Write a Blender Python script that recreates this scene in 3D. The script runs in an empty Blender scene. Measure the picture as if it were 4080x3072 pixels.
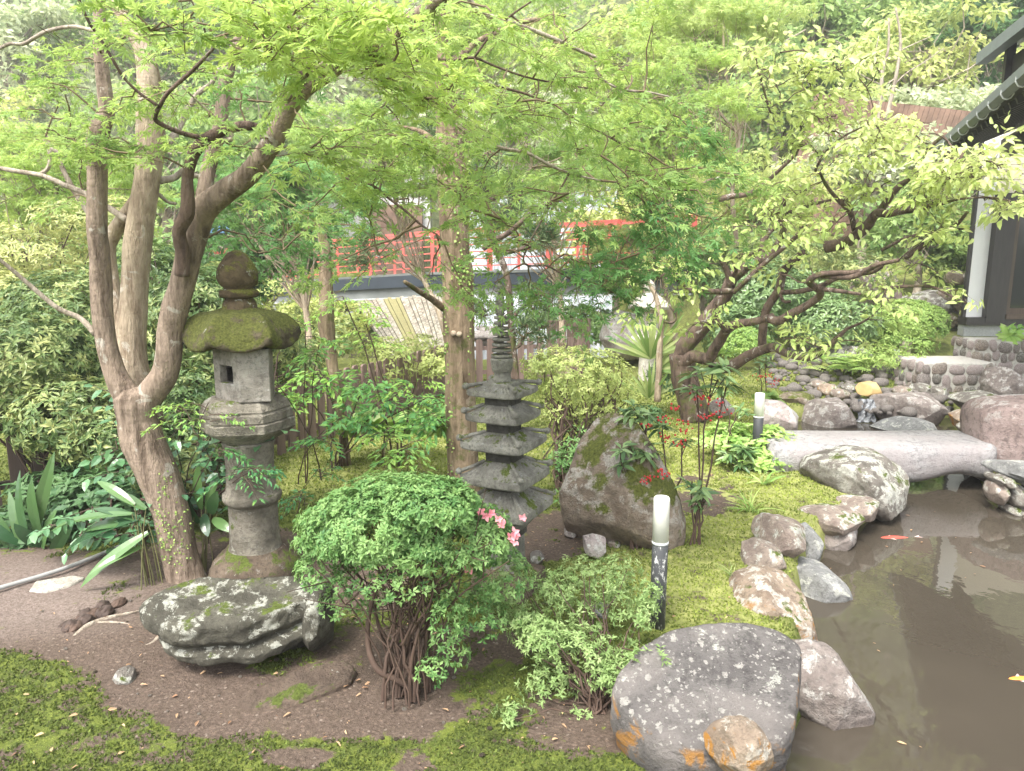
import bpy, math, random
import numpy as np
from mathutils import Vector, Matrix, Euler

random.seed(7)
RNG = np.random.default_rng(11)
SC = bpy.context.scene
COL = SC.collection
R = math.radians

# ------------------------------------------------------------------ camera
CAM_H = 1.90
PITCH = R(10.0)
FPX = 2914.0                      # focal length in pixels of the 4080 px wide photograph
cam_d = bpy.data.cameras.new('camera')
cam_d.sensor_width = 36.0
cam_d.lens = 36.0 * FPX / 4080.0
cam_d.clip_start = 0.05
cam_d.clip_end = 400
cam = bpy.data.objects.new('camera', cam_d)
COL.objects.link(cam)
cam.location = (0, 0, CAM_H)
cam.rotation_euler = (R(90) - PITCH, 0, 0)
SC.camera = cam

# ------------------------------------------------------------------ light
SUN_EL, SUN_AZ = R(58), R(-150)   # soft overcast light from above, slightly behind the viewer's left
world = bpy.data.worlds.new('World')
SC.world = world
world.use_nodes = True
wn = world.node_tree
wn.nodes.clear()
sky = wn.nodes.new('ShaderNodeTexSky')
sky.sky_type = 'NISHITA'
sky.sun_disc = False
sky.sun_elevation = SUN_EL
sky.sun_rotation = SUN_AZ
sky.dust_density = 4.0
sky.air_density = 1.0
hsv = wn.nodes.new('ShaderNodeHueSaturation')
hsv.inputs['Saturation'].default_value = 0.25
bg = wn.nodes.new('ShaderNodeBackground')
bg.inputs['Strength'].default_value = 0.15
wo = wn.nodes.new('ShaderNodeOutputWorld')
wn.links.new(sky.outputs[0], hsv.inputs['Color'])
wn.links.new(hsv.outputs[0], bg.inputs['Color'])
wn.links.new(bg.outputs[0], wo.inputs['Surface'])
sun_d = bpy.data.lights.new('sun', 'SUN')
sun_d.energy = 1.5
sun_d.angle = R(16)
sun_d.color = (1.0, 0.96, 0.88)
sun = bpy.data.objects.new('sun', sun_d)
COL.objects.link(sun)
sun.rotation_euler = (R(90) - SUN_EL, 0, R(-35))

SC.view_settings.view_transform = 'Standard'
SC.view_settings.look = 'None'
SC.view_settings.gamma = 1
SC.view_settings.use_curve_mapping = False
SC.view_settings.exposure = 1.82
HAZE = 0.0032
SC.cycles.max_bounces = 6
SC.cycles.diffuse_bounces = 2
SC.cycles.transmission_bounces = 4
SC.cycles.glossy_bounces = 3
SC.cycles.caustics_reflective = False
SC.cycles.caustics_refractive = False
SC.cycles.use_denoising = True
SC.cycles.use_adaptive_sampling = True

# ------------------------------------------------------------------ pixel helpers (photograph 4080 x 3072)
TILES = {}
for _i, _c in enumerate('ABCDEFGHI'):
    TILES[_c] = (1360 * (_i % 3), 1024 * (_i // 3), 1360 / 2212)
TILES['P'] = (2400, 700, 1000 / 1666)
TILES['Q'] = (3280, 0, 800 / 1666)
TILES['R'] = (3380, 1240, 700 / 1666)
TILES['S'] = (980, 760, 1700 / 2212)
TILES['U'] = (0, 700, 900 / 1874)
TILES['W'] = (0, 0, 4080 / 2212)
TILES['N'] = (0, 0, 1.0)
CP, SP = math.cos(PITCH), math.sin(PITCH)

def ray(t, x, y):
    ox, oy, s = TILES[t]
    u = (ox + x * s - 2040) / FPX
    v = (oy + y * s - 1536) / FPX
    return Vector((u, CP - v * SP, -SP - v * CP))

def at(t, x, y, Y):
    """world point seen at that pixel, at world distance Y in front of the viewer"""
    d = ray(t, x, y)
    return Vector((0, 0, CAM_H)) + d * (Y / d.y)

def on(t, x, y, z=0.0):
    """world point seen at that pixel on the level z"""
    d = ray(t, x, y)
    return Vector((0, 0, CAM_H)) + d * ((z - CAM_H) / d.z)

def pxm(Y, t='N'):
    return Y / FPX * TILES[t][2]

# ------------------------------------------------------------------ tags
def tag(o, label=None, cat=None, group=None, kind=None):
    if label: o['label'] = label
    if cat: o['category'] = cat
    if group: o['group'] = group
    if kind: o['kind'] = kind
    return o

def empty(name, loc, label=None, cat=None, group=None, kind=None, rz=0.0):
    o = bpy.data.objects.new(name, None)
    o.empty_display_size = 0.1
    COL.objects.link(o)
    o.location = loc
    o.rotation_euler = (0, 0, rz)
    return tag(o, label, cat, group, kind)

def link(name, me, mat, parent=None):
    if mat is not None and len(me.materials) == 0:
        for m in (mat if isinstance(mat, (list, tuple)) else [mat]):
            me.materials.append(m)
    o = bpy.data.objects.new(name, me)
    COL.objects.link(o)
    if parent is not None:
        o.parent = parent
        q = parent
        off = Vector((0, 0, 0))
        # geometry is given in world coordinates unless the parent chain is placed: undo the parent's placement
        o.matrix_parent_inverse = world_of(parent).inverted()
    return o

def world_of(o):
    m = Matrix.LocRotScale(o.location, o.rotation_euler, o.scale)
    if o.parent is not None:
        return world_of(o.parent) @ o.matrix_parent_inverse @ m
    return m

# ------------------------------------------------------------------ mesh helpers
def mesh_np(name, verts, faces_flat, sizes, attr=None, smooth=False, midx=None):
    me = bpy.data.meshes.new(name)
    verts = np.asarray(verts, dtype=np.float32).reshape(-1, 3)
    faces_flat = np.asarray(faces_flat, dtype=np.int32).ravel()
    sizes = np.asarray(sizes, dtype=np.int32).ravel()
    me.vertices.add(len(verts))
    me.vertices.foreach_set('co', verts.ravel())
    me.loops.add(len(faces_flat))
    me.loops.foreach_set('vertex_index', faces_flat)
    me.polygons.add(len(sizes))
    starts = np.concatenate([[0], np.cumsum(sizes)[:-1]]).astype(np.int32)
    me.polygons.foreach_set('loop_start', starts)
    try:
        me.polygons.foreach_set('loop_total', sizes)
    except Exception:
        pass
    if midx is not None:
        me.polygons.foreach_set('material_index', np.asarray(midx, dtype=np.int32))
    me.polygons.foreach_set('use_smooth', np.full(len(sizes), smooth, dtype=bool))
    me.update(calc_edges=True)
    for k, v in (attr or {}).items():
        a = me.attributes.new(k, 'FLOAT', 'POINT')
        a.data.foreach_set('value', np.asarray(v, dtype=np.float32).ravel())
    return me

class MB:
    """collects simple shapes into one mesh"""
    def __init__(self):
        self.v = []; self.f = []; self.s = []; self.n = 0
    def add(self, verts, faces):
        for q in verts: self.v.append(tuple(q))
        for fc in faces:
            self.f.extend([i + self.n for i in fc]); self.s.append(len(fc))
        self.n += len(verts)
    def box(self, c, size, rz=0.0, M=None):
        sx, sy, sz = size[0] / 2, size[1] / 2, size[2] / 2
        vs = [Vector((x, y, z)) for z in (-sz, sz) for y in (-sy, sy) for x in (-sx, sx)]
        rot = M if M is not None else Matrix.Rotation(rz, 3, 'Z')
        vs = [rot @ q + Vector(c) for q in vs]
        self.add(vs, [(0, 2, 3, 1), (4, 5, 7, 6), (0, 1, 5, 4), (2, 6, 7, 3), (0, 4, 6, 2), (1, 3, 7, 5)])
    def bar(self, a, b, w, h, up=Vector((0, 0, 1))):
        a = Vector(a); b = Vector(b)
        d = (b - a); L = d.length; d.normalize()
        s = d.cross(up)
        if s.length < 1e-4: s = d.cross(Vector((1, 0, 0)))
        s.normalize(); u = s.cross(d)
        M = Matrix((s, d, u)).transposed()
        self.box((a + b) / 2, (w, L, h), M=M)
    def ring_loft(self, rings, cap=True):
        n = len(rings[0]); base = []
        vs = [q for r in rings for q in r]
        fs = []
        for k in range(len(rings) - 1):
            for i in range(n):
                j = (i + 1) % n
                fs.append((k * n + i, k * n + j, (k + 1) * n + j, (k + 1) * n + i))
        if cap:
            fs.append(tuple(reversed(range(n))))
            fs.append(tuple((len(rings) - 1) * n + i for i in range(n)))
        self.add(vs, fs)
    def lathe(self, c, prof, n=24, rot=0.0, rad=None):
        c = Vector(c)
        rings = []
        for r, z in prof:
            rings.append([c + Vector((r * math.cos(rot + 2 * math.pi * i / n), r * math.sin(rot + 2 * math.pi * i / n), z)) for i in range(n)])
        self.ring_loft(rings)
    def build(self, name, mat, parent=None, smooth=False, me_only=False, bevel=0):
        me = mesh_np(name, np.array(self.v), self.f, self.s, smooth=smooth)
        if me_only:
            if mat is not None: me.materials.append(mat)
            return me
        o = link(name, me, mat, parent)
        if bevel:
            m = o.modifiers.new('bevel', 'BEVEL'); m.width = bevel; m.segments = 2; m.limit_method = 'ANGLE'
        return o

# ------------------------------------------------------------------ noise in numpy
def _hash(ix, iy, iz, seed):
    h = (ix.astype(np.int64) * 374761393 + iy.astype(np.int64) * 668265263 + iz.astype(np.int64) * 2147483647 + seed * 144665) & 0xFFFFFFFF
    h = ((h ^ (h >> 13)) * 1274126177) & 0xFFFFFFFF
    h = h ^ (h >> 16)
    h = (h * 2246822519) & 0xFFFFFFFF
    h = h ^ (h >> 15)
    return (h & 0xFFFFFF).astype(np.float64) / 0xFFFFFF

def vnoise(p, seed=0):
    p = np.asarray(p, dtype=np.float64)
    i = np.floor(p); f = p - i; i = i.astype(np.int64)
    f = f * f * (3 - 2 * f)
    out = 0
    for dx in (0, 1):
        for dy in (0, 1):
            for dz in (0, 1):
                w = (f[..., 0] if dx else 1 - f[..., 0]) * (f[..., 1] if dy else 1 - f[..., 1]) * (f[..., 2] if dz else 1 - f[..., 2])
                out = out + w * _hash(i[..., 0] + dx, i[..., 1] + dy, i[..., 2] + dz, seed)
    return out * 2 - 1

def fbm(p, scale=1.0, octs=4, seed=0, gain=0.5):
    p = np.asarray(p, dtype=np.float64) * scale
    a = 1.0; t = 0; s = 0
    for k in range(octs):
        t = t + a * vnoise(p + 17.3 * k, seed + k); s += a
        a *= gain; p = p * 2.03
    return t / s

# ------------------------------------------------------------------ materials
def newmat(name):
    m = bpy.data.materials.new(name); m.use_nodes = True
    nt = m.node_tree; nt.nodes.clear()
    out = nt.nodes.new('ShaderNodeOutputMaterial')
    b = nt.nodes.new('ShaderNodeBsdfPrincipled')
    nt.links.new(b.outputs[0], out.inputs['Surface'])
    return m, nt, b, out

def node(nt, typ, **kw):
    n = nt.nodes.new(typ)
    for k, v in kw.items():
        if k.startswith('i_'):
            n.inputs[k[2:].replace('_', ' ')].default_value = v
        else:
            setattr(n, k, v)
    return n

def c4(c): return (c[0], c[1], c[2], 1.0)

def ramp(nt, src, stops, interp='LINEAR'):
    r = nt.nodes.new('ShaderNodeValToRGB')
    r.color_ramp.interpolation = interp
    el = r.color_ramp.elements
    el[0].position, el[0].color = stops[0][0], c4(stops[0][1])
    el[1].position, el[1].color = stops[-1][0], c4(stops[-1][1])
    for p, c in stops[1:-1]:
        e = el.new(p); e.color = c4(c)
    nt.links.new(src, r.inputs[0])
    return r.outputs[0]

def tex(nt, kind='NOISE', scale=5.0, detail=5.0, rough=0.55, coord=None, dist=0.0, stretch=None, feature=None):
    if coord is None:
        g = nt.nodes.new('ShaderNodeNewGeometry'); coord = g.outputs['Position']
    if stretch is not None:
        mp = nt.nodes.new('ShaderNodeMapping'); mp.inputs['Scale'].default_value = stretch
        nt.links.new(coord, mp.inputs[0]); coord = mp.outputs[0]
    if kind == 'NOISE':
        n = nt.nodes.new('ShaderNodeTexNoise')
        n.inputs['Detail'].default_value = detail; n.inputs['Roughness'].default_value = rough
        n.inputs['Distortion'].default_value = dist
    else:
        n = nt.nodes.new('ShaderNodeTexVoronoi')
        if feature: n.feature = feature
    n.inputs['Scale'].default_value = scale
    nt.links.new(coord, n.inputs['Vector'])
    return n.outputs[0]

def mixc(nt, fac, a, b, mode='MIX'):
    m = nt.nodes.new('ShaderNodeMix'); m.data_type = 'RGBA'; m.blend_type = mode
    for sock, v in ((m.inputs[0], fac), (m.inputs[6], a), (m.inputs[7], b)):
        if isinstance(v, bpy.types.NodeSocket): nt.links.new(v, sock)
        elif isinstance(v, (int, float)): sock.default_value = v
        else: sock.default_value = c4(v)
    return m.outputs[2]

def math_(nt, op, a, b=0.0, c=None):
    m = nt.nodes.new('ShaderNodeMath'); m.operation = op
    for i, v in enumerate((a, b) if c is None else (a, b, c)):
        if isinstance(v, bpy.types.NodeSocket): nt.links.new(v, m.inputs[i])
        else: m.inputs[i].default_value = v
    return m.outputs[0]

def sstep(nt, v, lo, hi):
    m = nt.nodes.new('ShaderNodeMapRange'); m.interpolation_type = 'SMOOTHSTEP'
    nt.links.new(v, m.inputs[0]); m.inputs[1].default_value = lo; m.inputs[2].default_value = hi
    return m.outputs[0]

def bump(nt, b, h, strength=0.5, dist=0.01):
    n = nt.nodes.new('ShaderNodeBump'); n.inputs['Strength'].default_value = strength
    n.inputs['Distance'].default_value = dist
    nt.links.new(h, n.inputs['Height']); nt.links.new(n.outputs[0], b.inputs['Normal'])
    return n

def leafmat(name, a, b, trans=0.42, rough=0.5, spec=0.35, mid=None):
    m, nt, bs, out = newmat(name)
    at_ = nt.nodes.new('ShaderNodeAttribute'); at_.attribute_name = 'tint'
    stops = [(0.0, a), (1.0, b)] if mid is None else [(0.0, a), (0.5, mid), (1.0, b)]
    col = ramp(nt, at_.outputs['Fac'], stops)
    nt.links.new(col, bs.inputs['Base Color'])
    bs.inputs['Roughness'].default_value = rough
    bs.inputs['Specular IOR Level'].default_value = spec
    tr = nt.nodes.new('ShaderNodeBsdfTranslucent')
    g = nt.nodes.new('ShaderNodeHueSaturation')
    g.inputs['Hue'].default_value = 0.485; g.inputs['Saturation'].default_value = 1.05; g.inputs['Value'].default_value = 1.25
    nt.links.new(col, g.inputs['Color']); nt.links.new(g.outputs[0], tr.inputs['Color'])
    mx = nt.nodes.new('ShaderNodeMixShader'); mx.inputs[0].default_value = trans
    nt.links.new(bs.outputs[0], mx.inputs[1]); nt.links.new(tr.outputs[0], mx.inputs[2])
    nt.links.new(mx.outputs[0], out.inputs['Surface'])
    return m

def rockmat(name, base, dark, lichen=(0.62, 0.62, 0.55), lich=0.5, moss=0.0, spots=0.0, orange=0.0, sc=1.0, mosscol=(0.10, 0.13, 0.025), warm=None):
    m, nt, b, out = newmat(name)
    tc = nt.nodes.new('ShaderNodeTexCoord'); P = tc.outputs['Object']
    n1 = tex(nt, scale=3.5 * sc, detail=8, rough=0.62, coord=P)
    n2 = tex(nt, scale=22 * sc, detail=9, rough=0.78, coord=P)
    col = ramp(nt, n1, [(0.34, dark), (0.5, tuple((x + y) / 2 for x, y in zip(base, dark))), (0.64, base)])
    col = mixc(nt, math_(nt, 'MULTIPLY', sstep(nt, n2, 0.47, 0.62), 0.75), col, tuple(x * 0.36 for x in base))
    if warm:
        n5 = tex(nt, scale=2.2 * sc, detail=4, coord=P, dist=0.6)
        col = mixc(nt, math_(nt, 'MULTIPLY', sstep(nt, n5, 0.46, 0.62), 0.75), col, warm)
    geo = nt.nodes.new('ShaderNodeNewGeometry')
    sep = nt.nodes.new('ShaderNodeSeparateXYZ'); nt.links.new(geo.outputs['Normal'], sep.inputs[0])
    up = sep.outputs[2]
    if lich > 0:
        n3 = tex(nt, scale=6.5 * sc, detail=12, rough=0.74, coord=P, dist=0.25)
        lo = 0.62 - 0.17 * lich
        k = sstep(nt, n3, lo, lo + 0.035)
        k = math_(nt, 'MULTIPLY', k, sstep(nt, up, -0.25, 0.35))
        fine = ramp(nt, tex(nt, scale=38 * sc, detail=8, rough=.75, coord=P), [(0.36, tuple(x * 0.45 for x in lichen)), (0.5, tuple(x * 0.8 for x in lichen)), (0.64, lichen)])
        col = mixc(nt, math_(nt, 'MULTIPLY', k, 0.9), col, fine)
    if spots > 0:
        for vs_, th_, wr in ((17, .34, .09), (34, .42, .05), (60, .40, .03)):
            wv = nt.nodes.new('ShaderNodeTexNoise'); wv.inputs['Scale'].default_value = vs_ * 1.1 * sc; wv.inputs['Detail'].default_value = 8; wv.inputs['Roughness'].default_value = .7
            nt.links.new(P, wv.inputs['Vector'])
            vadd = nt.nodes.new('ShaderNodeVectorMath'); vadd.operation = 'MULTIPLY_ADD'
            nt.links.new(wv.outputs['Color'], vadd.inputs[0]); vadd.inputs[1].default_value = (wr,) * 3; nt.links.new(P, vadd.inputs[2])
            v = nt.nodes.new('ShaderNodeTexVoronoi'); v.inputs['Scale'].default_value = vs_ * sc
            nt.links.new(vadd.outputs[0], v.inputs['Vector'])
            rs = nt.nodes.new('ShaderNodeSeparateColor'); nt.links.new(v.outputs['Color'], rs.inputs[0])
            th = math_(nt, 'MULTIPLY', math_(nt, 'MULTIPLY', rs.outputs[0], rs.outputs[0]), th_ * spots)
            k = math_(nt, 'LESS_THAN', v.outputs['Distance'], th)
            k = math_(nt, 'MULTIPLY', k, sstep(nt, up, 0.05, 0.5))
            sp_ = ramp(nt, tex(nt, scale=50 * sc, detail=6, coord=P), [(.35, (.30, .285, .26)), (.6, (.47, .45, .41))])
            col = mixc(nt, math_(nt, 'MULTIPLY', k, 0.85), col, sp_)
    if orange > 0:
        n6 = tex(nt, scale=6 * sc, detail=7, rough=0.7, coord=P, dist=0.8)
        k = sstep(nt, n6, 0.5, 0.6)
        k = math_(nt, 'MULTIPLY', k, math_(nt, 'SUBTRACT', 1.0, sstep(nt, up, 0.3, 0.75)))
        col = mixc(nt, math_(nt, 'MULTIPLY', k, orange), col, (0.42, 0.20, 0.04))
    if moss > 0:
        n4 = tex(nt, scale=4 * sc, detail=8, rough=0.7, coord=P)
        n7 = tex(nt, scale=55 * sc, detail=3, coord=P)
        k = sstep(nt, math_(nt, 'ADD', n4, math_(nt, 'MULTIPLY', up, 0.10)), 0.66 - 0.22 * moss, 0.72 - 0.2 * moss)
        mc = ramp(nt, n7, [(0.3, tuple(x * 0.55 for x in mosscol)), (0.7, tuple(x * 1.35 for x in mosscol))])
        col = mixc(nt, k, col, mc)
    nt.links.new(col, b.inputs['Base Color'])
    b.inputs['Roughness'].default_value = 0.92
    b.inputs['Specular IOR Level'].default_value = 0.25
    hh = math_(nt, 'ADD', math_(nt, 'MULTIPLY', n1, 1.2), math_(nt, 'MULTIPLY', n2, 0.7))
    hh = math_(nt, 'ADD', hh, math_(nt, 'MULTIPLY', tex(nt, scale=80 * sc, detail=5, coord=P), 0.35))
    bump(nt, b, hh, 1.0, 0.045 / sc)
    return m

def barkmat(name, base, dark, patch=None, moss=0.0, vs=1.0, sc=1.0, patchamt=0.5, plates=0.0):
    m, nt, b, out = newmat(name)
    tc = nt.nodes.new('ShaderNodeTexCoord'); P = tc.outputs['Object']
    n1 = tex(nt, scale=20 * sc, detail=7, rough=0.65, coord=P, stretch=(1, 1, 0.14 * vs))
    n2 = tex(nt, scale=5 * sc, detail=6, coord=P)
    col = ramp(nt, n1, [(0.36, dark), (0.47, tuple((x + y) * .5 for x, y in zip(base, dark))), (0.56, base)])
    n0 = tex(nt, scale=60 * sc, detail=6, rough=.75, coord=P, stretch=(1, 1, 0.25))
    col = mixc(nt, math_(nt, 'MULTIPLY', sstep(nt, n0, .5, .64), .5), col, dark)
    col = mixc(nt, math_(nt, 'MULTIPLY', sstep(nt, n2, 0.4, 0.7), 0.55), col, tuple(min(1, x * 1.35) for x in base))
    if patch:
        n3 = tex(nt, scale=8 * sc, detail=6, rough=0.6, coord=P, dist=0.7)
        k = sstep(nt, n3, 0.60, 0.645)
        col = mixc(nt, math_(nt, 'MULTIPLY', k, patchamt), col, patch)
    if moss > 0:
        n4 = tex(nt, scale=6 * sc, detail=7, rough=0.7, coord=P)
        k = sstep(nt, n4, 0.68 - 0.25 * moss, 0.75 - 0.2 * moss)
        col = mixc(nt, math_(nt, 'MULTIPLY', k, 0.8), col, (0.10, 0.115, 0.03))
    nt.links.new(col, b.inputs['Base Color'])
    b.inputs['Roughness'].default_value = 0.9
    b.inputs['Specular IOR Level'].default_value = 0.25
    n5 = tex(nt, scale=55 * sc, detail=4, coord=P, stretch=(1, 1, 0.4))
    n6 = tex(nt, scale=30 * sc, detail=3, coord=P, stretch=(0.3, 0.3, 1.6))
    hh = math_(nt, 'ADD', n1, math_(nt, 'MULTIPLY', n5, 0.35))
    hh = math_(nt, 'ADD', hh, math_(nt, 'MULTIPLY', n6, 0.13 * (1 - plates)))
    bump(nt, b, hh, 1.0, 0.032 / sc)
    return m

def plain(name, col, rough=0.6, var=0.2, sc=8.0, bmp=0.2, metal=0.0, spec=0.5, stretch=None, d=0.005):
    m, nt, b, out = newmat(name)
    tc = nt.nodes.new('ShaderNodeTexCoord'); P = tc.outputs['Object']
    n1 = tex(nt, scale=sc, detail=7, rough=0.65, coord=P, stretch=stretch)
    c = ramp(nt, n1, [(0.3, tuple(x * (1 - var) for x in col)), (0.7, tuple(min(1, x * (1 + var)) for x in col))])
    nt.links.new(c, b.inputs['Base Color'])
    b.inputs['Roughness'].default_value = rough
    b.inputs['Metallic'].default_value = metal
    b.inputs['Specular IOR Level'].default_value = spec
    if bmp: bump(nt, b, tex(nt, scale=sc * 5, detail=4, coord=P, stretch=stretch), bmp, d)
    return m
# ------------------------------------------------------------------ tubes, limbs
def catmull(pts, n=6):
    pts = np.asarray(pts, dtype=float)
    if len(pts) < 3:
        t = np.linspace(0, 1, n + 1)[:, None]
        return pts[0] * (1 - t) + pts[-1] * t
    P = np.vstack([2 * pts[0] - pts[1], pts, 2 * pts[-1] - pts[-2]])
    out = []
    for i in range(1, len(P) - 2):
        p0, p1, p2, p3 = P[i - 1], P[i], P[i + 1], P[i + 2]
        for k in range(n):
            t = k / n
            out.append(0.5 * ((2 * p1) + (-p0 + p2) * t + (2 * p0 - 5 * p1 + 4 * p2 - p3) * t * t + (-p0 + 3 * p1 - 3 * p2 + p3) * t ** 3))
    out.append(P[-2])
    return np.array(out)

def tube(path, rad, ns=8, rough=0.0, seed=0, lump=6.0):
    """verts, quads of a swept tube along path with radius per point"""
    path = np.asarray(path, float); rad = np.asarray(rad, float)
    m = len(path)
    T = np.gradient(path, axis=0); T /= np.linalg.norm(T, axis=1)[:, None] + 1e-9
    up = np.array([0.31, -0.9, 0.3]) if abs(T[0][2]) > 0.6 else np.array([0, 0, 1.0])
    N = np.cross(T, up); N /= np.linalg.norm(N, axis=1)[:, None] + 1e-9
    B = np.cross(T, N)
    a = np.linspace(0, 2 * np.pi, ns, endpoint=False)
    V = path[:, None, :] + rad[:, None, None] * (np.cos(a)[None, :, None] * N[:, None, :] + np.sin(a)[None, :, None] * B[:, None, :])
    if rough > 0:
        dirs = V - path[:, None, :]
        k = 1 + rough * fbm(V.reshape(-1, 3), lump, 3, seed).reshape(m, ns)
        V = path[:, None, :] + dirs * k[:, :, None]
    i = np.arange(m - 1)[:, None]; j = np.arange(ns)[None, :]; j2 = (j + 1) % ns
    F = np.stack([i * ns + j, i * ns + j2, (i + 1) * ns + j2, (i + 1) * ns + j], axis=-1).reshape(-1, 4)
    V = V.reshape(-1, 3)
    return V, F

def limb_obj(name, pts, rads, mat, parent, ns=12, rough=0.12, sub=7, lump=7.0, seed=0, cap=True):
    p = catmull(pts, sub)
    r = np.interp(np.linspace(0, 1, len(p)), np.linspace(0, 1, len(rads)), rads)
    V, F = tube(p, r, ns, rough, seed, lump)
    V = np.vstack([V, p[0:1], p[-1:]])
    nb = len(V) - 2; last = (len(p) - 1) * ns
    tri = [(nb, (j + 1) % ns, j) for j in range(ns)] + [(nb + 1, last + j, last + (j + 1) % ns) for j in range(ns)]
    flat = np.concatenate([F.ravel(), np.array(tri).ravel()])
    me = mesh_np(name, V, flat, np.concatenate([np.full(len(F), 4), np.full(len(tri), 3)]), smooth=True)
    return link(name, me, mat, parent), p, r

class Twigs:
    """many thin branches gathered in one mesh"""
    def __init__(self): self.V = []; self.F = []; self.n = 0
    def add(self, path, rad, ns=4):
        V, F = tube(path, rad, ns)
        self.V.append(V); self.F.append(F + self.n); self.n += len(V)
    def build(self, name, mat, parent, kind='stuff'):
        if not self.V: return None
        F = np.vstack(self.F)
        me = mesh_np(name, np.vstack(self.V), F.ravel(), np.full(len(F), 4), smooth=True)
        o = link(name, me, mat, parent)
        o['kind'] = kind
        return o

# ------------------------------------------------------------------ leaf shapes: (verts: along, across, up), faces
def t_diamond(w=0.5, droop=0.12):
    return np.array([[0, 0, 0], [.45, w / 2, -.02], [1, 0, -droop], [.45, -w / 2, -.02]]), [(0, 3, 2, 1)]
def t_fold(w=0.42, droop=0.15, fold=0.05):
    return np.array([[0, 0, 0], [.45, w / 2, fold], [.5, 0, -droop * .2], [.45, -w / 2, fold], [1, 0, -droop]]), [(0, 2, 1), (0, 3, 2), (1, 2, 4), (2, 3, 4)]
def t_lens(w=0.42, droop=0.18, fold=0.06):
    v = [[0, 0, 0], [.3, w * .46, fold], [.3, 0, 0], [.3, -w * .46, fold], [.68, w * .36, fold * .5 - droop * .4], [.68, 0, -droop * .45], [.68, -w * .36, fold * .5 - droop * .4], [1, 0, -droop]]
    f = [(0, 2, 1), (0, 3, 2), (1, 2, 5, 4), (2, 3, 6, 5), (4, 5, 7), (5, 6, 7)]
    return np.array(v), f
def t_blade(w=0.2, droop=0.35, n=5, fold=0.03):
    v = []; f = []
    for i in range(n + 1):
        t = i / n; ww = w * math.sin(math.pi * min(1, 0.08 + t * 0.92)) ** 0.7 * 0.5
        if i == n: ww = 0.003
        z = 0.12 * math.sin(t * 2) - droop * t * t
        v += [[t, ww, z + fold * (ww / max(w, .01))], [t, 0, z], [t, -ww, z + fold * (ww / max(w, .01))]]
    for i in range(n):
        a = i * 3
        f += [(a, a + 1, a + 4, a + 3), (a + 1, a + 2, a + 5, a + 4)]
    return np.array(v), f
def t_maple(full=True, lobes=5):
    angs = {7: [-128, -84, -42, 0, 42, 84, 128], 5: [-100, -50, 0, 50, 100]}[lobes]
    lens = {7: [.38, .66, .88, 1.0, .88, .66, .38], 5: [.55, .85, 1.0, .85, .55]}[lobes]
    v = [[0, 0, 0]]; f = []
    if full:
        for a, l in zip(angs, lens):
            a = math.radians(a); w = .12 * (0.6 + l * .5)
            c, s = math.cos(a), math.sin(a)
            b = len(v)
            for u, q, zz in ((.42 * l, w, .01), (l, 0, -.10 * l - .03), (.42 * l, -w, .01)):
                v.append([u * c - q * s, u * s + q * c, zz])
            f.append((0, b + 2, b + 1, b))
    else:
        for a, l in zip(angs, lens):
            a = math.radians(a); w = .10
            c, s = math.cos(a), math.sin(a)
            b = len(v)
            for u, q, zz in ((.14 * l, w * .9, .0), (l, 0, -.10 * l - .03), (.14 * l, -w * .9, 0)):
                v.append([u * c - q * s, u * s + q * c, zz])
            f.append((b + 2, b + 1, b))
    v = np.array(v); v[:, 0] += 0.18
    return v, f

def unit(a):
    return a / (np.linalg.norm(a, axis=-1, keepdims=True) + 1e-9)

def basis(axis, nrm):
    x = unit(axis); z = nrm - (nrm * x).sum(-1, keepdims=True) * x
    z = unit(z + 1e-6); y = np.cross(z, x)
    return x, y, z

def leaf_cloud(name, tmpl, pos, axis, nrm, size, mat, parent, tint=None, kind='stuff', jit=0.0):
    tv, tf = tmpl
    N = len(pos)
    x, y, z = basis(axis, nrm)
    V = pos[:, None, :] + size[:, None, None] * (tv[None, :, 0:1] * x[:, None, :] + tv[None, :, 1:2] * y[:, None, :] + tv[None, :, 2:3] * z[:, None, :])
    nv = len(tv)
    flat = np.concatenate([np.array(q) for q in tf])
    sz = np.array([len(q) for q in tf])
    F = (np.arange(N)[:, None] * nv + flat[None, :]).ravel()
    S = np.tile(sz, N)
    if tint is None: tint = RNG.random(N)
    me = mesh_np(name, V.reshape(-1, 3), F, S, attr={'tint': np.repeat(np.clip(tint, 0, 1), nv)})
    o = link(name, me, mat, parent)
    if kind: o['kind'] = kind
    return o

def leaf_parts(name, tmpl, pos, axis, nrm, size, mat, parent, tint=None, variants=6):
    """single leaves as objects that share a few meshes"""
    tv, tf = tmpl
    flat = np.concatenate([np.array(q) for q in tf]); sz = [len(q) for q in tf]
    mes = []
    for k in range(variants):
        me = mesh_np(name, tv, flat, sz, attr={'tint': np.full(len(tv), (k + .5) / variants)})
        me.materials.append(mat); mes.append(me)
    x, y, z = basis(axis, nrm)
    if tint is None: tint = RNG.random(len(pos))
    pinv = world_of(parent).inverted()
    for i in range(len(pos)):
        k = min(variants - 1, max(0, int(tint[i] * variants)))
        o = bpy.data.objects.new(name, mes[k])
        M = Matrix(((x[i][0], y[i][0], z[i][0], 0), (x[i][1], y[i][1], z[i][1], 0), (x[i][2], y[i][2], z[i][2], 0), (0, 0, 0, 1)))
        M = Matrix.Translation(Vector(pos[i])) @ M @ Matrix.Diagonal((size[i], size[i], size[i], 1))
        COL.objects.link(o)
        o.parent = parent
        o.matrix_basis = pinv @ M

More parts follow.
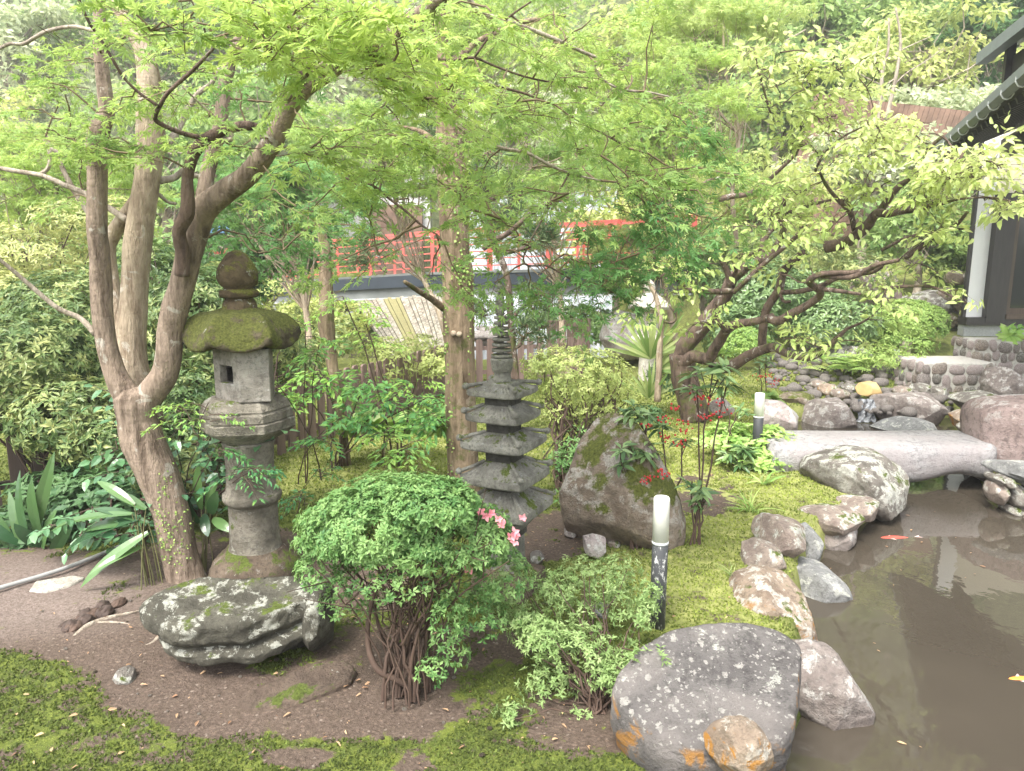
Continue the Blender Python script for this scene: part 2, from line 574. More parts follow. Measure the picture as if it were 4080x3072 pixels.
# ------------------------------------------------------------------ sprays of foliage grown out from a skeleton
class Net:
    def __init__(self): self.P = np.zeros((0, 3)); self.D = np.zeros((0,))
    def add(self, pts, d=0.0):
        self.P = np.vstack([self.P, np.asarray(pts)]); self.D = np.concatenate([self.D, np.full(len(pts), d)])
    def near(self, q, pen=0.35):
        dd = np.linalg.norm(self.P - q, axis=1) + pen * self.D
        # prefer bases that lie lower / nearer the trunk than the target
        dd = dd + 0.5 * np.clip(self.P[:, 2] - q[2] - 0.15, 0, None)
        i = int(np.argmin(dd)); return i

class Foliage:
    def __init__(self): self.p = []; self.a = []; self.n = []; self.s = []; self.t = []
    def add(self, p, a, n, s, t):
        self.p.append(p); self.a.append(a); self.n.append(n); self.s.append(s); self.t.append(t)
    def get(self):
        return (np.vstack(self.p), np.vstack(self.a), np.vstack(self.n), np.concatenate(self.s), np.concatenate(self.t))

def spray(fol, tw, base, direction, L, leaf, tint, nside=7, per=5, flat=0.25, thick=0.004, droop=0.25, dense=1.0, axes=True, updown=0.3):
    """one layered spray: a main twig, alternating side twigs, leaves along them, all near one tilted plane"""
    d = np.array(direction, float); d /= np.linalg.norm(d)
    n = np.array([0, 0, 1.0]) + RNG.normal(0, flat, 3); n -= n.dot(d) * d; n /= np.linalg.norm(n)
    s = np.cross(n, d)
    t = np.linspace(0, 1, 6)[:, None]
    main = base + d * L * t - np.array([0, 0, 1]) * droop * L * t ** 2 + RNG.normal(0, .012 * L, (6, 3)) * t
    if tw is not None: tw.add(main, np.linspace(thick, thick * .35, 6), 3)
    P = []; A = []
    for k in range(nside):
        f = 0.12 + 0.86 * (k + RNG.random() * .5) / nside
        i = f * 5; i0 = int(i); b = main[min(i0, 5)] * (1 - (i - i0)) + main[min(i0 + 1, 5)] * (i - i0)
        sg = 1 if k % 2 else -1
        sd = d * (0.75) + s * sg * (0.7 + .2 * RNG.random()) + RNG.normal(0, .08, 3)
        sd /= np.linalg.norm(sd)
        l = L * (0.5 - 0.3 * f) * (0.7 + .6 * RNG.random())
        tt = np.linspace(0, 1, 4)[:, None]
        side = b + sd * l * tt - np.array([0, 0, 1]) * droop * l * tt ** 2 * 1.2
        if tw is not None: tw.add(side, np.linspace(thick * .5, thick * .25, 4), 3)
        m = max(1, int(per * dense * (0.6 + .8 * RNG.random())))
        u = RNG.random(m) * 3
        u0 = np.minimum(u.astype(int), 2); fr = (u - u0)[:, None]
        P.append(side[u0] * (1 - fr) + side[u0 + 1] * fr)
        sgn = np.where(np.arange(m) % 2, 1, -1)[:, None]
        A.append(sd[None] * .8 + sgn * s[None] * .75 * RNG.random((m, 1)) + RNG.normal(0, .25, (m, 3)))
    P.append(main[-1][None]); A.append(d[None])
    P = np.vstack(P); A = np.vstack(A)
    A = unit(A); A[:, 2] -= 0.18 + 0.25 * RNG.random(len(A))
    N = n[None] + RNG.normal(0, updown, (len(P), 3))
    P = P + RNG.normal(0, .35 * leaf, P.shape) * np.array([1, 1, .6])
    S = leaf * (0.65 + .6 * RNG.random(len(P)))
    fol.add(P, A, N, S, np.clip(tint + RNG.normal(0, .13, len(P)), 0, 1))

def region_points(regs):
    """regs: (tile, x, y, rx, ry, Y0, Y1, count, tint) -> list of (point, tint)"""
    out = []
    for (t, x, y, rx, ry, Y0, Y1, n, tint) in regs:
        for _ in range(n):
            while True:
                u, v = random.uniform(-1, 1), random.uniform(-1, 1)
                if u * u + v * v < 1: break
            Y = random.uniform(Y0, Y1)
            out.append((np.array(at(t, x + u * rx, y + v * ry, Y)), tint))
    return out

def grow(net, targets, tw, fol, leaf, L=(.25, .5), nside=7, per=5, flat=.25, droop=.25, thick=.004, maxr=.02, origin=None, maxlink=2.5, outward=None, updown=.3, linkto=True):
    o = origin if origin is not None else net.P[0]
    targets = sorted(targets, key=lambda q: np.linalg.norm(q[0] - o))
    for q, tint in targets:
        i = net.near(q)
        b = net.P[i]; depth = net.D[i]
        v = q - b; dist = np.linalg.norm(v)
        l = random.uniform(*L)
        if linkto and dist > 0.06:
            if dist > maxlink:
                b = q - v / dist * maxlink * .5; v = q - b; dist = np.linalg.norm(v)
            m = max(4, int(dist / .12))
            t = np.linspace(0, 1, m)[:, None]
            perp = RNG.normal(0, 1, 3); perp[2] = abs(perp[2]) * .8
            pts = b + v * t + perp * dist * .09 * np.sin(t * np.pi) + RNG.normal(0, .010 + .01 * dist, (m, 3)) * np.sin(t * np.pi)
            r0 = min(maxr, thick * 1.3 + .007 * dist)
            tw.add(pts, np.linspace(r0, thick, m), 4)
            net.add(pts[2:], depth + dist * .6)
        dirn = v / (dist + 1e-6)
        if outward is not None: dirn = dirn * .4 + np.asarray(outward)
        dirn = dirn + RNG.normal(0, .35, 3) * np.array([1, 1, .4]); dirn[2] = dirn[2] * .5 + .02
        spray(fol, tw, q - dirn / np.linalg.norm(dirn) * l * .45, dirn, l, leaf, tint, nside, per, flat, thick * .8, droop, updown=updown)

# ------------------------------------------------------------------ rounded shrubs and crowns: leaves near the skin of a lumpy ellipsoid
def blob_points(c, r, n, seed=0, lump=.25, skin=.35, lower=-1.0, lscale=1.6):
    c = np.array(c); r = np.array(r)
    d = unit(RNG.normal(0, 1, (int(n * 1.6) + 10, 3)))
    d = d[d[:, 2] > lower][:n]
    k = 1 + lump * fbm(d * lscale + seed * 3.1, 1.5, 3, seed)
    depth = 1 - skin * RNG.random(len(d)) ** 1.6
    # clumps with gaps between them
    return c + d * r * (k * depth)[:, None], d, depth

def stems(tw, base, tips, r0=.012, r1=.003, wob=.05, ns=4):
    for tp in tips:
        tp = np.array(tp); b = np.array(base) + RNG.normal(0, .02, 3) * np.array([1, 1, 0])
        t = np.linspace(0, 1, 7)[:, None]
        L = np.linalg.norm(tp - b)
        w = RNG.normal(0, wob * L, (7, 3)) * np.sin(t * np.pi)
        hor = (tp - b) * np.array([1, 1, 0])
        pts = b + (tp - b) * t - hor * (t * (1 - t)) * .5 + w
        tw.add(pts, np.linspace(r0, r1, 7), ns)

# ------------------------------------------------------------------ rocks
def outline_rock(name, label, cat, tile, pts, Y, thick, mat, e=.6, rough=.05, seed=0, group=None, parent=None, facets=7, back=1.0, nt=116, nph=54, cuts=()):
    P = [np.array(at(tile, x, y, Y)) for x, y in pts]
    P = np.array(P)
    xz = P[:, [0, 2]]; c = (xz.max(0) + xz.min(0)) / 2
    ang = np.arctan2(xz[:, 1] - c[1], xz[:, 0] - c[0]); rr = np.linalg.norm(xz - c, axis=1)
    o = np.argsort(ang); ang = ang[o]; rr = rr[o]
    th = np.linspace(-np.pi, np.pi, nt, endpoint=False)
    # ray / polygon crossing so that straight edges stay straight
    ex = np.stack([rr * np.cos(ang), rr * np.sin(ang)], 1)
    Rr = np.zeros(nt)
    for i, a in enumerate(th):
        dx, dy = math.cos(a), math.sin(a); best = 0
        for k in range(len(ex)):
            ax, ay = ex[k]; bx, by = ex[(k + 1) % len(ex)]
            den = dx * (by - ay) - dy * (bx - ax)
            if abs(den) < 1e-9: continue
            t = (ax * (by - ay) - ay * (bx - ax)) / den
            u = (ax * dy - ay * dx) / den
            if t > 0 and -1e-6 <= u <= 1 + 1e-6: best = max(best, t)
        Rr[i] = best if best > 0 else rr.mean()
    Rr = (np.roll(Rr, 1) + 2 * Rr + np.roll(Rr, -1)) / 4
    ph = np.linspace(0, np.pi, nph + 1)
    sph = np.sin(ph) ** e; cph = np.sign(np.cos(ph)) * np.abs(np.cos(ph)) ** .85
    V = np.zeros((nph + 1, nt, 3))
    V[..., 0] = c[0] + sph[:, None] * (Rr * np.cos(th))[None]
    V[..., 2] = c[1] + sph[:, None] * (Rr * np.sin(th))[None]
    dep = np.where(cph > 0, -thick * cph, thick * back * -cph)
    V[..., 1] = Y + dep[:, None]
    size = Rr.mean()
    cen = np.array([c[0], Y, c[1]])
    rs = np.random.default_rng(seed + 100)
    q = V.reshape(-1, 3) - cen
    for k in range(facets):          # flat faces: cut the lump with planes, mostly on the side turned to the viewer
        nrm = rs.normal(0, 1, 3); nrm[1] = -abs(nrm[1]) - .25; nrm /= np.linalg.norm(nrm)
        dd = q @ nrm; lim = np.percentile(dd, rs.uniform(86, 95)); ex_ = np.clip(dd - lim, 0, None)
        q = q - nrm[None] * ex_[:, None] * .9
    for nrm, lim in cuts:
        nrm = np.array(nrm, float); nrm /= np.linalg.norm(nrm)
        dd = q @ nrm; ex_ = np.clip(dd - lim, 0, None); q = q - nrm[None] * ex_[:, None] * .95
    dirs = unit(q)
    nz = fbm(q / size * 1.3 + seed, 1.0, 5, seed, .55)
    rid = 1 - np.abs(fbm(q / size * 2.6 + seed, 1.0, 4, seed + 9))
    n5 = fbm(q / size * 7 + seed, 1.0, 4, seed + 31, .6)
    q = q + dirs * (size * rough * (nz * 1.3 + (rid - .75) * 1.1 + n5 * .38))[:, None]
    V = q
    n = nt; i = np.arange(nph)[:, None]; j = np.arange(n)[None]; j2 = (j + 1) % n
    F = np.stack([i * n + j, (i + 1) * n + j, (i + 1) * n + j2, i * n + j2], -1).reshape(-1, 4)
    me = mesh_np(name, V, F.ravel(), np.full(len(F), 4), smooth=True)
    ob = link(name, me, mat, parent)
    if parent is None: ob.location = cen
    else: ob.matrix_parent_inverse = world_of(parent).inverted() @ Matrix.Translation(Vector(cen))
    if label: tag(ob, label, cat, group)
    return ob

def ring_rock(name, label, cat, top, rings, mat, seed=0, rough=.04, n=150, parent=None):
    """top: polygon of 3-D points. rings: (scale in plan, z drop, shift x, shift y) from the rim downward"""
    T = np.array([tuple(p) for p in top]); c = T.mean(0)
    d = np.linalg.norm(np.diff(np.vstack([T, T[:1]]), axis=0), axis=1); cum = np.concatenate([[0], np.cumsum(d)])
    s = np.linspace(0, cum[-1], n, endpoint=False)
    TT = np.vstack([T, T[:1]])
    rim = np.stack([np.interp(s, cum, TT[:, k]) for k in range(3)], 1)
    for _ in range(2): rim = (np.roll(rim, 1, 0) + 2 * rim + np.roll(rim, -1, 0)) / 4
    rr = []
    for k in np.linspace(.04, .93, 12): rr.append(c + (rim - c) * k)
    rr.append(c + (rim - c) * .985 - np.array([0, 0, .006]))
    prof = [(1.0, .02, 0, 0)] + list(rings)
    prof = np.array(prof, float)
    tt = np.linspace(0, len(prof) - 1, 44)
    for t in tt:
        k = [np.interp(t, np.arange(len(prof)), prof[:, m]) for m in range(4)]
        q = c + (rim - c) * k[0]; q = q + np.array([k[2], k[3], 0]); q[:, 2] = rim[:, 2] * 1.0 - k[1]
        rr.append(q)
    V = np.array(rr); m = len(V)
    size = np.linalg.norm(rim - c, axis=1).mean()
    q = V.reshape(-1, 3) - c
    nz = fbm(q / size * 1.5 + seed, 1.0, 5, seed, .55); rid = 1 - np.abs(fbm(q / size * 3 + seed, 1, 4, seed + 5))
    dirs = unit(q * np.array([1, 1, .6])); up = np.zeros_like(q); up[:12 * n, 2] = 1
    dirs[:12 * n] = up[:12 * n]
    n5 = fbm(q / size * 7 + seed, 1.0, 4, seed + 31, .6)
    q = q + dirs * (size * rough * (nz * 1.2 + (rid - .75) + n5 * .4))[:, None]
    i = np.arange(m - 1)[:, None]; j = np.arange(n)[None]; j2 = (j + 1) % n
    F = np.stack([i * n + j, (i + 1) * n + j, (i + 1) * n + j2, i * n + j2], -1).reshape(-1, 4)
    flat = np.concatenate([F.ravel(), np.arange(n), (m - 1) * n + np.arange(n)[::-1]])
    me = mesh_np(name, q, flat, np.concatenate([np.full(len(F), 4), [n, n]]), smooth=True)
    ob = link(name, me, mat, parent)
    ob.location = Vector(c)
    if label: tag(ob, label, cat)
    return ob

def pebble_mesh(seed, mat, n=12, m=7, flat=.7, e=.8, rough=.12):
    th = np.linspace(0, 2 * np.pi, n, endpoint=False); ph = np.linspace(0, np.pi, m + 1)
    V = np.stack([np.sin(ph)[:, None] ** e * np.cos(th)[None], np.sin(ph)[:, None] ** e * np.sin(th)[None], np.repeat(np.cos(ph)[:, None] * flat, n, 1)], -1).reshape(-1, 3)
    V = V * (1 + rough * fbm(V, 1.3, 3, seed))[:, None] * np.array([1, .75 + .2 * ((seed * 7) % 5) / 5, 1])
    i = np.arange(m)[:, None]; j = np.arange(n)[None]; j2 = (j + 1) % n
    F = np.stack([i * n + j, (i + 1) * n + j, (i + 1) * n + j2, i * n + j2], -1).reshape(-1, 4)
    me = mesh_np('pebble', V, F.ravel(), np.full(len(F), 4), smooth=True)
    me.materials.append(mat); return me
# ================================================================== MATERIALS
M = {}
M['maple'] = leafmat('maple_leaf', (0.13, 0.25, 0.085), (0.42, 0.55, 0.16), .5, mid=(0.25, 0.385, 0.12))
M['maple_deep'] = leafmat('shade_toned_maple_leaf', (0.08, 0.20, 0.07), (0.20, 0.36, 0.11), .45, mid=(0.13, 0.28, 0.09))  # darker copy of the maple leaf, canopy shade put into its colour
M['cherry'] = leafmat('cherry_leaf', (0.26, 0.38, 0.11), (0.64, 0.71, 0.33), .45, mid=(0.45, 0.56, 0.19))
M['azalea'] = leafmat('azalea_leaf', (0.05, 0.135, 0.04), (0.24, 0.38, 0.13), .3, mid=(0.12, 0.245, 0.07))
M['azalea_pale'] = leafmat('pale_azalea_leaf', (0.12, 0.22, 0.06), (0.40, 0.50, 0.22), .3, mid=(0.25, 0.36, 0.13))
M['azalea_gold'] = leafmat('golden_azalea_leaf', (0.20, 0.26, 0.08), (0.52, 0.56, 0.22), .35, mid=(0.34, 0.41, 0.13))
M['box'] = leafmat('round_bush_leaf', (0.14, 0.28, 0.06), (0.42, 0.55, 0.16), .3)
M['nandina'] = leafmat('nandina_leaf', (0.06, 0.22, 0.10), (0.36, 0.55, 0.13), .45, mid=(0.18, 0.40, 0.12))
M['ardisia'] = leafmat('ardisia_leaf', (0.04, 0.105, 0.03), (0.24, 0.35, 0.13), .2, rough=.35, spec=.6)
M['camellia'] = leafmat('camellia_leaf', (0.03, 0.12, 0.05), (0.14, 0.28, 0.12), .2, rough=.28, spec=.7)
M['aspidistra'] = leafmat('aspidistra_leaf', (0.022, 0.07, 0.03), (0.12, 0.22, 0.07), .2, rough=.25, spec=.8)
M['viburnum'] = leafmat('viburnum_leaf', (0.045, 0.10, 0.035), (0.52, 0.54, 0.22), .3, rough=.4, mid=(0.16, 0.235, 0.08))
M['dark_shrub'] = leafmat('dark_shrub_leaf', (0.03, 0.09, 0.035), (0.14, 0.24, 0.09), .25)
M['variegated'] = leafmat('variegated_leaf', (0.18, 0.36, 0.08), (0.62, 0.70, 0.36), .35, mid=(0.36, 0.54, 0.14))
M['palm'] = leafmat('palm_leaf', (0.16, 0.27, 0.07), (0.48, 0.55, 0.24), .3)
M['pine'] = leafmat('podocarpus_leaf', (0.05, 0.10, 0.05), (0.16, 0.22, 0.09), .2)
M['fern'] = leafmat('fern_leaf', (0.16, 0.30, 0.06), (0.45, 0.56, 0.18), .35)
M['far_green'] = leafmat('hillside_leaf', (0.15, 0.27, 0.10), (0.48, 0.58, 0.24), .45, mid=(0.29, 0.42, 0.15))
M['far_yellow'] = leafmat('hillside_yellow_leaf', (0.28, 0.36, 0.12), (0.70, 0.72, 0.32), .45, mid=(0.46, 0.54, 0.20))
M['far_pale'] = leafmat('hillside_pale_leaf', (0.25, 0.33, 0.18), (0.70, 0.74, 0.52), .4, mid=(0.46, 0.52, 0.32))
M['far_dark'] = leafmat('hillside_dark_leaf', (0.04, 0.11, 0.04), (0.14, 0.26, 0.08), .35)
M['moss'] = leafmat('moss', (0.055, 0.075, 0.018), (0.34, 0.40, 0.085), .25, rough=.8, mid=(0.13, 0.175, 0.032))
M['dry'] = leafmat('dry_leaf', (0.22, 0.12, 0.07), (0.60, 0.42, 0.24), .2, rough=.7)
M['berry'] = plain('red_berry', (0.50, 0.02, 0.025), .3, .2, spec=.6, bmp=0)
M['pink'] = leafmat('pink_petal', (0.72, 0.22, 0.28), (0.85, 0.42, 0.45), .3)
M['bark_maple'] = barkmat('maple_bark', (0.28, 0.215, 0.165), (0.10, 0.072, 0.052), patch=(0.46, 0.43, 0.37), moss=0.12, patchamt=.6)
M['bark_pale'] = barkmat('pale_maple_bark', (0.42, 0.34, 0.25), (0.20, 0.145, 0.10), patch=(0.62, 0.58, 0.50), moss=0.05)
M['bark_dark'] = barkmat('dark_branch_bark', (0.15, 0.105, 0.08), (0.05, 0.033, 0.025), patch=(0.28, 0.24, 0.2))
M['bark_cedar'] = barkmat('straight_trunk_bark', (0.26, 0.195, 0.13), (0.075, 0.05, 0.03), patch=(0.40, 0.33, 0.25), moss=0.6, vs=.6, plates=1)
M['bark_cherry'] = barkmat('cherry_bark', (0.155, 0.11, 0.085), (0.04, 0.028, 0.022), patch=(0.50, 0.47, 0.42), moss=0.6, vs=1.3, patchamt=.7)
M['bark_far'] = barkmat('hillside_bark', (0.42, 0.36, 0.29), (0.2, 0.16, 0.12))
M['twig'] = plain('twig', (0.15, 0.11, 0.06), .8, .3, bmp=0)
M['twig_green'] = plain('green_twig', (0.13, 0.13, 0.05), .7, .3, bmp=0)
M['twig_brown'] = plain('brown_twig', (0.078, 0.048, 0.034), .8, .3, bmp=0)
M['twig_red'] = plain('red_twig', (0.25, 0.07, 0.035), .7, .3, bmp=0)
M['lantern'] = rockmat('lantern_stone', (0.33, 0.30, 0.245), (0.12, 0.105, 0.082), lich=.35, lichen=(.42, .41, .35), moss=.15, sc=1.6)
M['lantern_moss'] = rockmat('mossy_lantern_stone', (0.17, 0.14, 0.09), (0.05, 0.04, 0.025), lich=.2, moss=.98, sc=1.5, mosscol=(.125, .135, .035))
M['lantern_base'] = rockmat('brown_lantern_stone', (0.20, 0.155, 0.115), (0.085, 0.06, 0.045), lich=.2, lichen=(.34, .31, .27), moss=.45, sc=1.8)  # darker brown tone for the lantern and pagoda bases
M['lantern_light'] = rockmat('pale_lantern_stone', (0.62, 0.58, 0.50), (0.36, 0.33, 0.28), lich=.4, sc=1.8)
M['pagoda'] = rockmat('pagoda_stone', (0.33, 0.32, 0.275), (0.14, 0.134, 0.115), lich=.35, lichen=(.36, .36, .33), moss=.25, sc=2.4)
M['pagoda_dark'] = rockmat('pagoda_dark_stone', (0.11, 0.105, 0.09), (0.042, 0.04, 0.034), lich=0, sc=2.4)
M['rock_grey'] = rockmat('grey_rock', (0.33, 0.30, 0.26), (0.13, 0.115, 0.10), lich=.75, moss=.15)
M['rock_pink'] = rockmat('reddish_rock', (0.42, 0.33, 0.305), (0.27, 0.20, 0.185), lich=.45, lichen=(.62, .56, .52), sc=.9)
M['rock_boulder'] = rockmat('spotted_boulder', (0.21, 0.195, 0.185), (0.115, 0.105, 0.103), lich=.12, spots=1.0, orange=.85, sc=1.0, warm=(0.26, 0.235, 0.22))
M['rock_table'] = rockmat('table_rock', (0.17, 0.16, 0.125), (0.05, 0.046, 0.036), lich=.58, lichen=(.52, .52, .45), moss=.12, sc=1.5)
M['rock_moss'] = rockmat('mossy_rock', (0.40, 0.33, 0.26), (0.18, 0.135, 0.10), lich=.7, lichen=(.54, .50, .44), moss=.6, sc=1.1, mosscol=(.12, .135, .03))
M['rock_ochre'] = rockmat('ochre_rock', (0.46, 0.37, 0.28), (0.22, 0.16, 0.12), lich=.6, lichen=(.66, .62, .55), moss=.1, orange=.95, sc=1.4)
M['rock_shore'] = rockmat('shore_rock', (0.42, 0.35, 0.29), (0.19, 0.145, 0.125), lich=.6, moss=.12, sc=1.5)
M['rock_slate'] = rockmat('slate_rock', (0.36, 0.36, 0.35), (0.20, 0.20, 0.195), lich=.45, sc=1.8)
M['rock_purple'] = rockmat('purple_rock', (0.37, 0.325, 0.295), (0.19, 0.155, 0.14), lich=.55, lichen=(.60, .57, .53), sc=1.4)
M['rock_white'] = rockmat('pale_rock', (0.55, 0.50, 0.46), (0.36, 0.29, 0.28), lich=.7, lichen=(.72, .70, .66), sc=1.3)
M['bridge_stone'] = rockmat('bridge_stone', (0.52, 0.50, 0.495), (0.40, 0.38, 0.38), lich=.08, lichen=(.60, .58, .56), sc=.9, warm=(0.42, 0.38, 0.375))
M['golden'] = plain('golden_rock', (0.55, 0.38, 0.17), .35, .25, sc=5, spec=.6, bmp=.1)
M['cobble'] = rockmat('wall_stone', (0.50, 0.43, 0.40), (0.27, 0.215, 0.205), lich=.3, lichen=(.55, .53, .5), sc=2.5)
M['mortar'] = plain('mortar', (0.40, 0.38, 0.34), .95, .2, sc=25, bmp=.4)
M['pebble'] = rockmat('pebble_stone', (0.30, 0.27, 0.245), (0.11, 0.095, 0.088), lich=.2, sc=4)
M['red'] = plain('red_paint', (0.66, 0.13, 0.11), .5, .1, sc=3, bmp=.05)
M['deck_dark'] = plain('dark_blue_fascia', (0.035, 0.045, 0.06), .5, .2, sc=2, bmp=.05)
M['deck_grey'] = plain('grey_steel_web', (0.16, 0.17, 0.165), .6, .25, sc=2, bmp=.1)
M['steel'] = plain('pale_steel', (0.55, 0.56, 0.56), .45, .1, bmp=.05)
M['fence'] = plain('brown_fence_board', (0.20, 0.135, 0.115), .75, .25, sc=6, stretch=(4, 4, .4), bmp=.3)
M['fence_shade_stump'] = plain('shaded_board_stump_wood', (0.055, 0.036, 0.028), .8, .3, sc=6, stretch=(4, 4, .4), bmp=.3)  # fence brown darkened to paint shade on the near boards; also dark stump wood
M['wood_dark'] = plain('dark_timber', (0.045, 0.04, 0.038), .5, .25, sc=5, stretch=(3, 3, .5), bmp=.15)
M['wood_frame'] = plain('brown_timber', (0.10, 0.07, 0.05), .55, .25, sc=6, stretch=(4, 4, .5), bmp=.15)
M['plaster'] = plain('white_plaster', (0.80, 0.80, 0.78), .9, .03, sc=3, bmp=.1)
M['cream'] = plain('cream_plaster', (0.62, 0.58, 0.46), .9, .04, sc=3, bmp=.1)
M['concrete'] = plain('concrete', (0.36, 0.37, 0.36), .9, .15, sc=30, bmp=.4)
M['tile'] = plain('roof_tile', (0.07, 0.078, 0.085), .35, .25, sc=8, bmp=.15)
M['gutter'] = plain('grey_gutter', (0.20, 0.22, 0.23), .4, .15, bmp=.05)
M['rustwall'] = plain('rust_brown_wall', (0.20, 0.125, 0.09), .85, .4, sc=3, bmp=.2)
M['palewall'] = plain('pale_wall', (0.55, 0.54, 0.52), .85, .15, sc=2, bmp=.2)
M['blue'] = plain('blue_roof', (0.10, 0.22, 0.42), .5, .2, bmp=.05)
M['lamp_white'] = plain('milky_lamp_cover', (0.80, 0.79, 0.72), .35, .05, sc=20, bmp=.05)
M['lamp_post'] = plain('worn_black_post', (0.05, 0.052, 0.055), .5, .3, sc=12, bmp=.1)
M['pipe'] = plain('grey_pipe', (0.30, 0.30, 0.29), .6, .2, sc=8, bmp=.2)

# black post with flaked white paint
m, nt, b, out = newmat('flaked_post')
tc = nt.nodes.new('ShaderNodeTexCoord')
nn = tex(nt, scale=28, detail=8, rough=.75, coord=tc.outputs['Object'], stretch=(1, 1, .45))
b.inputs['Roughness'].default_value = .6
nt.links.new(ramp(nt, nn, [(0.0, (.04, .043, .045)), (.55, (.06, .062, .065)), (.60, (.55, .55, .52)), (1, (.6, .6, .57))]), b.inputs['Base Color'])
M['post_flaked'] = m

# water
m, nt, b, out = newmat('pond_water')
n1 = tex(nt, scale=.9, detail=4)
nt.links.new(ramp(nt, n1, [(.3, (.050, .042, .032)), (.7, (.066, .055, .042))]), b.inputs['Base Color'])
b.inputs['Roughness'].default_value = .02
b.inputs['IOR'].default_value = 1.33
b.inputs['Specular IOR Level'].default_value = 1.0
g = nt.nodes.new('ShaderNodeNewGeometry')
w1 = tex(nt, scale=5.5, detail=3, rough=.5, dist=.6)
w2 = tex(nt, scale=1.3, detail=2)
bump(nt, b, math_(nt, 'ADD', w1, math_(nt, 'MULTIPLY', w2, 1.5)), .09, .010)
M['water'] = m

def fallmat(name, a, bcol, sc=14, alpha=None):
    m, nt, b, out = newmat(name)
    n1 = tex(nt, scale=sc, detail=6, rough=.7, stretch=(1, 1, .06))
    nt.links.new(ramp(nt, n1, [(.38, a), (.6, bcol)]), b.inputs['Base Color'])
    b.inputs['Roughness'].default_value = .25
    bump(nt, b, n1, .6, .03)
    return m
M['weir'] = fallmat('falling_water', (.26, .29, .32), (.64, .68, .72), 6)
M['streak'] = fallmat('streaked_boards', (.17, .145, .11), (.42, .39, .32), 9)
M['fall'] = fallmat('small_fall', (.03, .03, .033), (.34, .36, .38), 22)

# window glass with the garden mirrored in it
m, nt, b, out = newmat('window_glass')
b.inputs['Base Color'].default_value = (.03, .035, .03, 1); b.inputs['Roughness'].default_value = .03
b.inputs['Specular IOR Level'].default_value = 1.0
M['glass'] = m

# ground: moss, earth, trodden path
m, nt, b, out = newmat('ground_cover')
am = nt.nodes.new('ShaderNodeAttribute'); am.attribute_name = 'moss'
ay = nt.nodes.new('ShaderNodeAttribute'); ay.attribute_name = 'yellow'
ap = nt.nodes.new('ShaderNodeAttribute'); ap.attribute_name = 'path'
f1 = tex(nt, scale=9, detail=8, rough=.7); f2 = tex(nt, scale=60, detail=5, rough=.7); f3 = tex(nt, scale=2.0, detail=5)
f4 = tex(nt, scale=150, detail=3)
fv = nt.nodes.new('ShaderNodeTexVoronoi'); fv.inputs['Scale'].default_value = 95; g_ = nt.nodes.new('ShaderNodeNewGeometry'); nt.links.new(g_.outputs['Position'], fv.inputs['Vector'])
fs = nt.nodes.new('ShaderNodeSeparateColor'); nt.links.new(fv.outputs['Color'], fs.inputs[0])
earth = ramp(nt, f2, [(.28, (.052, .037, .028)), (.5, (.105, .077, .060)), (.74, (.16, .122, .098))])
earth = mixc(nt, math_(nt, 'MULTIPLY', sstep(nt, fs.outputs[0], .86, .95), .35), earth, (.24, .175, .135))
earth = mixc(nt, math_(nt, 'MULTIPLY', sstep(nt, fs.outputs[1], .985, .99), .5), earth, (.36, .30, .25))
earth = mixc(nt, math_(nt, 'MULTIPLY', sstep(nt, f1, .45, .7), .5), earth, (.10, .075, .055))
pathc = ramp(nt, f2, [(.3, (.10, .075, .062)), (.7, (.27, .215, .185))])
earth = mixc(nt, ap.outputs['Fac'], earth, pathc)
mossd = ramp(nt, f1, [(.3, (.035, .045, .012)), (.5, (.085, .11, .022)), (.7, (.16, .19, .035))])
mossy = ramp(nt, f1, [(.3, (.15, .155, .055)), (.5, (.26, .28, .09)), (.7, (.42, .42, .16))])
mossc = mixc(nt, ay.outputs['Fac'], mossd, mossy)
mossc = mixc(nt, math_(nt, 'MULTIPLY', sstep(nt, f4, .55, .7), .5), mossc, (.30, .34, .08))
mossc = mixc(nt, math_(nt, 'MULTIPLY', sstep(nt, f2, .58, .66), .6), mossc, (.10, .075, .04))
k = sstep(nt, math_(nt, 'ADD', am.outputs['Fac'], math_(nt, 'MULTIPLY', math_(nt, 'SUBTRACT', f1, .5), 2.6)), .40, .58)
nt.links.new(mixc(nt, k, earth, mossc), b.inputs['Base Color'])
b.inputs['Roughness'].default_value = .95
b.inputs['Specular IOR Level'].default_value = .2
bump(nt, b, math_(nt, 'ADD', math_(nt, 'ADD', f1, math_(nt, 'MULTIPLY', f2, .6)), math_(nt, 'MULTIPLY', f4, .35)), .9, .02)
M['ground'] = m
m, nt, b, out = newmat('hill_floor')
f1 = tex(nt, scale=1.2, detail=9, rough=.75)
nt.links.new(ramp(nt, f1, [(.35, (.05, .065, .025)), (.5, (.13, .15, .06)), (.65, (.26, .29, .13))]), b.inputs['Base Color'])
b.inputs['Roughness'].default_value = .95
bump(nt, b, f1, 1.0, .3)
M['hill'] = m

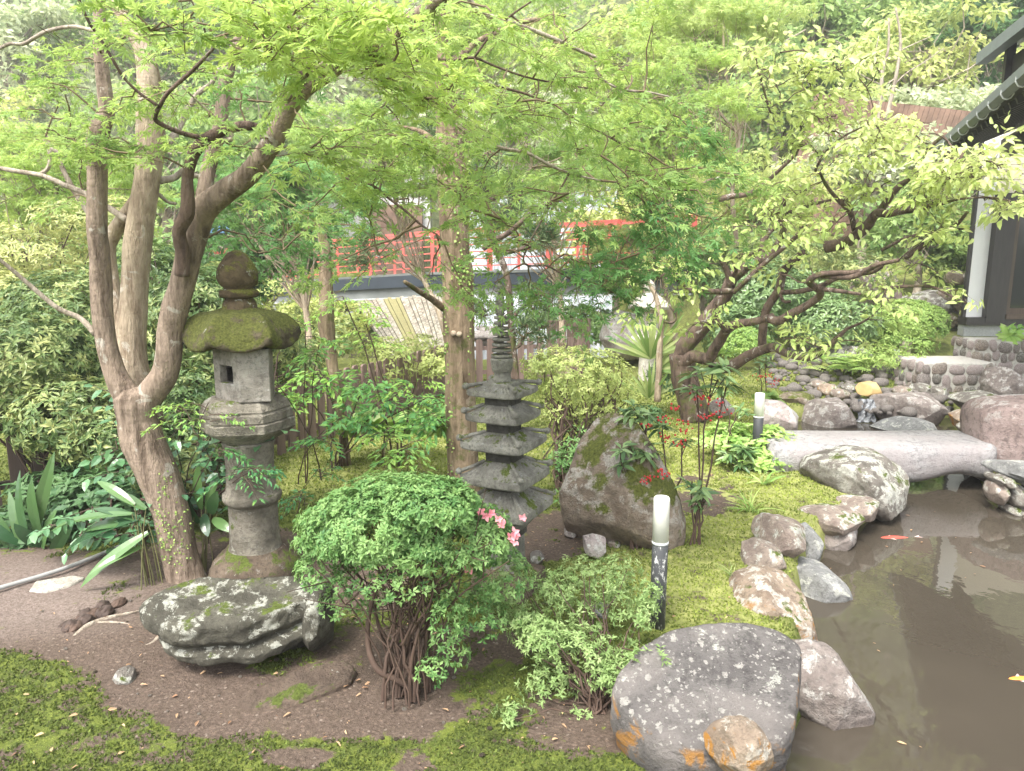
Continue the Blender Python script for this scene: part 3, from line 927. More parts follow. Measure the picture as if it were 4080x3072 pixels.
# ================================================================== GROUND, WATER, HILL
WATER_Z = -0.20
def pol(pts, z): return np.array([[*on('W', x, y, z)][:2] for x, y in pts])
POND = pol([(1540, 1950), (1620, 1750), (1690, 1640), (1733, 1540), (1742, 1430), (1722, 1330), (1740, 1250), (1775, 1190), (1850, 1140),
            (1925, 1092), (1955, 1052), (1880, 1028), (1700, 1000), (1640, 960), (1655, 925), (1700, 912), (1780, 906), (1850, 903), (1905, 905), (2000, 905), (2075, 902),
            (2110, 930), (2100, 1000), (2125, 1060), (2260, 1085), (2400, 1110), (2600, 1150), (3300, 1500), (3300, 1950)], WATER_Z)
def sd_poly(p, poly):
    x, y = p[:, 0], p[:, 1]
    inside = np.zeros(len(p), bool); dmin = np.full(len(p), 1e9)
    for k in range(len(poly)):
        ax, ay = poly[k]; bx, by = poly[(k + 1) % len(poly)]
        ex, ey = bx - ax, by - ay
        t = np.clip(((x - ax) * ex + (y - ay) * ey) / (ex * ex + ey * ey + 1e-12), 0, 1)
        dmin = np.minimum(dmin, np.hypot(x - ax - t * ex, y - ay - t * ey))
        c = ((ay > y) != (by > y)) & (x < (bx - ax) * (y - ay) / (by - ay + 1e-12) + ax)
        inside ^= c
    return np.where(inside, -dmin, dmin)
def sst(v, a, b):
    t = np.clip((v - a) / (b - a), 0, 1); return t * t * (3 - 2 * t)
def height(x, y):
    x = np.asarray(x, float); y = np.asarray(y, float)
    p = np.stack([x, y, np.zeros_like(x)], -1)
    h = .030 * fbm(p, .9, 3, 3) + .012 * fbm(p, 6, 3, 5)
    h = h + sst(x, 1.3, 4.2) * sst(y, 9.9, 13.6) * .50
    h = h + sst(y, 13.8, 17.0) * sst(x, 3.6, 6.5) * .9
    h = h - sst(y, 13.6, 15.5) * .9 * (1 - sst(x, 2.5, 6))
    h = h + np.clip(y - 26, 0, None) * .62
    h = h + np.clip(y - 17.5, 0, None) * .45 * sst(x, 3.5, 9) + np.clip(-x - 8.5, 0, None) * .35 * sst(y, 6, 14)
    h = h + .5 * fbm(p, .25, 4, 8) * sst(y, 16, 24)
    sd = sd_poly(p[..., :2].reshape(-1, 2), POND).reshape(x.shape)
    k = 1 - sst(sd, -.22, .10)
    h = h * (1 - k) + (-.85) * k
    return h
def H(x, y): return float(height(np.array([x]), np.array([y]))[0])

def proj(V):
    d = V - np.array([0, 0, CAM_H])
    zc = d[:, 1] * CP - d[:, 2] * SP
    u = d[:, 0] / zc; v = -(d[:, 1] * SP + d[:, 2] * CP) / zc
    s = TILES['W'][2]
    return (u * FPX + 2040) / s, (v * FPX + 1536) / s

def dens(segs):
    out = []
    for a, b, st in segs: out.append(np.arange(a, b, st))
    return np.unique(np.round(np.concatenate(out), 4))
gx = dens([(-22, -5, .6), (-5, -2.6, .12), (-2.6, 3.4, .035), (3.4, 6, .08), (6, 24.1, .6)])
gy = dens([(-3, 1.2, .4), (1.2, 1.7, .06), (1.7, 5.6, .035), (5.6, 10.2, .07), (10.2, 17, .15), (17, 30.1, .6)])
X, Y = np.meshgrid(gx, gy)
Z = height(X, Y)
V = np.stack([X, Y, Z], -1).reshape(-1, 3)
wx, wy = proj(V)
def ell(cx, cy, rx, ry, soft=.35):
    d = np.hypot((wx + wob[0] - cx) / rx, (wy + wob[1] - cy) / ry)
    return 1 - sst(d, 1 - soft, 1 + soft)
def dirt_yellow(V):
    global wob
    wob = (90 * fbm(V, 2.6, 4, 81), 45 * fbm(V, 2.6, 4, 82))
    moss = np.full(len(V), .84) + .26 * fbm(V, 2.2, 3, 21)
    for e in [(120, 1290, 330, 110, .3), (300, 1400, 260, 70, .3), (480, 1490, 300, 60, .35), (560, 1560, 200, 40, .4), (860, 1520, 190, 60, .4), (640, 1640, 70, 25, .4), (930, 1640, 55, 30, .4),
              (1190, 1150, 70, 70, .3), (1230, 1570, 150, 75, .35), (1500, 1080, 70, 40, .6), (760, 1250, 180, 60, .5), (500, 1190, 200, 50, .4), (900, 1400, 220, 70, .5)]:
        moss = moss - .70 * ell(*e)
    moss = moss - .22 * ell(170, 1560, 420, 150, .5)
    pth = ell(60, 1290, 260, 85, .5)
    front = (V[:, 1] < 5.6)
    yel = .95 * ell(1600, 1120, 330, 260, .3) + .9 * ell(800, 1000, 420, 85, .3) + .45 * sst(V[:, 1], 5.5, 7.5)
    return np.clip(moss, 0, 1), np.clip(yel, 0, 1), pth
moss_a, yel_a, path_a = dirt_yellow(V)
vis = (V[:, 1] > .5)
path_a = path_a * vis
micro = .012 * fbm(V, 14, 4, 33) * (moss_a > .3) * (np.abs(V[:, 1]) < 9)
V[:, 2] += micro
ny, nx = X.shape
i = np.arange(ny - 1)[:, None]; j = np.arange(nx - 1)[None]
F = np.stack([i * nx + j, i * nx + j + 1, (i + 1) * nx + j + 1, (i + 1) * nx + j], -1).reshape(-1, 4)
me = mesh_np('ground', V, F.ravel(), np.full(len(F), 4), attr={'moss': moss_a, 'yellow': yel_a, 'path': path_a}, smooth=True)
ground = link('ground', me, M['ground'])
tag(ground, 'mossy garden ground with patches of bare brown earth', 'ground', kind='structure')
# hillside behind, beginning under the last metres of the garden sheet
hx = np.arange(-70, 70.1, 1.6); hy = np.arange(28.2, 110, 1.6)
X2, Y2 = np.meshgrid(hx, hy); Z2 = height(X2, Y2) - .15 + 1.2 * fbm(np.stack([X2, Y2, X2 * 0], -1), .15, 3, 4)
V2 = np.stack([X2, Y2, Z2], -1).reshape(-1, 3)
ny, nx = X2.shape; i = np.arange(ny - 1)[:, None]; j = np.arange(nx - 1)[None]
F = np.stack([i * nx + j, i * nx + j + 1, (i + 1) * nx + j + 1, (i + 1) * nx + j], -1).reshape(-1, 4)
hill = link('hillside', mesh_np('hillside', V2, F.ravel(), np.full(len(F), 4), smooth=True), M['hill'])
tag(hill, 'steep wooded hillside rising behind the garden', 'hillside', kind='structure')

# water sheet
mb = MB(); mb.add([(0.3, -1, WATER_Z), (12, -1, WATER_Z), (12, 10.2, WATER_Z), (0.3, 10.2, WATER_Z)], [(0, 1, 2, 3)])
tag(mb.build('pond_water', M['water']), 'still brown pond water mirroring the rocks', 'pond', kind='structure')
mb = MB(); mb.add([(-20, 15.2, -.62), (5, 15.2, -.62), (5, 27, -.62), (-20, 27, -.62)], [(0, 1, 2, 3)])
tag(mb.build('river_water', M['water']), 'shallow river below the red bridge', 'river', kind='structure')

# moss carpet: short tufts standing on the near ground
n = 420000
px_ = RNG.uniform(-1, 1, n); py_ = 1.9 + 9.5 * RNG.random(n) ** 1.9
px_ = px_ * (1.2 + .62 * py_)
Pg = np.stack([px_, py_, height(px_, py_)], -1)
wx, wy = proj(Pg)
mo, ye, pa = dirt_yellow(Pg)
mask = (mo + .55 * fbm(Pg, 7, 5, 60) > .42) & (Pg[:, 2] > -.05) & (wx > -60) & (wx < 2270) & (wy < 1760)
clump = fbm(Pg, 30, 2, 71)
mask &= clump > -.35
Pg, ye, clump = Pg[mask], ye[mask], clump[mask]
n = len(Pg)
Pg[:, 2] += .012 * fbm(Pg, 14, 4, 33) + .004 * clump
tip = unit(RNG.normal(0, .75, (n, 3)) + np.array([0, 0, 1.0]))
tint = np.clip(.18 + .22 * clump + .28 * fbm(Pg, 3, 3, 72) + .55 * ye + RNG.normal(0, .16, n), 0, 1)
sz = (.007 + .009 * RNG.random(n)) * (1 + .16 * (Pg[:, 1] - 2))
tri_t = (np.array([[0, .35, 0], [1, 0, 0], [0, -.35, 0]]), [(0, 2, 1)])
o = leaf_cloud('moss_carpet', tri_t, Pg, tip, RNG.normal(0, 1, (n, 3)), sz, M['moss'], None, tint)
tag(o, 'carpet of green and yellow moss over the garden floor', 'moss', kind='stuff')

# fallen leaves and bits of debris, too many and small to count
n = 900
fx = RNG.uniform(-2.6, 2.2, n); fy = 2.0 + 4.5 * RNG.random(n) ** 1.4
Pf = np.stack([fx, fy, height(fx, fy) + .012], -1); wx, wy = proj(Pf)
mo, ye, pa = dirt_yellow(Pf)
kp = (Pf[:, 2] > -.03) & ((mo < .6) | (RNG.random(n) < .35))
Pf = Pf[kp]; n = len(Pf)
a = RNG.random(n) * 6.28
tag(leaf_cloud('leaf_litter', t_lens(.4, .2, .1), Pf, np.stack([np.cos(a), np.sin(a), RNG.normal(0, .15, n)], -1), np.array([0, 0, 1.]) + RNG.normal(0, .35, (n, 3)),
    .010 + .028 * RNG.random(n) ** 2, M['dry'], None), 'small dry leaves scattered over earth and moss', 'leaf litter', kind='stuff')

# leaves, petals and a few twigs adrift on the pond
n = 90
fx = RNG.uniform(1.2, 3.6, n); fy = RNG.uniform(2.4, 6.6, n); sdv = sd_poly(np.stack([fx, fy], 1), POND); kp = (sdv < -.1) & ((sdv > -.5) | (RNG.random(n) < .3))
Pf = np.stack([fx, fy, np.full(n, WATER_Z + .006)], -1)[kp]; n = len(Pf); a = RNG.random(n) * 6.28
tag(leaf_cloud('floating_leaves', t_lens(.4, .05, .03), Pf, np.stack([np.cos(a), np.sin(a), 0 * a], -1), np.array([0, 0, 1.]) + RNG.normal(0, .06, (n, 3)), .014 + .03 * RNG.random(n) ** 2, M['dry'], None),
    'few small leaves drifting on the pond near the shore rocks', 'leaf litter', kind='stuff')
# ================================================================== STONE LANTERN
LY = on('W', 520, 1236, 0).y
def zz(t, y, Y, x=1106): return at(t, x, y, Y).z
LX = at('W', 540, 1000, LY).x
lan = empty('stone_lantern', (LX, LY, 0), 'tall old stone lantern with a thick mossy mushroom-like roof beside the forked maple trunk', 'stone lantern')
def hexring(r, z, n=48, k=.9, dx=0, dy=0, rot=0.15):
    """rounded hexagon"""
    out = []
    for i in range(n):
        a = 2 * math.pi * i / n
        aa = (a % (math.pi / 3)) - math.pi / 6
        rr = r * ((1 - k) + k * math.cos(math.pi / 6) / math.cos(aa))
        out.append(Vector((LX + dx + rr * math.cos(a + rot), LY + dy + rr * math.sin(a + rot), z)))
    return out
def worn(o, amt=.01, sc=6, seed=0):
    me = o.data; n = len(me.vertices); co = np.zeros(n * 3, np.float32); me.vertices.foreach_get('co', co); co = co.reshape(-1, 3)
    c = co.mean(0); d = unit(co - c)
    co = co + d * (amt * fbm(co, sc, 4, seed))[:, None] + d * (amt * .5 * fbm(co, sc * 5, 3, seed + 3))[:, None]
    me.vertices.foreach_set('co', co.astype(np.float32).ravel()); me.update(); return o
zD = lambda y: zz('D', y, LY, 1555)
zG = lambda y: zz('G', y, LY, 1640)
sc_ = pxm(LY, 'D') * 1.02
def lathe_n(name, prof, mat, amt=.006, n=56, sub=5, **kw):
    prof = catmull([(r, z, 0) for r, z in prof], sub)[:, :2]
    mb = MB(); mb.ring_loft([[Vector((LX + r * math.cos(2 * math.pi * i / n), LY + r * math.sin(2 * math.pi * i / n), z)) for i in range(n)] for r, z in prof])
    return worn(mb.build(name, mat, lan, smooth=True), amt, 7, 3)
def hex_n(name, prof, mat, amt=.006, k=.95, sub=1, dx=0):
    mb = MB(); pr = catmull([(r, z, 0) for r, z in prof], sub)[:, :2] if sub > 1 else np.array(prof)
    mb.ring_loft([hexring(r, z, k=k, dx=dx) for r, z in pr])
    return worn(mb.build(name, mat, lan, smooth=False), amt, 7, 5)
# base, shaft with two collars
M['lantern_fin'] = rockmat('mossy_finial_stone', (0.20, 0.15, 0.09), (0.07, 0.05, 0.03), lich=.1, moss=.62, sc=1.8, mosscol=(.15, .15, .035))
b0 = H(LX, LY) - .05
lathe_n('base', [(.27, b0), (.265, zG(330)), (.24, zG(270)), (.20, zG(235)), (.17, zG(205))], M['lantern_base'], .02)
rs = 160 * sc_
lathe_n('shaft', [(rs * 1.12, zG(230)), (rs * 1.02, zG(175)), (rs * .98, zG(60)), (rs * .97, zD(1600)), (rs * 1.0, zD(1585)), (rs * 1.16, zD(1560)), (rs * 1.17, zD(1525)), (rs * 1.02, zD(1500)),
                  (rs * .96, zD(1380)), (rs * .98, zD(1250)), (rs * 1.05, zD(1185))], M['lantern'], .008)
hex_n('platform', [(.145, zD(1188)), (.20, zD(1150)), (.255, zD(1115)), (.275, zD(1095)), (.278, zD(1045)), (.262, zD(1035)), (.27, zD(1030)), (.268, zD(985)), (.255, zD(975)), (.258, zD(962)), (.235, zD(925)), (.20, zD(900))], M['lantern'], .014, k=.85)
# fire box: six walls, the openings left through them
zb, zt = zD(905), zD(575)
rb = 232 * sc_
fb = MB(); rot = .15 + math.pi / 6 - .52
corners = [Vector((LX + rb * math.cos(math.pi / 3 * k - math.pi / 2 + .20), LY + rb * math.sin(math.pi / 3 * k - math.pi / 2 - .30), 0)) for k in range(6)]
cc = Vector((LX, LY, 0))
for k in range(6):
    a, b_ = corners[k], corners[(k + 1) % 6]
    d = (b_ - a); L = d.length; d.normalize(); nrm = Vector((d.y, -d.x, 0)); th = .05
    open_ = k in (5, 2)
    def piece(u0, u1, z0, z1):
        ctr = a + d * ((u0 + u1) / 2 * L) - nrm * (th / 2); ctr.z = (z0 + z1) / 2
        fb.box(ctr, ((u1 - u0) * L, th, z1 - z0), M=Matrix((d, -nrm, Vector((0, 0, 1)))).transposed())
    if open_:
        w0, w1 = (.24, .76); q0, q1 = zD(795), zD(685)
        piece(0, w0, zb, zt); piece(w1, 1, zb, zt); piece(w0, w1, zb, q0); piece(w0, w1, q1, zt)
    else:
        piece(0, 1, zb, zt)
fo = fb.build('fire_box', rockmat('fire_box_stone', (0.40, 0.37, 0.32), (0.16, 0.14, 0.12), lich=.5, lichen=(.5, .49, .45), moss=.05, sc=1.6), lan)
mm = fo.modifiers.new('bevel', 'BEVEL'); mm.width = .006; mm.segments = 2
# roof: hexagonal, domed, with rolled-up corners
n = 132; rings = []
Rr = 360 * sc_
zt_, zl = zD(330), zD(548)
def roof_r(a, t):
    aa = ((a) % (math.pi / 3)) - math.pi / 6
    hexk = math.cos(math.pi / 6) / math.cos(aa)
    k = .80 * hexk + .20
    return k
prof = [(.0, 1.0), (.16, 1.0), (.30, .985), (.46, .93), (.62, .88), (.76, .75), (.86, .56), (.93, .40), (.975, .24), (.99, .10), (1.0, .03), (.99, -.08), (.94, -.15), (.82, -.15), (.65, -.08), (.50, .0), (.3, .0), (.0, .0)]
prof = catmull([(r, z, 0) for r, z in prof], 3)[:, :2]
vs = []
for r, z in prof:
    ring = []
    for i in range(n):
        a = 2 * math.pi * i / n
        corner = abs(((a) % (math.pi / 3)) / (math.pi / 3) - .5) * 2     # 1 at corners (a=0,60..)
        corner = corner ** 2.2
        lift = (.30 * corner - .05) * max(0, (r - .5) / .5) ** 1.6
        rr = Rr * r * (.87 + .155 * corner * max(0, r - .3) / .7)
        ring.append(Vector((LX + rr * math.cos(a + .30), LY + rr * math.sin(a + .30), zl + (zt_ - zl) * (z + lift))))
    rings.append(ring)
mb = MB(); mb.ring_loft(rings)
worn(mb.build('roof', M['lantern_moss'], lan, smooth=True), .016, 6, 9)
jp = [(.0, zD(-45)), (.02, zD(-40)), (.055, zD(-15)), (.082, zD(30)), (.106, zD(80)), (.112, zD(120)), (.102, zD(170)), (.078, zD(203)), (.102, zD(214)), (.107, zD(235)), (.10, zD(256)), (.078, zD(264)), (.079, zD(275)), (.09, zD(295)), (.094, zD(318)), (.098, zD(340))]
lathe_n('finial', [(r, z) for r, z in jp][::-1], M['lantern_fin'], .010, sub=4)

# ================================================================== FIVE-ROOFED STONE PAGODA
PY = on('W', 1117, 1268, 0).y
def pX(t, x, y): return at(t, x, y, PY).x
PX0 = pX('E', 1060, 1300)
pag = empty('stone_pagoda', (PX0, PY, 0), 'slender weathered grey stone pagoda with five tiled roofs and a ringed spire', 'stone pagoda')
zE = lambda y: zz('E', y, PY, 1060); zH = lambda y: zz('H', y, PY, 1140)
ps = pxm(PY, 'E') * 1.0
TH = R(-27)
def lean(z):  # it leans a little: the spire stands left of the base
    return (z - zE(1300)) * (-.028)
def sq(s, z, cx=None, n=1):
    h = s / 2; c = Vector((PX0 + lean(z), PY, z))
    out = []
    cs = [(-h, -h), (h, -h), (h, h), (-h, h)]
    for k in range(4):
        a, b_ = cs[k], cs[(k + 1) % 4]
        for i in range(n):
            t = i / n; x = a[0] * (1 - t) + b_[0] * t; y = a[1] * (1 - t) + b_[1] * t
            out.append(c + Vector((x * math.cos(TH) - y * math.sin(TH), x * math.sin(TH) + y * math.cos(TH), 0)))
    return out
def body(name, z0, z1, s, mat):
    mb = MB(); mb.ring_loft([sq(s, z0), sq(s, z1)])
    o = mb.build(name, mat, pag, bevel=.004); return o
PR = 1.0 / (abs(math.cos(TH)) + abs(math.sin(TH)))
roofs = [  # y eave bottom, y eave top, y crown, total width px (tile E)
    (935, 905, 838, 470), (1098, 1062, 975, 500), (1282, 1240, 1150, 575), (1503, 1455, 1335, 600), (1705, 1655, 1520, 640)]
bodies = [(935, 1000, 245), (1095, 1175, 237), (1280, 1370, 258), (1490, 1575, 262), (1700, 1790, 275)]
N_ = 60
for k, (yb, yt, yc, w) in enumerate(roofs):
    s = w * ps * PR; zb_, ze, zc = zE(yb - .104 * w), zE(yt - .104 * w), zE(yc - 27); th = ze - zb_
    sin_ = bodies[k - 1][2] * ps * PR * 1.02 if k else 190 * ps * PR
    rings = []
    def rim(sz, z, up, rib):
        out = sq(sz, z, n=N_)
        for i, q in enumerate(out):
            t = (i % N_) / N_; e = abs(t - .5) * 2
            q.z += up * .30 * e ** 4 + rib * (.5 + .5 * math.cos(2 * math.pi * (t * N_) / 5))
        return out
    rings.append(rim(bodies[k][2] * ps * PR * 1.25, zb_ + .012, 0, 0))
    rings.append(rim(s * .97, zb_ - .002, .018, 0))
    rings.append(rim(s, zb_ + .006, .02, 0))
    rings.append(rim(s, ze - .004, .024, 0))
    for t in np.linspace(0, 1, 9):
        f = t ** 1.0; zq = ze + (zc - ze) * (f ** 1.45)
        rings.append(rim(s * .99 + (sin_ - s * .99) * f, zq, .024 * (1 - f) ** 2, (.006 if t < .98 else 0)))
    mb = MB(); mb.ring_loft(rings)
    ro = mb.build('roof', M['pagoda'], pag, smooth=False)
    worn(ro, .003, 12, k)
    for c in range(4):   # hip ridges with a knob at each corner
        p0 = rim(sin_, zc + .004, 0, 0)[c * N_]; p1 = rim(s * 1.0, ze + .022, .024, 0)[c * N_]
        mid = (p0 + p1) / 2; mid.z -= (zc - ze) * .14 - .006
        V, F = tube(catmull([p0, mid, p1], 6), np.linspace(.009, .012, 13), 8)
        me = mesh_np('ridge', V, F.ravel(), np.full(len(F), 4), smooth=True); rg = link('ridge', me, M['pagoda'], ro)
        mb = MB(); d = (p1 - mid).normalized()
        mb.lathe(p1 + d * .004 + Vector((0, 0, -.014)), [(.001, -.004), (.014, .0), (.020, .012), (.017, .026), (.006, .034)], 10)
        worn(mb.build('ridge_end', M['pagoda'], ro, smooth=True), .002, 30, c)
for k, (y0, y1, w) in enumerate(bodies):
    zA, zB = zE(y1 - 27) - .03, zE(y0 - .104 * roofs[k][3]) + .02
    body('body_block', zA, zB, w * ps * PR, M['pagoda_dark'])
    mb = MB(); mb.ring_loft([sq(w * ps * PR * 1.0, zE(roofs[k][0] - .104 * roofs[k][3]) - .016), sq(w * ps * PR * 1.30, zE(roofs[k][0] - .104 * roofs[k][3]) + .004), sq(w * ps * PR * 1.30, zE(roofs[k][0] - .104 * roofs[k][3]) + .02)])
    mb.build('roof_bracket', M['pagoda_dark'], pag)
# lowest block, pedestal
body('pedestal', -.05, zE(1770), .15, M['pagoda'])
mb = MB(); mb.ring_loft([sq(.17, zH(95)), sq(.235, zH(50)), sq(.235, zH(15))]); mb.build('capital', M['pagoda'], pag, bevel=.004)
mb = MB(); mb.ring_loft([sq(.34, -.06), sq(.32, .10), sq(.22, .125)]); worn(mb.build('base_stone', M['lantern_base'], pag, bevel=.01), .01, 8, 2)
mb = MB(); mb.ring_loft([sq(285 * ps * PR * .98, zE(845)), sq(285 * ps * PR, zE(840)), sq(285 * ps * PR, zE(812)), sq(285 * ps * PR * .95, zE(803))]); mb.build('spire_plate', M['pagoda'], pag, bevel=.003)
def plathe(name, prof, n=28, **k):
    zc = sum(z for r, z in prof) / len(prof)
    mb = MB(); mb.lathe((PX0 + lean(zc), PY, 0), prof, n); return mb.build(name, M['pagoda'], pag, smooth=True)
u = ps
plathe('spire_neck', [(64 * u, zE(806)), (62 * u, zE(790)), (54 * u, zE(765)), (56 * u, zE(752)), (58 * u, zE(746))])
plathe('spire_bowl', [(50 * u, zE(750)), (64 * u, zE(740)), (70 * u, zE(715)), (72 * u, zE(690)), (74 * u, zE(684)), (76 * u, zE(662)), (74 * u, zE(656)), (60 * u, zE(652))])
plathe('spire_rod', [(22 * u, zE(660)), (18 * u, zE(240)), (10 * u, zE(200))], 12)
ys = np.linspace(638, 392, 8)
for i, y in enumerate(ys):
    r = np.interp(i, [0, 7], [70, 42]) * u
    plathe('spire_ring', [(r * .55, zE(y + 11)), (r * .95, zE(y + 10)), (r, zE(y + 5)), (r, zE(y - 6)), (r * .96, zE(y - 9)), (r * .55, zE(y - 10))])
# openwork flame below the tip: four toothed fins
mb = MB()
for k in range(4):
    a = k * math.pi / 2 + .5; c = Vector((PX0 + lean(zE(300)), PY, 0)); dr = Vector((math.cos(a), math.sin(a), 0)); nn = Vector((-dr.y, dr.x, 0)) * .006
    prof = []
    for i, y in enumerate(np.linspace(378, 232, 15)):
        prof.append((np.interp(i, [0, 4, 10, 14], [30, 44, 34, 14]) * u * (1.0 if i % 2 else .72), zE(y)))
    for i in range(len(prof) - 1):
        (r0, z0), (r1, z1) = prof[i], prof[i + 1]
        q = [c + Vector((0, 0, z0)), c + dr * r0 + Vector((0, 0, z0)), c + dr * r1 + Vector((0, 0, z1)), c + Vector((0, 0, z1))]
        mb.add([p + nn for p in q] + [p - nn for p in q], [(0, 1, 2, 3), (7, 6, 5, 4), (1, 5, 6, 2)])
mb.build('spire_flame', M['pagoda'], pag)
plathe('spire_tip', [(8 * u, zE(232)), (30 * u, zE(222)), (34 * u, zE(212)), (14 * u, zE(204)), (26 * u, zE(190)), (24 * u, zE(178)), (9 * u, zE(158)), (1.5 * u, zE(138))], 16)

# ================================================================== GARDEN LAMPS
def bollard(xb, yb, label, flaked, h=.74, ztop=None, r=.047, Yf=None):
    p = on('N', xb, yb, 0) if Yf is None else at('N', xb, yb, Yf)
    e = empty('garden_lamp', (p.x, p.y, H(p.x, p.y)), label, 'garden lamp', 'post lamps in the garden')
    mb = MB(); mb.lathe((p.x, p.y, 0), [(r * .98, -.08), (r * .98, h * .655), (r * .9, h * .66)], 32); mb.build('post', M['post_flaked'] if flaked else M['lamp_post'], e, smooth=True)
    mb = MB(); mb.lathe((p.x, p.y, 0), [(r * 1.03, h * .648), (r * 1.03, h * .666)], 32); mb.build('collar', M['steel'], e, smooth=True)
    mb = MB(); mb.lathe((p.x, p.y, 0), [(r * .99, h * .667), (r * .99, h * .97), (r * .97, h * .985), (r * .85, h * .995), (r * .4, h)], 32); mb.build('lamp_cover', M['lamp_white'], e, smooth=True)
    return e
p1 = on('N', 2618, 2500, 0)
h1 = at('N', 2618, 1977, p1.y).z
bollard(2618, 2500, 'near post lamp with white cylinder head and flaking black post behind the big spotted boulder', True, h1, r=34 * pxm(p1.y))
p2 = on('N', 3012, 1840, 0)
h2 = at('N', 3012, 1565, p2.y).z
bollard(3012, 1840, 'farther post lamp with white cylinder head standing by the pale bridge stone', False, h2, r=20 * pxm(p2.y))

# ================================================================== SHORE ROCKS
def rk(label, tile, pts, Yc, th, mat, **k): return outline_rock('rock', label, 'rock', tile, pts, Yc, th, M[mat], **k)
# big spotted boulder at the water's edge (flat top tilted to the viewer)
zt = .30
top = [on('W', 1322, 1500, .24), on('W', 1330, 1455, .28), on('W', 1385, 1395, .33), on('W', 1450, 1358, .36), on('W', 1530, 1343, .38), on('W', 1610, 1340, .38), on('W', 1680, 1356, .37), on('W', 1730, 1392, .34),
       on('W', 1728, 1480, .30), on('W', 1715, 1560, .26), on('W', 1690, 1600, .22), on('W', 1600, 1615, .20), on('W', 1500, 1620, .19), on('W', 1420, 1590, .20), on('W', 1360, 1545, .22)]
ring_rock('boulder', 'biggest boulder, flat grey top freckled with white lichen, at the near edge of the pond', 'boulder', top,
          [(1.015, .06, 0, 0), (1.0, .14, 0, .01), (.94, .24, .01, .03), (.90, .36, .02, .05), (.92, .60, .02, .05)], M['rock_boulder'], seed=4, rough=.035)
rk('small pale tan rock bulging from the front face of the biggest boulder', 'I', [(200, 1400), (290, 1345), (400, 1335), (500, 1380), (565, 1470), (585, 1560), (560, 1660), (470, 1720), (330, 1720), (230, 1640), (150, 1540), (140, 1460)], 2.27, .07, 'rock_ochre', seed=3, e=.45, rough=.06)
rk('pink grey rock wedged between the biggest boulder and the water', 'W', [(1710, 1405), (1765, 1400), (1805, 1412), (1845, 1445), (1872, 1490), (1868, 1530), (1840, 1560), (1780, 1580), (1700, 1590), (1690, 1480)], on('W', 1790, 1545, -.2).y + .08, .20, 'rock_purple', seed=8, e=.5, rough=.045)
rk('tan rock with ochre moss streak, next behind the biggest boulder on the shore', 'W', [(1560, 1340), (1575, 1290), (1600, 1258), (1650, 1240), (1700, 1245), (1728, 1275), (1745, 1320), (1752, 1370), (1740, 1410), (1650, 1400), (1580, 1370)], on('W', 1700, 1390, -.15).y + .25, .30, 'rock_ochre', seed=12, rough=.07)
rk('flat slate grey rock sloping into the pond beside the tan mossy rock', 'W', [(1690, 1225), (1740, 1217), (1790, 1228), (1820, 1255), (1830, 1288), (1815, 1302), (1760, 1305), (1720, 1298), (1690, 1260)], on('W', 1780, 1300, -.2).y + .22, .26, 'rock_slate', seed=15, rough=.04)
rk('small round brown rock on moss at the shore left of the jutting pair', 'W', [(1605, 1215), (1608, 1180), (1640, 1170), (1680, 1182), (1692, 1210), (1688, 1232), (1650, 1238), (1615, 1236)], on('W', 1650, 1236, 0).y + .12, .16, 'rock_shore', seed=18)
rk('angular light brown rock overhanging its neighbour on the shore', 'W', [(1620, 1160), (1628, 1125), (1660, 1118), (1700, 1124), (1735, 1135), (1756, 1160), (1740, 1185), (1712, 1198), (1690, 1196), (1660, 1180)], on('W', 1700, 1220, -.05).y + .15, .22, 'rock_shore', seed=21, rough=.06)
rk('upright pale grey rock at the waterline right of the overhanging one', 'W', [(1722, 1140), (1755, 1130), (1772, 1160), (1775, 1205), (1762, 1228), (1738, 1225), (1725, 1200), (1740, 1170)], on('W', 1750, 1232, -.2).y + .08, .14, 'rock_slate', seed=23)
rk('flat topped buff rock with a ledge under it on the far shore', 'W', [(1724, 1112), (1750, 1104), (1800, 1098), (1855, 1103), (1864, 1118), (1845, 1136), (1800, 1150), (1770, 1152), (1740, 1132)], on('W', 1800, 1165, -.12).y + .16, .22, 'rock_shore', seed=26, rough=.045)
rk('dark wet rock under the flat topped buff rock', 'W', [(1765, 1150), (1810, 1138), (1862, 1125), (1866, 1148), (1840, 1165), (1790, 1192), (1768, 1188)], on('W', 1810, 1185, -.2).y + .10, .16, 'rock_purple', seed=29)
rk('small pale slab between the buff rock and the large rounded shore rock', 'W', [(1810, 1082), (1850, 1076), (1895, 1080), (1902, 1095), (1880, 1118), (1850, 1118), (1830, 1098)], on('W', 1855, 1120, -.05).y + .12, .18, 'rock_shore', seed=31)
rk('large rounded lichen-spotted rock in front of the stone bridge slab', 'W', [(1742, 1020), (1760, 998), (1800, 985), (1850, 976), (1900, 978), (1935, 1000), (1960, 1035), (1968, 1075), (1950, 1105), (1920, 1130), (1885, 1135), (1860, 1100), (1820, 1080), (1770, 1070), (1745, 1050)], on('W', 1920, 1128, -.2).y + .35, .48, 'rock_grey', seed=35, rough=.06)
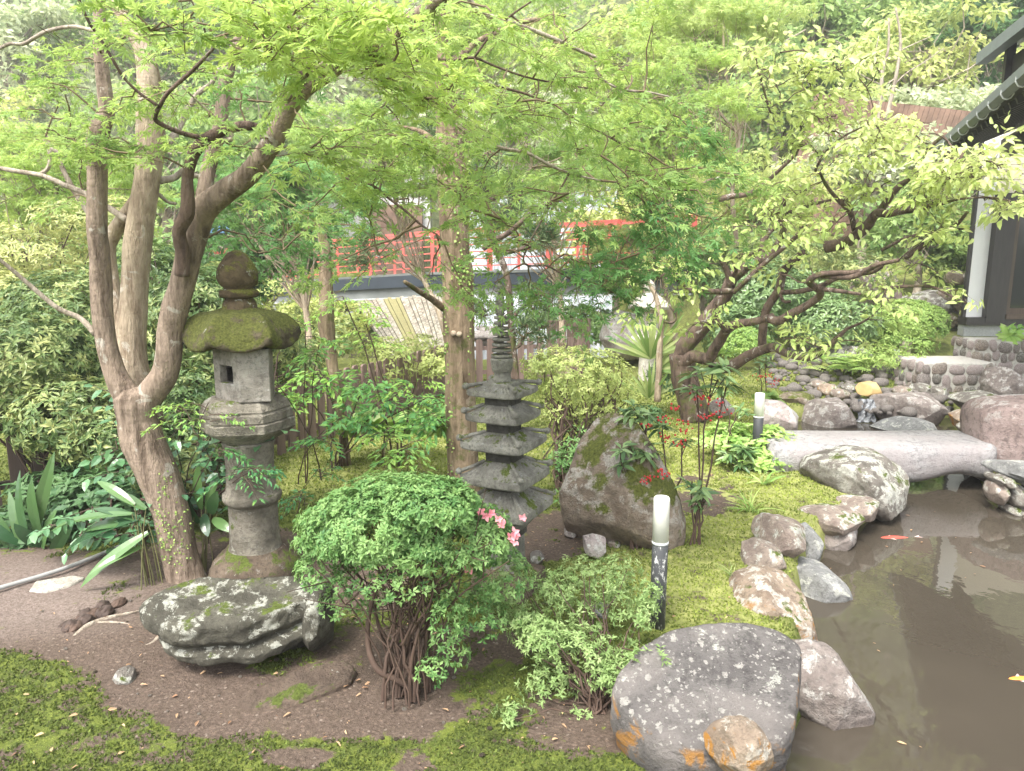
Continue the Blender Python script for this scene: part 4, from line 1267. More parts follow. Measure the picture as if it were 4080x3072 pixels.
# standing mossy stone
SY = on('W', 1320, 1195, 0).y + .25
rk('tall triangular standing stone patched with moss behind the near lamp', 'W', [(1205, 1060), (1230, 1020), (1255, 960), (1290, 905), (1330, 893), (1365, 905), (1400, 945), (1430, 1000), (1455, 1050), (1475, 1120), (1470, 1200), (1400, 1225), (1300, 1225), (1240, 1200), (1212, 1110)], SY, .30, 'rock_moss', seed=41, e=.95, rough=.05, facets=4)
rk('small white stone leaning at the foot of the standing stone', 'W', [(1254, 1160), (1280, 1155), (1308, 1160), (1310, 1190), (1295, 1208), (1275, 1205), (1258, 1188)], on('W', 1280, 1208, 0).y + .03, .06, 'rock_white', seed=43)
for k_, (x, y, rx, ry, lb) in enumerate([(1345, 1092, 10, 22, 'tiny flat stone standing upright beside the ardisia stems'), (1247, 1066, 14, 16, 'small pale stone on the left shoulder of the standing stone')]):
    pass
# pale slab bridge
BZ = .24
f0, f1 = on('W', 1640, 962, BZ).y, on('W', 1640, 927, BZ).y
xL, xR = at('W', 1672, 950, f0).x, at('W', 2150, 950, f0).x
zbot = at('W', 1990, 1040, f0).z
mb = MB(); rings = []
for t in np.linspace(0, 1, 60):
    x = xL + (xR - xL) * t
    lowb = zbot + .03 * math.sin(t * 9) + .05 * math.sin(t * 23 + 1) * .3 + (.02 if t > .62 else 0) * sst(np.array([t]), .6, .75)[0]
    prof = [(f0 + .03, lowb + .0), (f0 - .025, lowb + .06), (f0 - .035, (lowb + BZ) / 2 + .02), (f0 - .03, BZ - .07), (f0 - .012, BZ - .022), (f0 + .04, BZ - .003), ((f0 + f1) / 2, BZ + .004), (f1 - .06, BZ), (f1, BZ - .05), (f1, lowb + .05), ((f0 + f1) / 2, lowb)]
    rings.append([Vector((x + .02 * math.sin(q[1] * 9), q[0] + .012 * math.sin(t * 7 + q[1] * 5), q[1])) for q in prof])
mb.ring_loft(rings)
br = mb.build('slab_bridge', M['bridge_stone'], None, smooth=True)
worn(br, .005, 2.2, 4); tag(br, 'long pale stone slab laid as a footbridge across the pond', 'footbridge')
# right-hand rocks
rk('huge reddish block of rock at the right end of the slab bridge', 'W', [(2122, 900), (2134, 880), (2165, 868), (2240, 862), (2340, 858), (2440, 880), (2460, 980), (2440, 1080), (2300, 1090), (2240, 1075), (2160, 1060), (2126, 1035), (2119, 960)], on('W', 2120, 1080, -.2).y + .4, .55, 'rock_pink', seed=51, e=.30, rough=.05, facets=3)
wl = empty('stone_wall', at('W', 2200, 1100, 5.0), 'low rounded-stone wall capped with slate slabs at the right edge of the pond', 'stone wall')
YW = on('W', 2170, 1112, -.2).y
caps = [([(2128, 1008), (2150, 1002), (2240, 1004), (2300, 1012), (2300, 1034), (2240, 1036), (2180, 1030), (2145, 1020)], .0), ([(2175, 1032), (2215, 1026), (2290, 1030), (2300, 1052), (2240, 1056), (2195, 1046)], -.08)]
for pts, dy in caps: outline_rock('cap_slab', None, None, 'W', pts, YW + dy + .12, .22, M['rock_slate'], parent=wl, seed=int(dy * -100) + 3, e=.4, rough=.03)
stn = [(2156, 1062, 22, 28), (2196, 1070, 20, 26), (2235, 1072, 24, 30), (2182, 1100, 14, 10), (2212, 1106, 22, 14), (2172, 1040, 12, 12), (2250, 1110, 22, 16), (2150, 1034, 10, 10), (2215, 1135, 24, 16), (2255, 1140, 20, 16), (2185, 1122, 14, 10)]
for i_, (x, y, rx, ry) in enumerate(stn):
    outline_rock('stone', None, None, 'W', [(x + rx * math.cos(a), y + ry * math.sin(a)) for a in np.linspace(0, 6.28, 9)[:-1]], YW + .08, .13, M['rock_grey' if i_ % 2 else 'rock_shore'], parent=wl, seed=60 + i_, nt=36, nph=18)
# rocks upstream, behind the slab
YB = on('W', 1950, 912, WATER_Z).y
rk('pink triangular rock beside the farther post lamp', 'W', [(1640, 880), (1660, 866), (1690, 868), (1715, 890), (1735, 915), (1735, 935), (1650, 935), (1635, 910)], 7.5, .30, 'rock_white', seed=71)
rk('squarish purple rock left of the little cascade', 'W', [(1732, 895), (1740, 875), (1770, 866), (1820, 862), (1848, 862), (1852, 900), (1842, 930), (1740, 935)], YB, .35, 'rock_purple', seed=73, e=.5)
rk('long reddish lying rock right of the little cascade', 'W', [(1876, 870), (1885, 856), (1940, 852), (2020, 850), (2072, 862), (2088, 882), (2070, 900), (2020, 912), (1950, 918), (1915, 916), (1890, 895)], YB + .05, .32, 'rock_purple', seed=75, e=.5, rough=.035)
rk('low domed grey rock just behind the slab bridge', 'W', [(1885, 930), (1920, 912), (1960, 904), (2000, 908), (2040, 925), (2060, 940), (1880, 942)], 7.9, .30, 'rock_slate', seed=77, rough=.03)
rk('dark flat mossy rock left behind the purple squarish rock', 'W', [(1680, 862), (1700, 850), (1740, 848), (1765, 856), (1770, 872), (1740, 886), (1700, 886)], YB + .4, .25, 'rock_moss', seed=79)
rk('flat pale rock at the foot of the cobbled steps', 'W', [(2058, 862), (2080, 852), (2130, 846), (2165, 855), (2155, 875), (2120, 890), (2085, 885)], YB - .2, .30, 'rock_grey', seed=81, rough=.03)
rk('small round rock below the flat pale rock', 'W', [(2055, 895), (2080, 885), (2095, 900), (2092, 922), (2065, 922)], YB - .5, .15, 'rock_ochre', seed=83)
rk('golden smooth rock glowing over the little cascade', 'W', [(1851, 840), (1860, 828), (1882, 824), (1902, 828), (1907, 842), (1897, 852), (1870, 856), (1855, 852)], YB + .4, .16, 'golden', seed=85, facets=2, rough=.015)
rk('large angular reddish rock against the cobbled steps', 'W', [(2140, 800), (2165, 792), (2205, 798), (2212, 830), (2200, 855), (2160, 868), (2135, 860), (2132, 830)], YB + .1, .3, 'rock_purple', seed=87)
rk('pale stone capping the rocks right of the steps', 'W', [(2130, 872), (2170, 858), (2240, 856), (2290, 865), (2290, 885), (2160, 890)], YB - .7, .3, 'rock_white', seed=88)
rk('lichened boulder behind the ferns left of the cobbled steps', 'W', [(1790, 790), (1800, 760), (1830, 745), (1860, 748), (1890, 765), (1900, 800), (1880, 812), (1810, 812)], 11.6, .4, 'rock_grey', seed=89)
rk('tall grey rock face behind the round bush', 'W', [(1930, 665), (1960, 640), (2020, 625), (2060, 640), (2070, 690), (2040, 720), (1960, 720)], 14.4, .6, 'rock_grey', seed=90, e=.5)
for k, (x, y, r, lb) in enumerate([(2066, 600, 18, 'uppermost dark stone of the stack beside the house corner'), (2050, 640, 20, 'dark stone low in the stack beside the house corner'), (2072, 655, 19, 'dark stone touching the house corner post'), (2045, 690, 20, 'lowest dark stone of the stack behind the round bush'), (2074, 695, 16, 'dark stone at the foot of the house corner')]):
    rk(lb, 'W', [(x + r * 1.15 * math.cos(a), y + r * math.sin(a)) for a in np.linspace(0, 6.28, 8)[:-1]], 14.0, .25, 'rock_moss', seed=190 + k, nt=40, nph=20)
rk('reddish boulder half hidden by the cherry branches', 'W', [(1840, 640), (1860, 590), (1900, 560), (1930, 590), (1935, 650), (1900, 680), (1850, 680)], 14.2, .5, 'rock_pink', seed=91)
rk('pinkish lichened boulder beside the pale distant lantern', 'W', [(1295, 730), (1310, 690), (1340, 668), (1385, 672), (1400, 700), (1410, 745), (1400, 775), (1320, 775)], 12.6, .5, 'rock_white', seed=93)
# little cascade
mb = MB(); cols = 9; g_ = []
for i in range(12):
    t = i / 11; a = at('W', 1852, 862 + 50 * t, YB + .12 - .16 * t); b2 = at('W', 1890, 862 + 50 * t, YB + .12 - .16 * t)
    g_.append([a.lerp(b2, k / 8) + Vector((0, -.03 * math.sin(k * 2.1 + i), 0)) for k in range(9)])
vs = [p for r in g_ for p in r]; mb.add(vs, [(i * 9 + k, (i + 1) * 9 + k, (i + 1) * 9 + k + 1, i * 9 + k + 1) for i in range(11) for k in range(8)])
tag(mb.build('cascade', M['fall'], None, smooth=True), 'little cascade falling between dark rocks under the golden stone', 'cascade', kind='structure')

M['rock_buried'] = rockmat('buried_stone', (0.20, 0.15, 0.115), (0.09, 0.065, 0.05), lich=.12, spots=.0, moss=.25, sc=1.2)
# ================================================================== TABLE ROCK, left foreground
top = [on('W', 300, 1312, .30), on('W', 325, 1286, .31), on('W', 385, 1258, .33), on('W', 470, 1247, .34), on('W', 560, 1241, .34), on('W', 650, 1240, .34), on('W', 672, 1262, .33), on('W', 676, 1290, .31), on('W', 650, 1300, .30),
       on('W', 590, 1322, .29), on('W', 520, 1345, .28), on('W', 450, 1355, .27), on('W', 395, 1360, .27), on('W', 345, 1345, .27), on('W', 312, 1328, .28)]
ring_rock('table_rock', 'big flat-topped dark rock crusted with white lichen in front of the forked maple', 'rock', top,
          [(1.01, .05, 0, 0), (1.0, .085, .01, 0), (.90, .12, .02, .02), (.93, .135, .05, -.005), (.97, .15, .06, -.01), (.95, .19, .06, 0), (.80, .20, .09, .05), (.62, .22, .12, .12), (.55, .30, .13, .15), (.55, .40, .13, .15)], M['rock_table'], seed=7, rough=.085)
rk('dark lichened lump of rock at the right end of the flat-topped rock', 'W', [(672, 1270), (688, 1252), (706, 1256), (714, 1290), (716, 1350), (710, 1410), (690, 1440), (665, 1420), (660, 1350)], on('W', 690, 1430, 0).y + .14, .18, 'rock_table', seed=101)
ring_rock('rock', 'half buried brown stone spotted with white lichen below the flat-topped rock', 'rock', [on('W', x, y, z) for x, y, z in [(505, 1516, .01), (540, 1490, .035), (600, 1464, .05), (680, 1432, .06), (745, 1422, .05), (768, 1440, .03), (755, 1465, .03), (700, 1488, .03), (620, 1518, .02), (540, 1532, .005)]], [(1.02, .02, 0, 0), (1.05, .05, 0, 0), (1.05, .10, 0, 0)], M['rock_buried'], seed=5, rough=.05)
rk('small grey stone lying on bare earth', 'W', [(246, 1462), (254, 1448), (270, 1443), (286, 1450), (292, 1470), (270, 1479), (250, 1475)], on('W', 268, 1480, 0).y + .04, .05, 'rock_grey', seed=105)
rk('small rock at the left foot of the azalea stems', 'W', [(700, 1375), (740, 1368), (765, 1385), (770, 1430), (740, 1440), (700, 1430)], 3.55, .1, 'rock_moss', seed=106)
rk('small bluish stone in the moss behind the sprawling shrub', 'W', [(1280, 1312), (1300, 1306), (1318, 1312), (1312, 1332), (1290, 1332)], on('W', 1300, 1332, 0).y + .03, .06, 'rock_slate', seed=107)
sl = [on('W', 62, 1275, .015), on('W', 75, 1255, .015), on('W', 160, 1242, .015), on('W', 185, 1246, .015), on('W', 150, 1265, .015), on('W', 100, 1278, .015)]
ring_rock('stepping_stone', 'flat cream stepping stone set in trodden earth by the kerb', 'stepping stone', sl, [(1.0, .03, 0, 0), (1.0, .06, 0, 0)], M['lantern_light'], seed=3, rough=.01)
# rotten stump with roots
st = empty('tree_stump', on('W', 170, 1340, 0), 'crumbling rotten stump with bare roots left of the flat-topped rock', 'tree stump')
rs_ = random.Random(9)
for k in range(15):
    u_ = rs_.random(); x, y = 148 + 118 * u_ + rs_.gauss(0, 5), 1352 - 58 * u_ + rs_.gauss(0, 7); r = rs_.uniform(7, 17)
    outline_rock('stump_wood', None, None, 'W', [(x + r * 1.3 * math.cos(a), y + r * .8 * math.sin(a)) for a in np.linspace(0, 6.28, 7)[:-1]], on('W', x, y + r * .5, 0).y, .05, M['fence_shade_stump' if k % 3 else 'twig_brown'], parent=st, seed=120 + k, rough=.34, facets=9, nt=40, nph=18, e=.9)
for pts, r0 in [([(160, 1375), (190, 1352), (235, 1335), (300, 1320)], .016), ([(345, 1300), (352, 1350), (335, 1385), (300, 1400)], .014), ([(200, 1345), (245, 1345), (290, 1350)], .009), ([(300, 1320), (345, 1308), (380, 1320)], .010)]:
    P_ = [on('W', x, y, .012) for x, y in pts]; limb_obj('root', P_, [r0 * .5, r0, r0 * .8, r0 * .3], M['bark_far'], st, 8, .2)
# kerb pipe
kp = [on('W', -120, 1305, .03), on('W', 0, 1270, .03), on('W', 150, 1224, .03), on('W', 300, 1163, .03), on('W', 360, 1135, .03)]
ko, _, _ = limb_obj('kerb_pipe', kp, [.013, .013], M['pipe'], None, 10, 0); tag(ko, 'pale grey plastic pipe laid along the foot of the dark fence', 'pipe')
# loose stones round the pagoda foot, the dark hollow beyond
for k, (x, y, r, lb, mt) in enumerate([(1160, 1205, 14, 'grey stone at the foot of the pagoda pedestal', 'rock_grey'), (1232, 1150, 12, 'brown stone between the pagoda and the standing stone', 'rock_purple'), (1255, 1135, 11, 'reddish stone tucked under the standing stone', 'rock_pink'),
                                   (1560, 880, 26, 'low pinkish stone in yellow moss near the cherry trunk', 'rock_white'), (1325, 1172, 12, 'tiny rock half sunk in moss behind the near lamp', 'rock_shore')]):
    Yk = on('W', x, y + r, 0).y
    rk(lb, 'W', [(x + r * math.cos(a) * 1.2, y + r * .8 * math.sin(a)) for a in np.linspace(0, 6.28, 8)[:-1]], Yk + .05, .08, mt, seed=130 + k, nt=40, nph=20)

dbm = [pebble_mesh(200 + k, M['rock_shore' if k % 2 else 'rock_buried'], 9, 6, .6, .8, .2) for k in range(4)]
rs_ = random.Random(21)
gs_ = empty('ground_stones', (0, 3.5, 0), 'handful of tiny loose stones strewn on the bare earth', 'small stones', kind='stuff')
for k in range(70):
    x, y = rs_.uniform(60, 1250), rs_.uniform(1290, 1640); p = on('W', x, y, 0)
    o = link('small_stone', dbm[k % 4], None, gs_); o.matrix_parent_inverse = Matrix.Identity(4); sz_k = rs_.uniform(.004, .013)
    o.matrix_basis = world_of(gs_).inverted() @ (Matrix.Translation((p.x, p.y, H(p.x, p.y) + .003)) @ Matrix.Rotation(rs_.uniform(0, 6), 4, 'Z') @ Matrix.Scale(sz_k, 4))
# ================================================================== RED FOOTBRIDGE over the river
def pt(x, ytop, Y): return at('N', x, ytop, Y)
deckL, deckM, deckR = at('N', 700, 1150, 21.2), at('N', 1725, 1088, 17.6), at('N', 2760, 1060, 14.6)
bridge = empty('red_bridge', (deckM.x, deckM.y, deckM.z), 'red railed footbridge with dark fascia crossing behind the straight brown trunk', 'footbridge')
def bpt(t):   # point of the deck edge, t 0..1
    if t < .5: return deckL.lerp(deckM, t * 2)
    return deckM.lerp(deckR, t * 2 - 1)
Z1 = Vector((0, 0, 1))
def poly_bar(name, z0, h, w, mat, dy=0.0, n=2):
    mb = MB()
    for a, b_ in ((deckL, deckM), (deckM, deckR)):
        mb.bar(a + Z1 * z0 + Vector((0, dy, 0)), b_ + Z1 * z0 + Vector((0, dy, 0)), w, h)
    return mb.build(name, mat, bridge)
poly_bar('deck', -.02, .06, 1.6, M['deck_grey'], dy=.8)
poly_bar('fascia', -.16, .28, .05, M['deck_dark'], dy=-.06)
poly_bar('girder', -.42, .24, .05, M['deck_grey'], dy=.02)
poly_bar('girder_flange', -.55, .03, .16, M['steel'], dy=-.03)
for side, dy in (('near', 0.0), ('far', 1.5)):
    o = Vector((0, dy, 0))
    for k, z in enumerate((.96, .78, .62, .46, .30, .14) if side == 'near' else (.96,)):
        w = .06 if k == 0 else .026
        for a, b_ in ((deckL, deckM), (deckM, deckR)):
            mb = MB(); mb.bar(a + o + Z1 * z, b_ + o + Z1 * z, w, w); mb.build('rail', M['red'], bridge)
    pm = MB(); pm.box((0, 0, .48), (.085, .085, 1.0)); pme = pm.build('post', M['red'], me_only=True)
    pm = MB(); pm.box((0, 0, .42), (.055, .055, .78)); pms = pm.build('baluster', M['red'], me_only=True)
    for k in range(17):
        q = bpt(k / 16) + o
        ob = link('post' if k % 2 == 0 else 'baluster', pme if k % 2 == 0 else pms, None, bridge)
        ob.matrix_basis = world_of(bridge).inverted() @ Matrix.Translation(q); ob.matrix_parent_inverse = Matrix.Identity(4)
# struts and pipes under it
pl = empty('pipe_railing', at('W', 590, 660, 15), 'pale metal pipe railing slanting under the left part of the red bridge', 'pipe railing')
for a, b_ in [((575, 665), (628, 715)), ((590, 660), (640, 722)), ((628, 715), (690, 705)), ((610, 716), (720, 690)), ((690, 700), (800, 660))]:
    mb = MB(); mb.bar(at('W', *a, 15.5), at('W', *b_, 15.5), .045, .045); mb.build('pipe', M['steel'], pl)
# weir with falling water behind
wm = MB(); G = []
for i in range(24):
    t = i / 23; row = []
    for j in range(40):
        s = j / 39; p = at('W', 1005 + 340 * s, 0, 24); z = 3.9 - 4.9 * t + .25 * math.sin(s * 9) * (1 - t)
        row.append(Vector((p.x, 24 - .8 * t ** 2 - .07 * math.sin(s * 70 + t * 3) - .05 * math.sin(s * 143), z)))
    G.append(row)
wm.add([q for r in G for q in r], [(i * 40 + j, (i + 1) * 40 + j, (i + 1) * 40 + j + 1, i * 40 + j + 1) for i in range(23) for j in range(39)])
tag(wm.build('weir_fall', M['weir'], None, smooth=True), 'broad white sheet of water falling over the weir behind the bridge', 'waterfall', kind='structure')
# stone-brown old wall left of it
wl2 = empty('retaining_wall', at('W', 860, 470, 25), 'rust brown streaked retaining wall seen above the red railing', 'retaining wall')
mb = MB(); a, b_ = at('W', 800, 505, 25), at('W', 912, 505, 25); mb.box(((a.x + b_.x) / 2, 25.3, a.z - .2), (b_.x - a.x, .5, 2.3)); mb.build('wall_face', M['rustwall'], wl2)
mb = MB(); mb.box(((a.x + b_.x) / 2 - 1, 25.6, a.z + .9), (b_.x - a.x + 2.5, .7, 2.0)); mb.build('wall_top', M['palewall'], wl2)
# sloping apron of streaked boards
ap_ = empty('sloping_apron', at('W', 870, 700, 16), 'slanting apron of grey weathered boards with a yellow mossy streak below the bridge', 'sloping boards')
A0, A1 = at('W', 770, 655, 17.5), at('W', 965, 640, 16.2); B0, B1 = at('W', 850, 775, 13.8), at('W', 985, 760, 13.2)
M['apron_gold'] = plain('yellow_mossy_board', (.22, .20, .09), .8, .3, sc=10, stretch=(3, 3, .5))
for k in range(22):
    s0, s1 = k / 22, (k + .86) / 22
    q = [A0.lerp(A1, s0), A0.lerp(A1, s1), B0.lerp(B1, s1), B0.lerp(B1, s0)]
    mb = MB(); dz = Vector((0, 0, .04 + .02 * (k % 3))); mb.add([p + dz for p in q] + [p - Vector((0, 0, .04)) for p in q], [(3, 2, 1, 0), (4, 5, 6, 7), (0, 1, 5, 4), (1, 2, 6, 5), (2, 3, 7, 6), (3, 0, 4, 7)])
    mb.build('board', M['apron_gold'] if k in (7, 8, 9, 10) else M['streak'], ap_)

# ================================================================== FENCES
def fence(pts, label, h, mat, step=.165, w=.10, group=None, rails=(.14, .50), z0=None):
    e = empty('picket_fence', pts[0], label, 'fence', group)
    pm = MB(); pm.add([(-w / 2, -.012, 0), (w / 2, -.012, 0), (w / 2, .012, 0), (-w / 2, .012, 0), (-w / 2, -.012, h - .02), (w / 2, -.012, h - .02), (w / 2, .012, h - .02), (-w / 2, .012, h - .02), (-w * .3, -.012, h), (w * .3, -.012, h), (w * .3, .012, h), (-w * .3, .012, h)],
                     [(0, 3, 2, 1), (0, 1, 5, 4), (1, 2, 6, 5), (2, 3, 7, 6), (3, 0, 4, 7), (4, 5, 9, 8), (5, 6, 10, 9), (6, 7, 11, 10), (7, 4, 8, 11), (8, 9, 10, 11)])
    pme = pm.build('picket', mat, me_only=True)
    inv = world_of(e).inverted()
    for a, b_ in zip(pts[:-1], pts[1:]):
        a = Vector(a); b_ = Vector(b_); d = b_ - a; d.z = 0; L = d.length; d.normalize(); ang = math.atan2(d.y, d.x)
        for k in range(int(L / step)):
            q = a.lerp(b_, (k + .5) * step / L)
            o = link('picket', pme, None, e); o.matrix_parent_inverse = Matrix.Identity(4)
            o.matrix_basis = inv @ (Matrix.Translation((q.x, q.y, q.z + random.uniform(-.008, .008))) @ Matrix.Rotation(ang, 4, 'Z') @ Matrix.Rotation(random.uniform(-.015, .015), 4, 'Y'))
        for z in rails:
            n_ = Vector((-d.y, d.x, 0)) * .035
            mb = MB(); mb.bar(a + Z1 * z * h / .64 + n_, b_ + Z1 * z * h / .64 + n_, .035, .06); mb.build('rail', mat, e)
    return e
def onz(x, y): 
    p = on('N', x, y, 0); return (p.x, p.y, H(p.x, p.y) - .02)
fl = [onz(-160, 2120), onz(300, 2030)]
p_a = onz(40, 2045)
fence([(-4.6, 4.7, 0), (-3.05, 6.1, 0)], 'near picket fence with shade painted into its boards behind the broad leaves at lower left', .80, M['fence_shade_stump'])
fence([(-3.0, 6.15, 0), onz(1082, 1829)], 'picket fence hidden behind the forked maple and lantern', .72, M['fence_shade_stump'])
fence([(onz(1082, 1829)[0] + .03, onz(1082, 1829)[1] + .05, 0), onz(1880, 1524)], 'brown picket fence running back from the lantern to the straight trunk', .70, M['fence'])
fence([(onz(1890, 1522)[0], onz(1890, 1522)[1], 0), onz(2330, 1500)], 'brown picket fence behind the pagoda spire and the golden shrub', .66, M['fence'])
fence([(-12.5, 16, -.1), (-10.4, 15.6, -.1)], 'weathered grey brown fence far off at the left edge', .78, M['rustwall'])
pb = empty('board_fence', at('W', 1230, 720, 15), 'short brown board fence above the golden shrub', 'board fence')
for k in range(9):
    x = 1187 + k * 10.5
    a = at('W', x, 692 if k < 4 else 688, 14.5); mb = MB(); mb.box((a.x, a.y, a.z - .4), (.088, .03, .8)); mb.build('board', M['fence'], pb)

# ================================================================== HOUSE
hs = empty('house', (9.5, 14, .5), 'white walled wooden house with dark tiled eaves and sliding glass door', 'house')
def hb(name, c, s, mat, parent=None, rz=0.0, bev=0):
    mb = MB(); mb.box(c, s, rz=rz); return mb.build(name, mat, parent or hs, bevel=bev)
YH = 13.2
def hx_(px): return at('N', px, 1200, YH).x
def hz_(py): return at('N', 3900, py, YH).z
x0 = hx_(3842); x1 = hx_(3860); x2 = hx_(3916); x3 = hx_(3993); x4 = hx_(4010)
zs = hz_(1290); zs2 = hz_(1275); zf = hz_(1360)
hb('foundation', ((x0 + 13) / 2 + .02, YH + .05, (zf + zs2) / 2 - .25), (13 - x0, .18, zs2 - zf + .5), M['concrete'])
hb('sill_beam', ((x0 + 13) / 2, YH + .0, (zs + zs2) / 2 + .02), (13 - x0, .26, .14), M['wood_dark'])
hb('corner_post', ((x0 + x1) / 2, YH + .03, (zs + 3.9) / 2 + .05), (x1 - x0, .07, 3.9 - zs), M['wood_dark'])
hb('plaster_panel', ((x1 + x2) / 2, YH + .04, (zs + 3.9) / 2 + .08), (x2 - x1 + .06, .10, 3.9 - zs), M['plaster'])
hb('shutter_box', ((x2 + x3) / 2, YH - .03, (zs + hz_(780)) / 2 + .04), (x3 - x2, .22, hz_(780) - zs), M['wood_dark'])
fr = hb('door_frame', ((x3 + 12) / 2, YH - .02, hz_(775)), (12 - x3, .18, .12), M['wood_frame'])
hb('door_frame', ((x3 + 12) / 2, YH - .04, zs + .14), (12 - x3, .24, .09), M['wood_frame'])
hb('upper_wall', ((x2 + 12.5) / 2, YH + .06, (hz_(770) + 4.1) / 2), (12.5 - x2, .10, 4.1 - hz_(770)), M['cream'])
dl = hb('door', ((x3 + x3 + .09) / 2, YH - .05, (zs + hz_(780)) / 2 + .1), (.09, .08, hz_(780) - zs - .16), M['wood_frame'])
hb('door_rail', (x3 + .75, YH - .055, zs + .235), (1.36, .07, .10), M['wood_frame'], dl)
hb('door_rail', (x3 + 1.5, YH - .05, (zs + hz_(780)) / 2 + .1), (.09, .08, hz_(780) - zs - .16), M['wood_frame'], dl)
hb('pane', (x3 + .75, YH, (zs + hz_(780)) / 2 + .15), (1.42, .012, hz_(780) - zs - .2), M['glass'], dl)
hb('pane', (x3 + 2.4, YH, (zs + hz_(780)) / 2 + .15), (1.6, .012, hz_(780) - zs - .2), M['glass'], dl)
hb('vent_opening', (x2 + .75, YH - .008, (zf + zs2) / 2 + .05), (.9, .02, .22), M['wood_dark'])
# eave: gutter line from the far corner towards the viewer
E1 = at('N', 3741, 612, 13.0); E0 = at('N', 4080, 336, 7.9); E0.z = E1.z = (E0.z + E1.z) / 2
dE = (E0 - E1); dE.normalize(); En = E1 + dE * 9.0
inn = Vector((-dE.y, dE.x, 0)); inn = inn if inn.x > 0 else -inn
rf = MB(); rise = .42
q = [E1, En, En + inn * 3.5 + Z1 * 3.5 * rise, E1 + inn * 3.5 + Z1 * 3.5 * rise]
rf.add([p + Z1 * .10 for p in q] + [p for p in q], [(0, 1, 2, 3), (7, 6, 5, 4), (0, 4, 5, 1), (1, 5, 6, 2), (2, 6, 7, 3), (3, 7, 4, 0)])
roof = rf.build('roof', M['wood_dark'], hs)
# tiles: rows of rounded caps running up the slope
for k in range(44):
    a = E1 + dE * (.12 + k * .20) + Z1 * .12
    V_, F_ = tube([a - inn * .05, a + inn * 1.7 + Z1 * 1.7 * rise, a + inn * 3.4 + Z1 * 3.4 * rise], [.045, .045, .045], 8)
    link('tile_row', mesh_np('tile_row', V_, F_.ravel(), np.full(len(F_), 4), smooth=True), M['tile'], roof)
mb = MB(); mb.bar(E1 + Z1 * .02 - inn * .09, En + Z1 * .02 - inn * .09, .12, .10); mb.build('gutter', M['gutter'], roof)
for k in range(14):
    a = E1 + dE * (.3 + k * .62) - inn * .09
    ring = [a + Vector((0, 0, -.02)) + (inn * math.cos(t) * .06 + Z1 * math.sin(t) * .075) for t in np.linspace(math.pi * .9, math.pi * 2.1, 7)]
    V_, F_ = tube(ring, [.009] * 7, 5); link('gutter_hook', mesh_np('gutter_hook', V_, F_.ravel(), np.full(len(F_), 4)), M['steel'], roof)
for k in range(30):
    a = E1 + dE * (.15 + k * .30) - Z1 * .06
    mb = MB(); mb.bar(a + inn * .06, a + inn * 1.6 + Z1 * 1.55 * rise, .06, .08); mb.build('rafter', M['wood_dark'], roof)
mb = MB(); mb.bar(E1 + inn * .95 + Z1 * .02, En + inn * .95 + Z1 * .02, .12, .30); mb.build('eave_beam', M['wood_dark'], hs)
mb = MB(); a, b_ = E1 + inn * 1.05 + dE * .5, En + inn * 1.05
# upper roof end
U1 = at('N', 3938, 228, 9.2); U0 = at('N', 4085, 112, 8.1)
dU = Vector((U0.x - U1.x, U0.y - U1.y, 0)).normalized(); U0 = U1 + dU * 4
inu = Vector((-dU.y, dU.x, 0)); inu = inu if inu.x > 0 else -inu
mb = MB(); q = [U1, U0, U0 + inu * 2 + Z1 * 1.0, U1 + inu * 2 + Z1 * 1.0]
mb.add([p + Z1 * .12 for p in q] + [p - Z1 * .03 for p in q], [(0, 1, 2, 3), (7, 6, 5, 4), (0, 4, 5, 1), (1, 5, 6, 2), (2, 6, 7, 3), (3, 7, 4, 0)])
ur = mb.build('upper_roof', M['tile'], hs)
mb = MB(); mb.bar(U1 - inu * .05 - dU * .06, U0 - inu * .05, .12, .13); mb.build('gutter', M['gutter'], ur)
dp = U1 + inu * .12 + dU * .35
mb = MB(); mb.bar(dp + Z1 * .12, dp - Z1 * .36, .09, .09, up=dU); mb.build('downpipe', M['wood_dark'], ur)
mb = MB(); mb.bar(U1 + inu * .25 + dU * .2 - Z1 * .22, U0 + inu * .25 - Z1 * .22, .22, .26); mb.build('eave_beam', M['wood_dark'], ur)
mb = MB(); mb.bar(U1 + inu * .6 + dU * .5 - Z1 * .30, U0 + inu * .6 - Z1 * .3, .5, .14); mb.build('upper_wall', M['plaster'], ur)

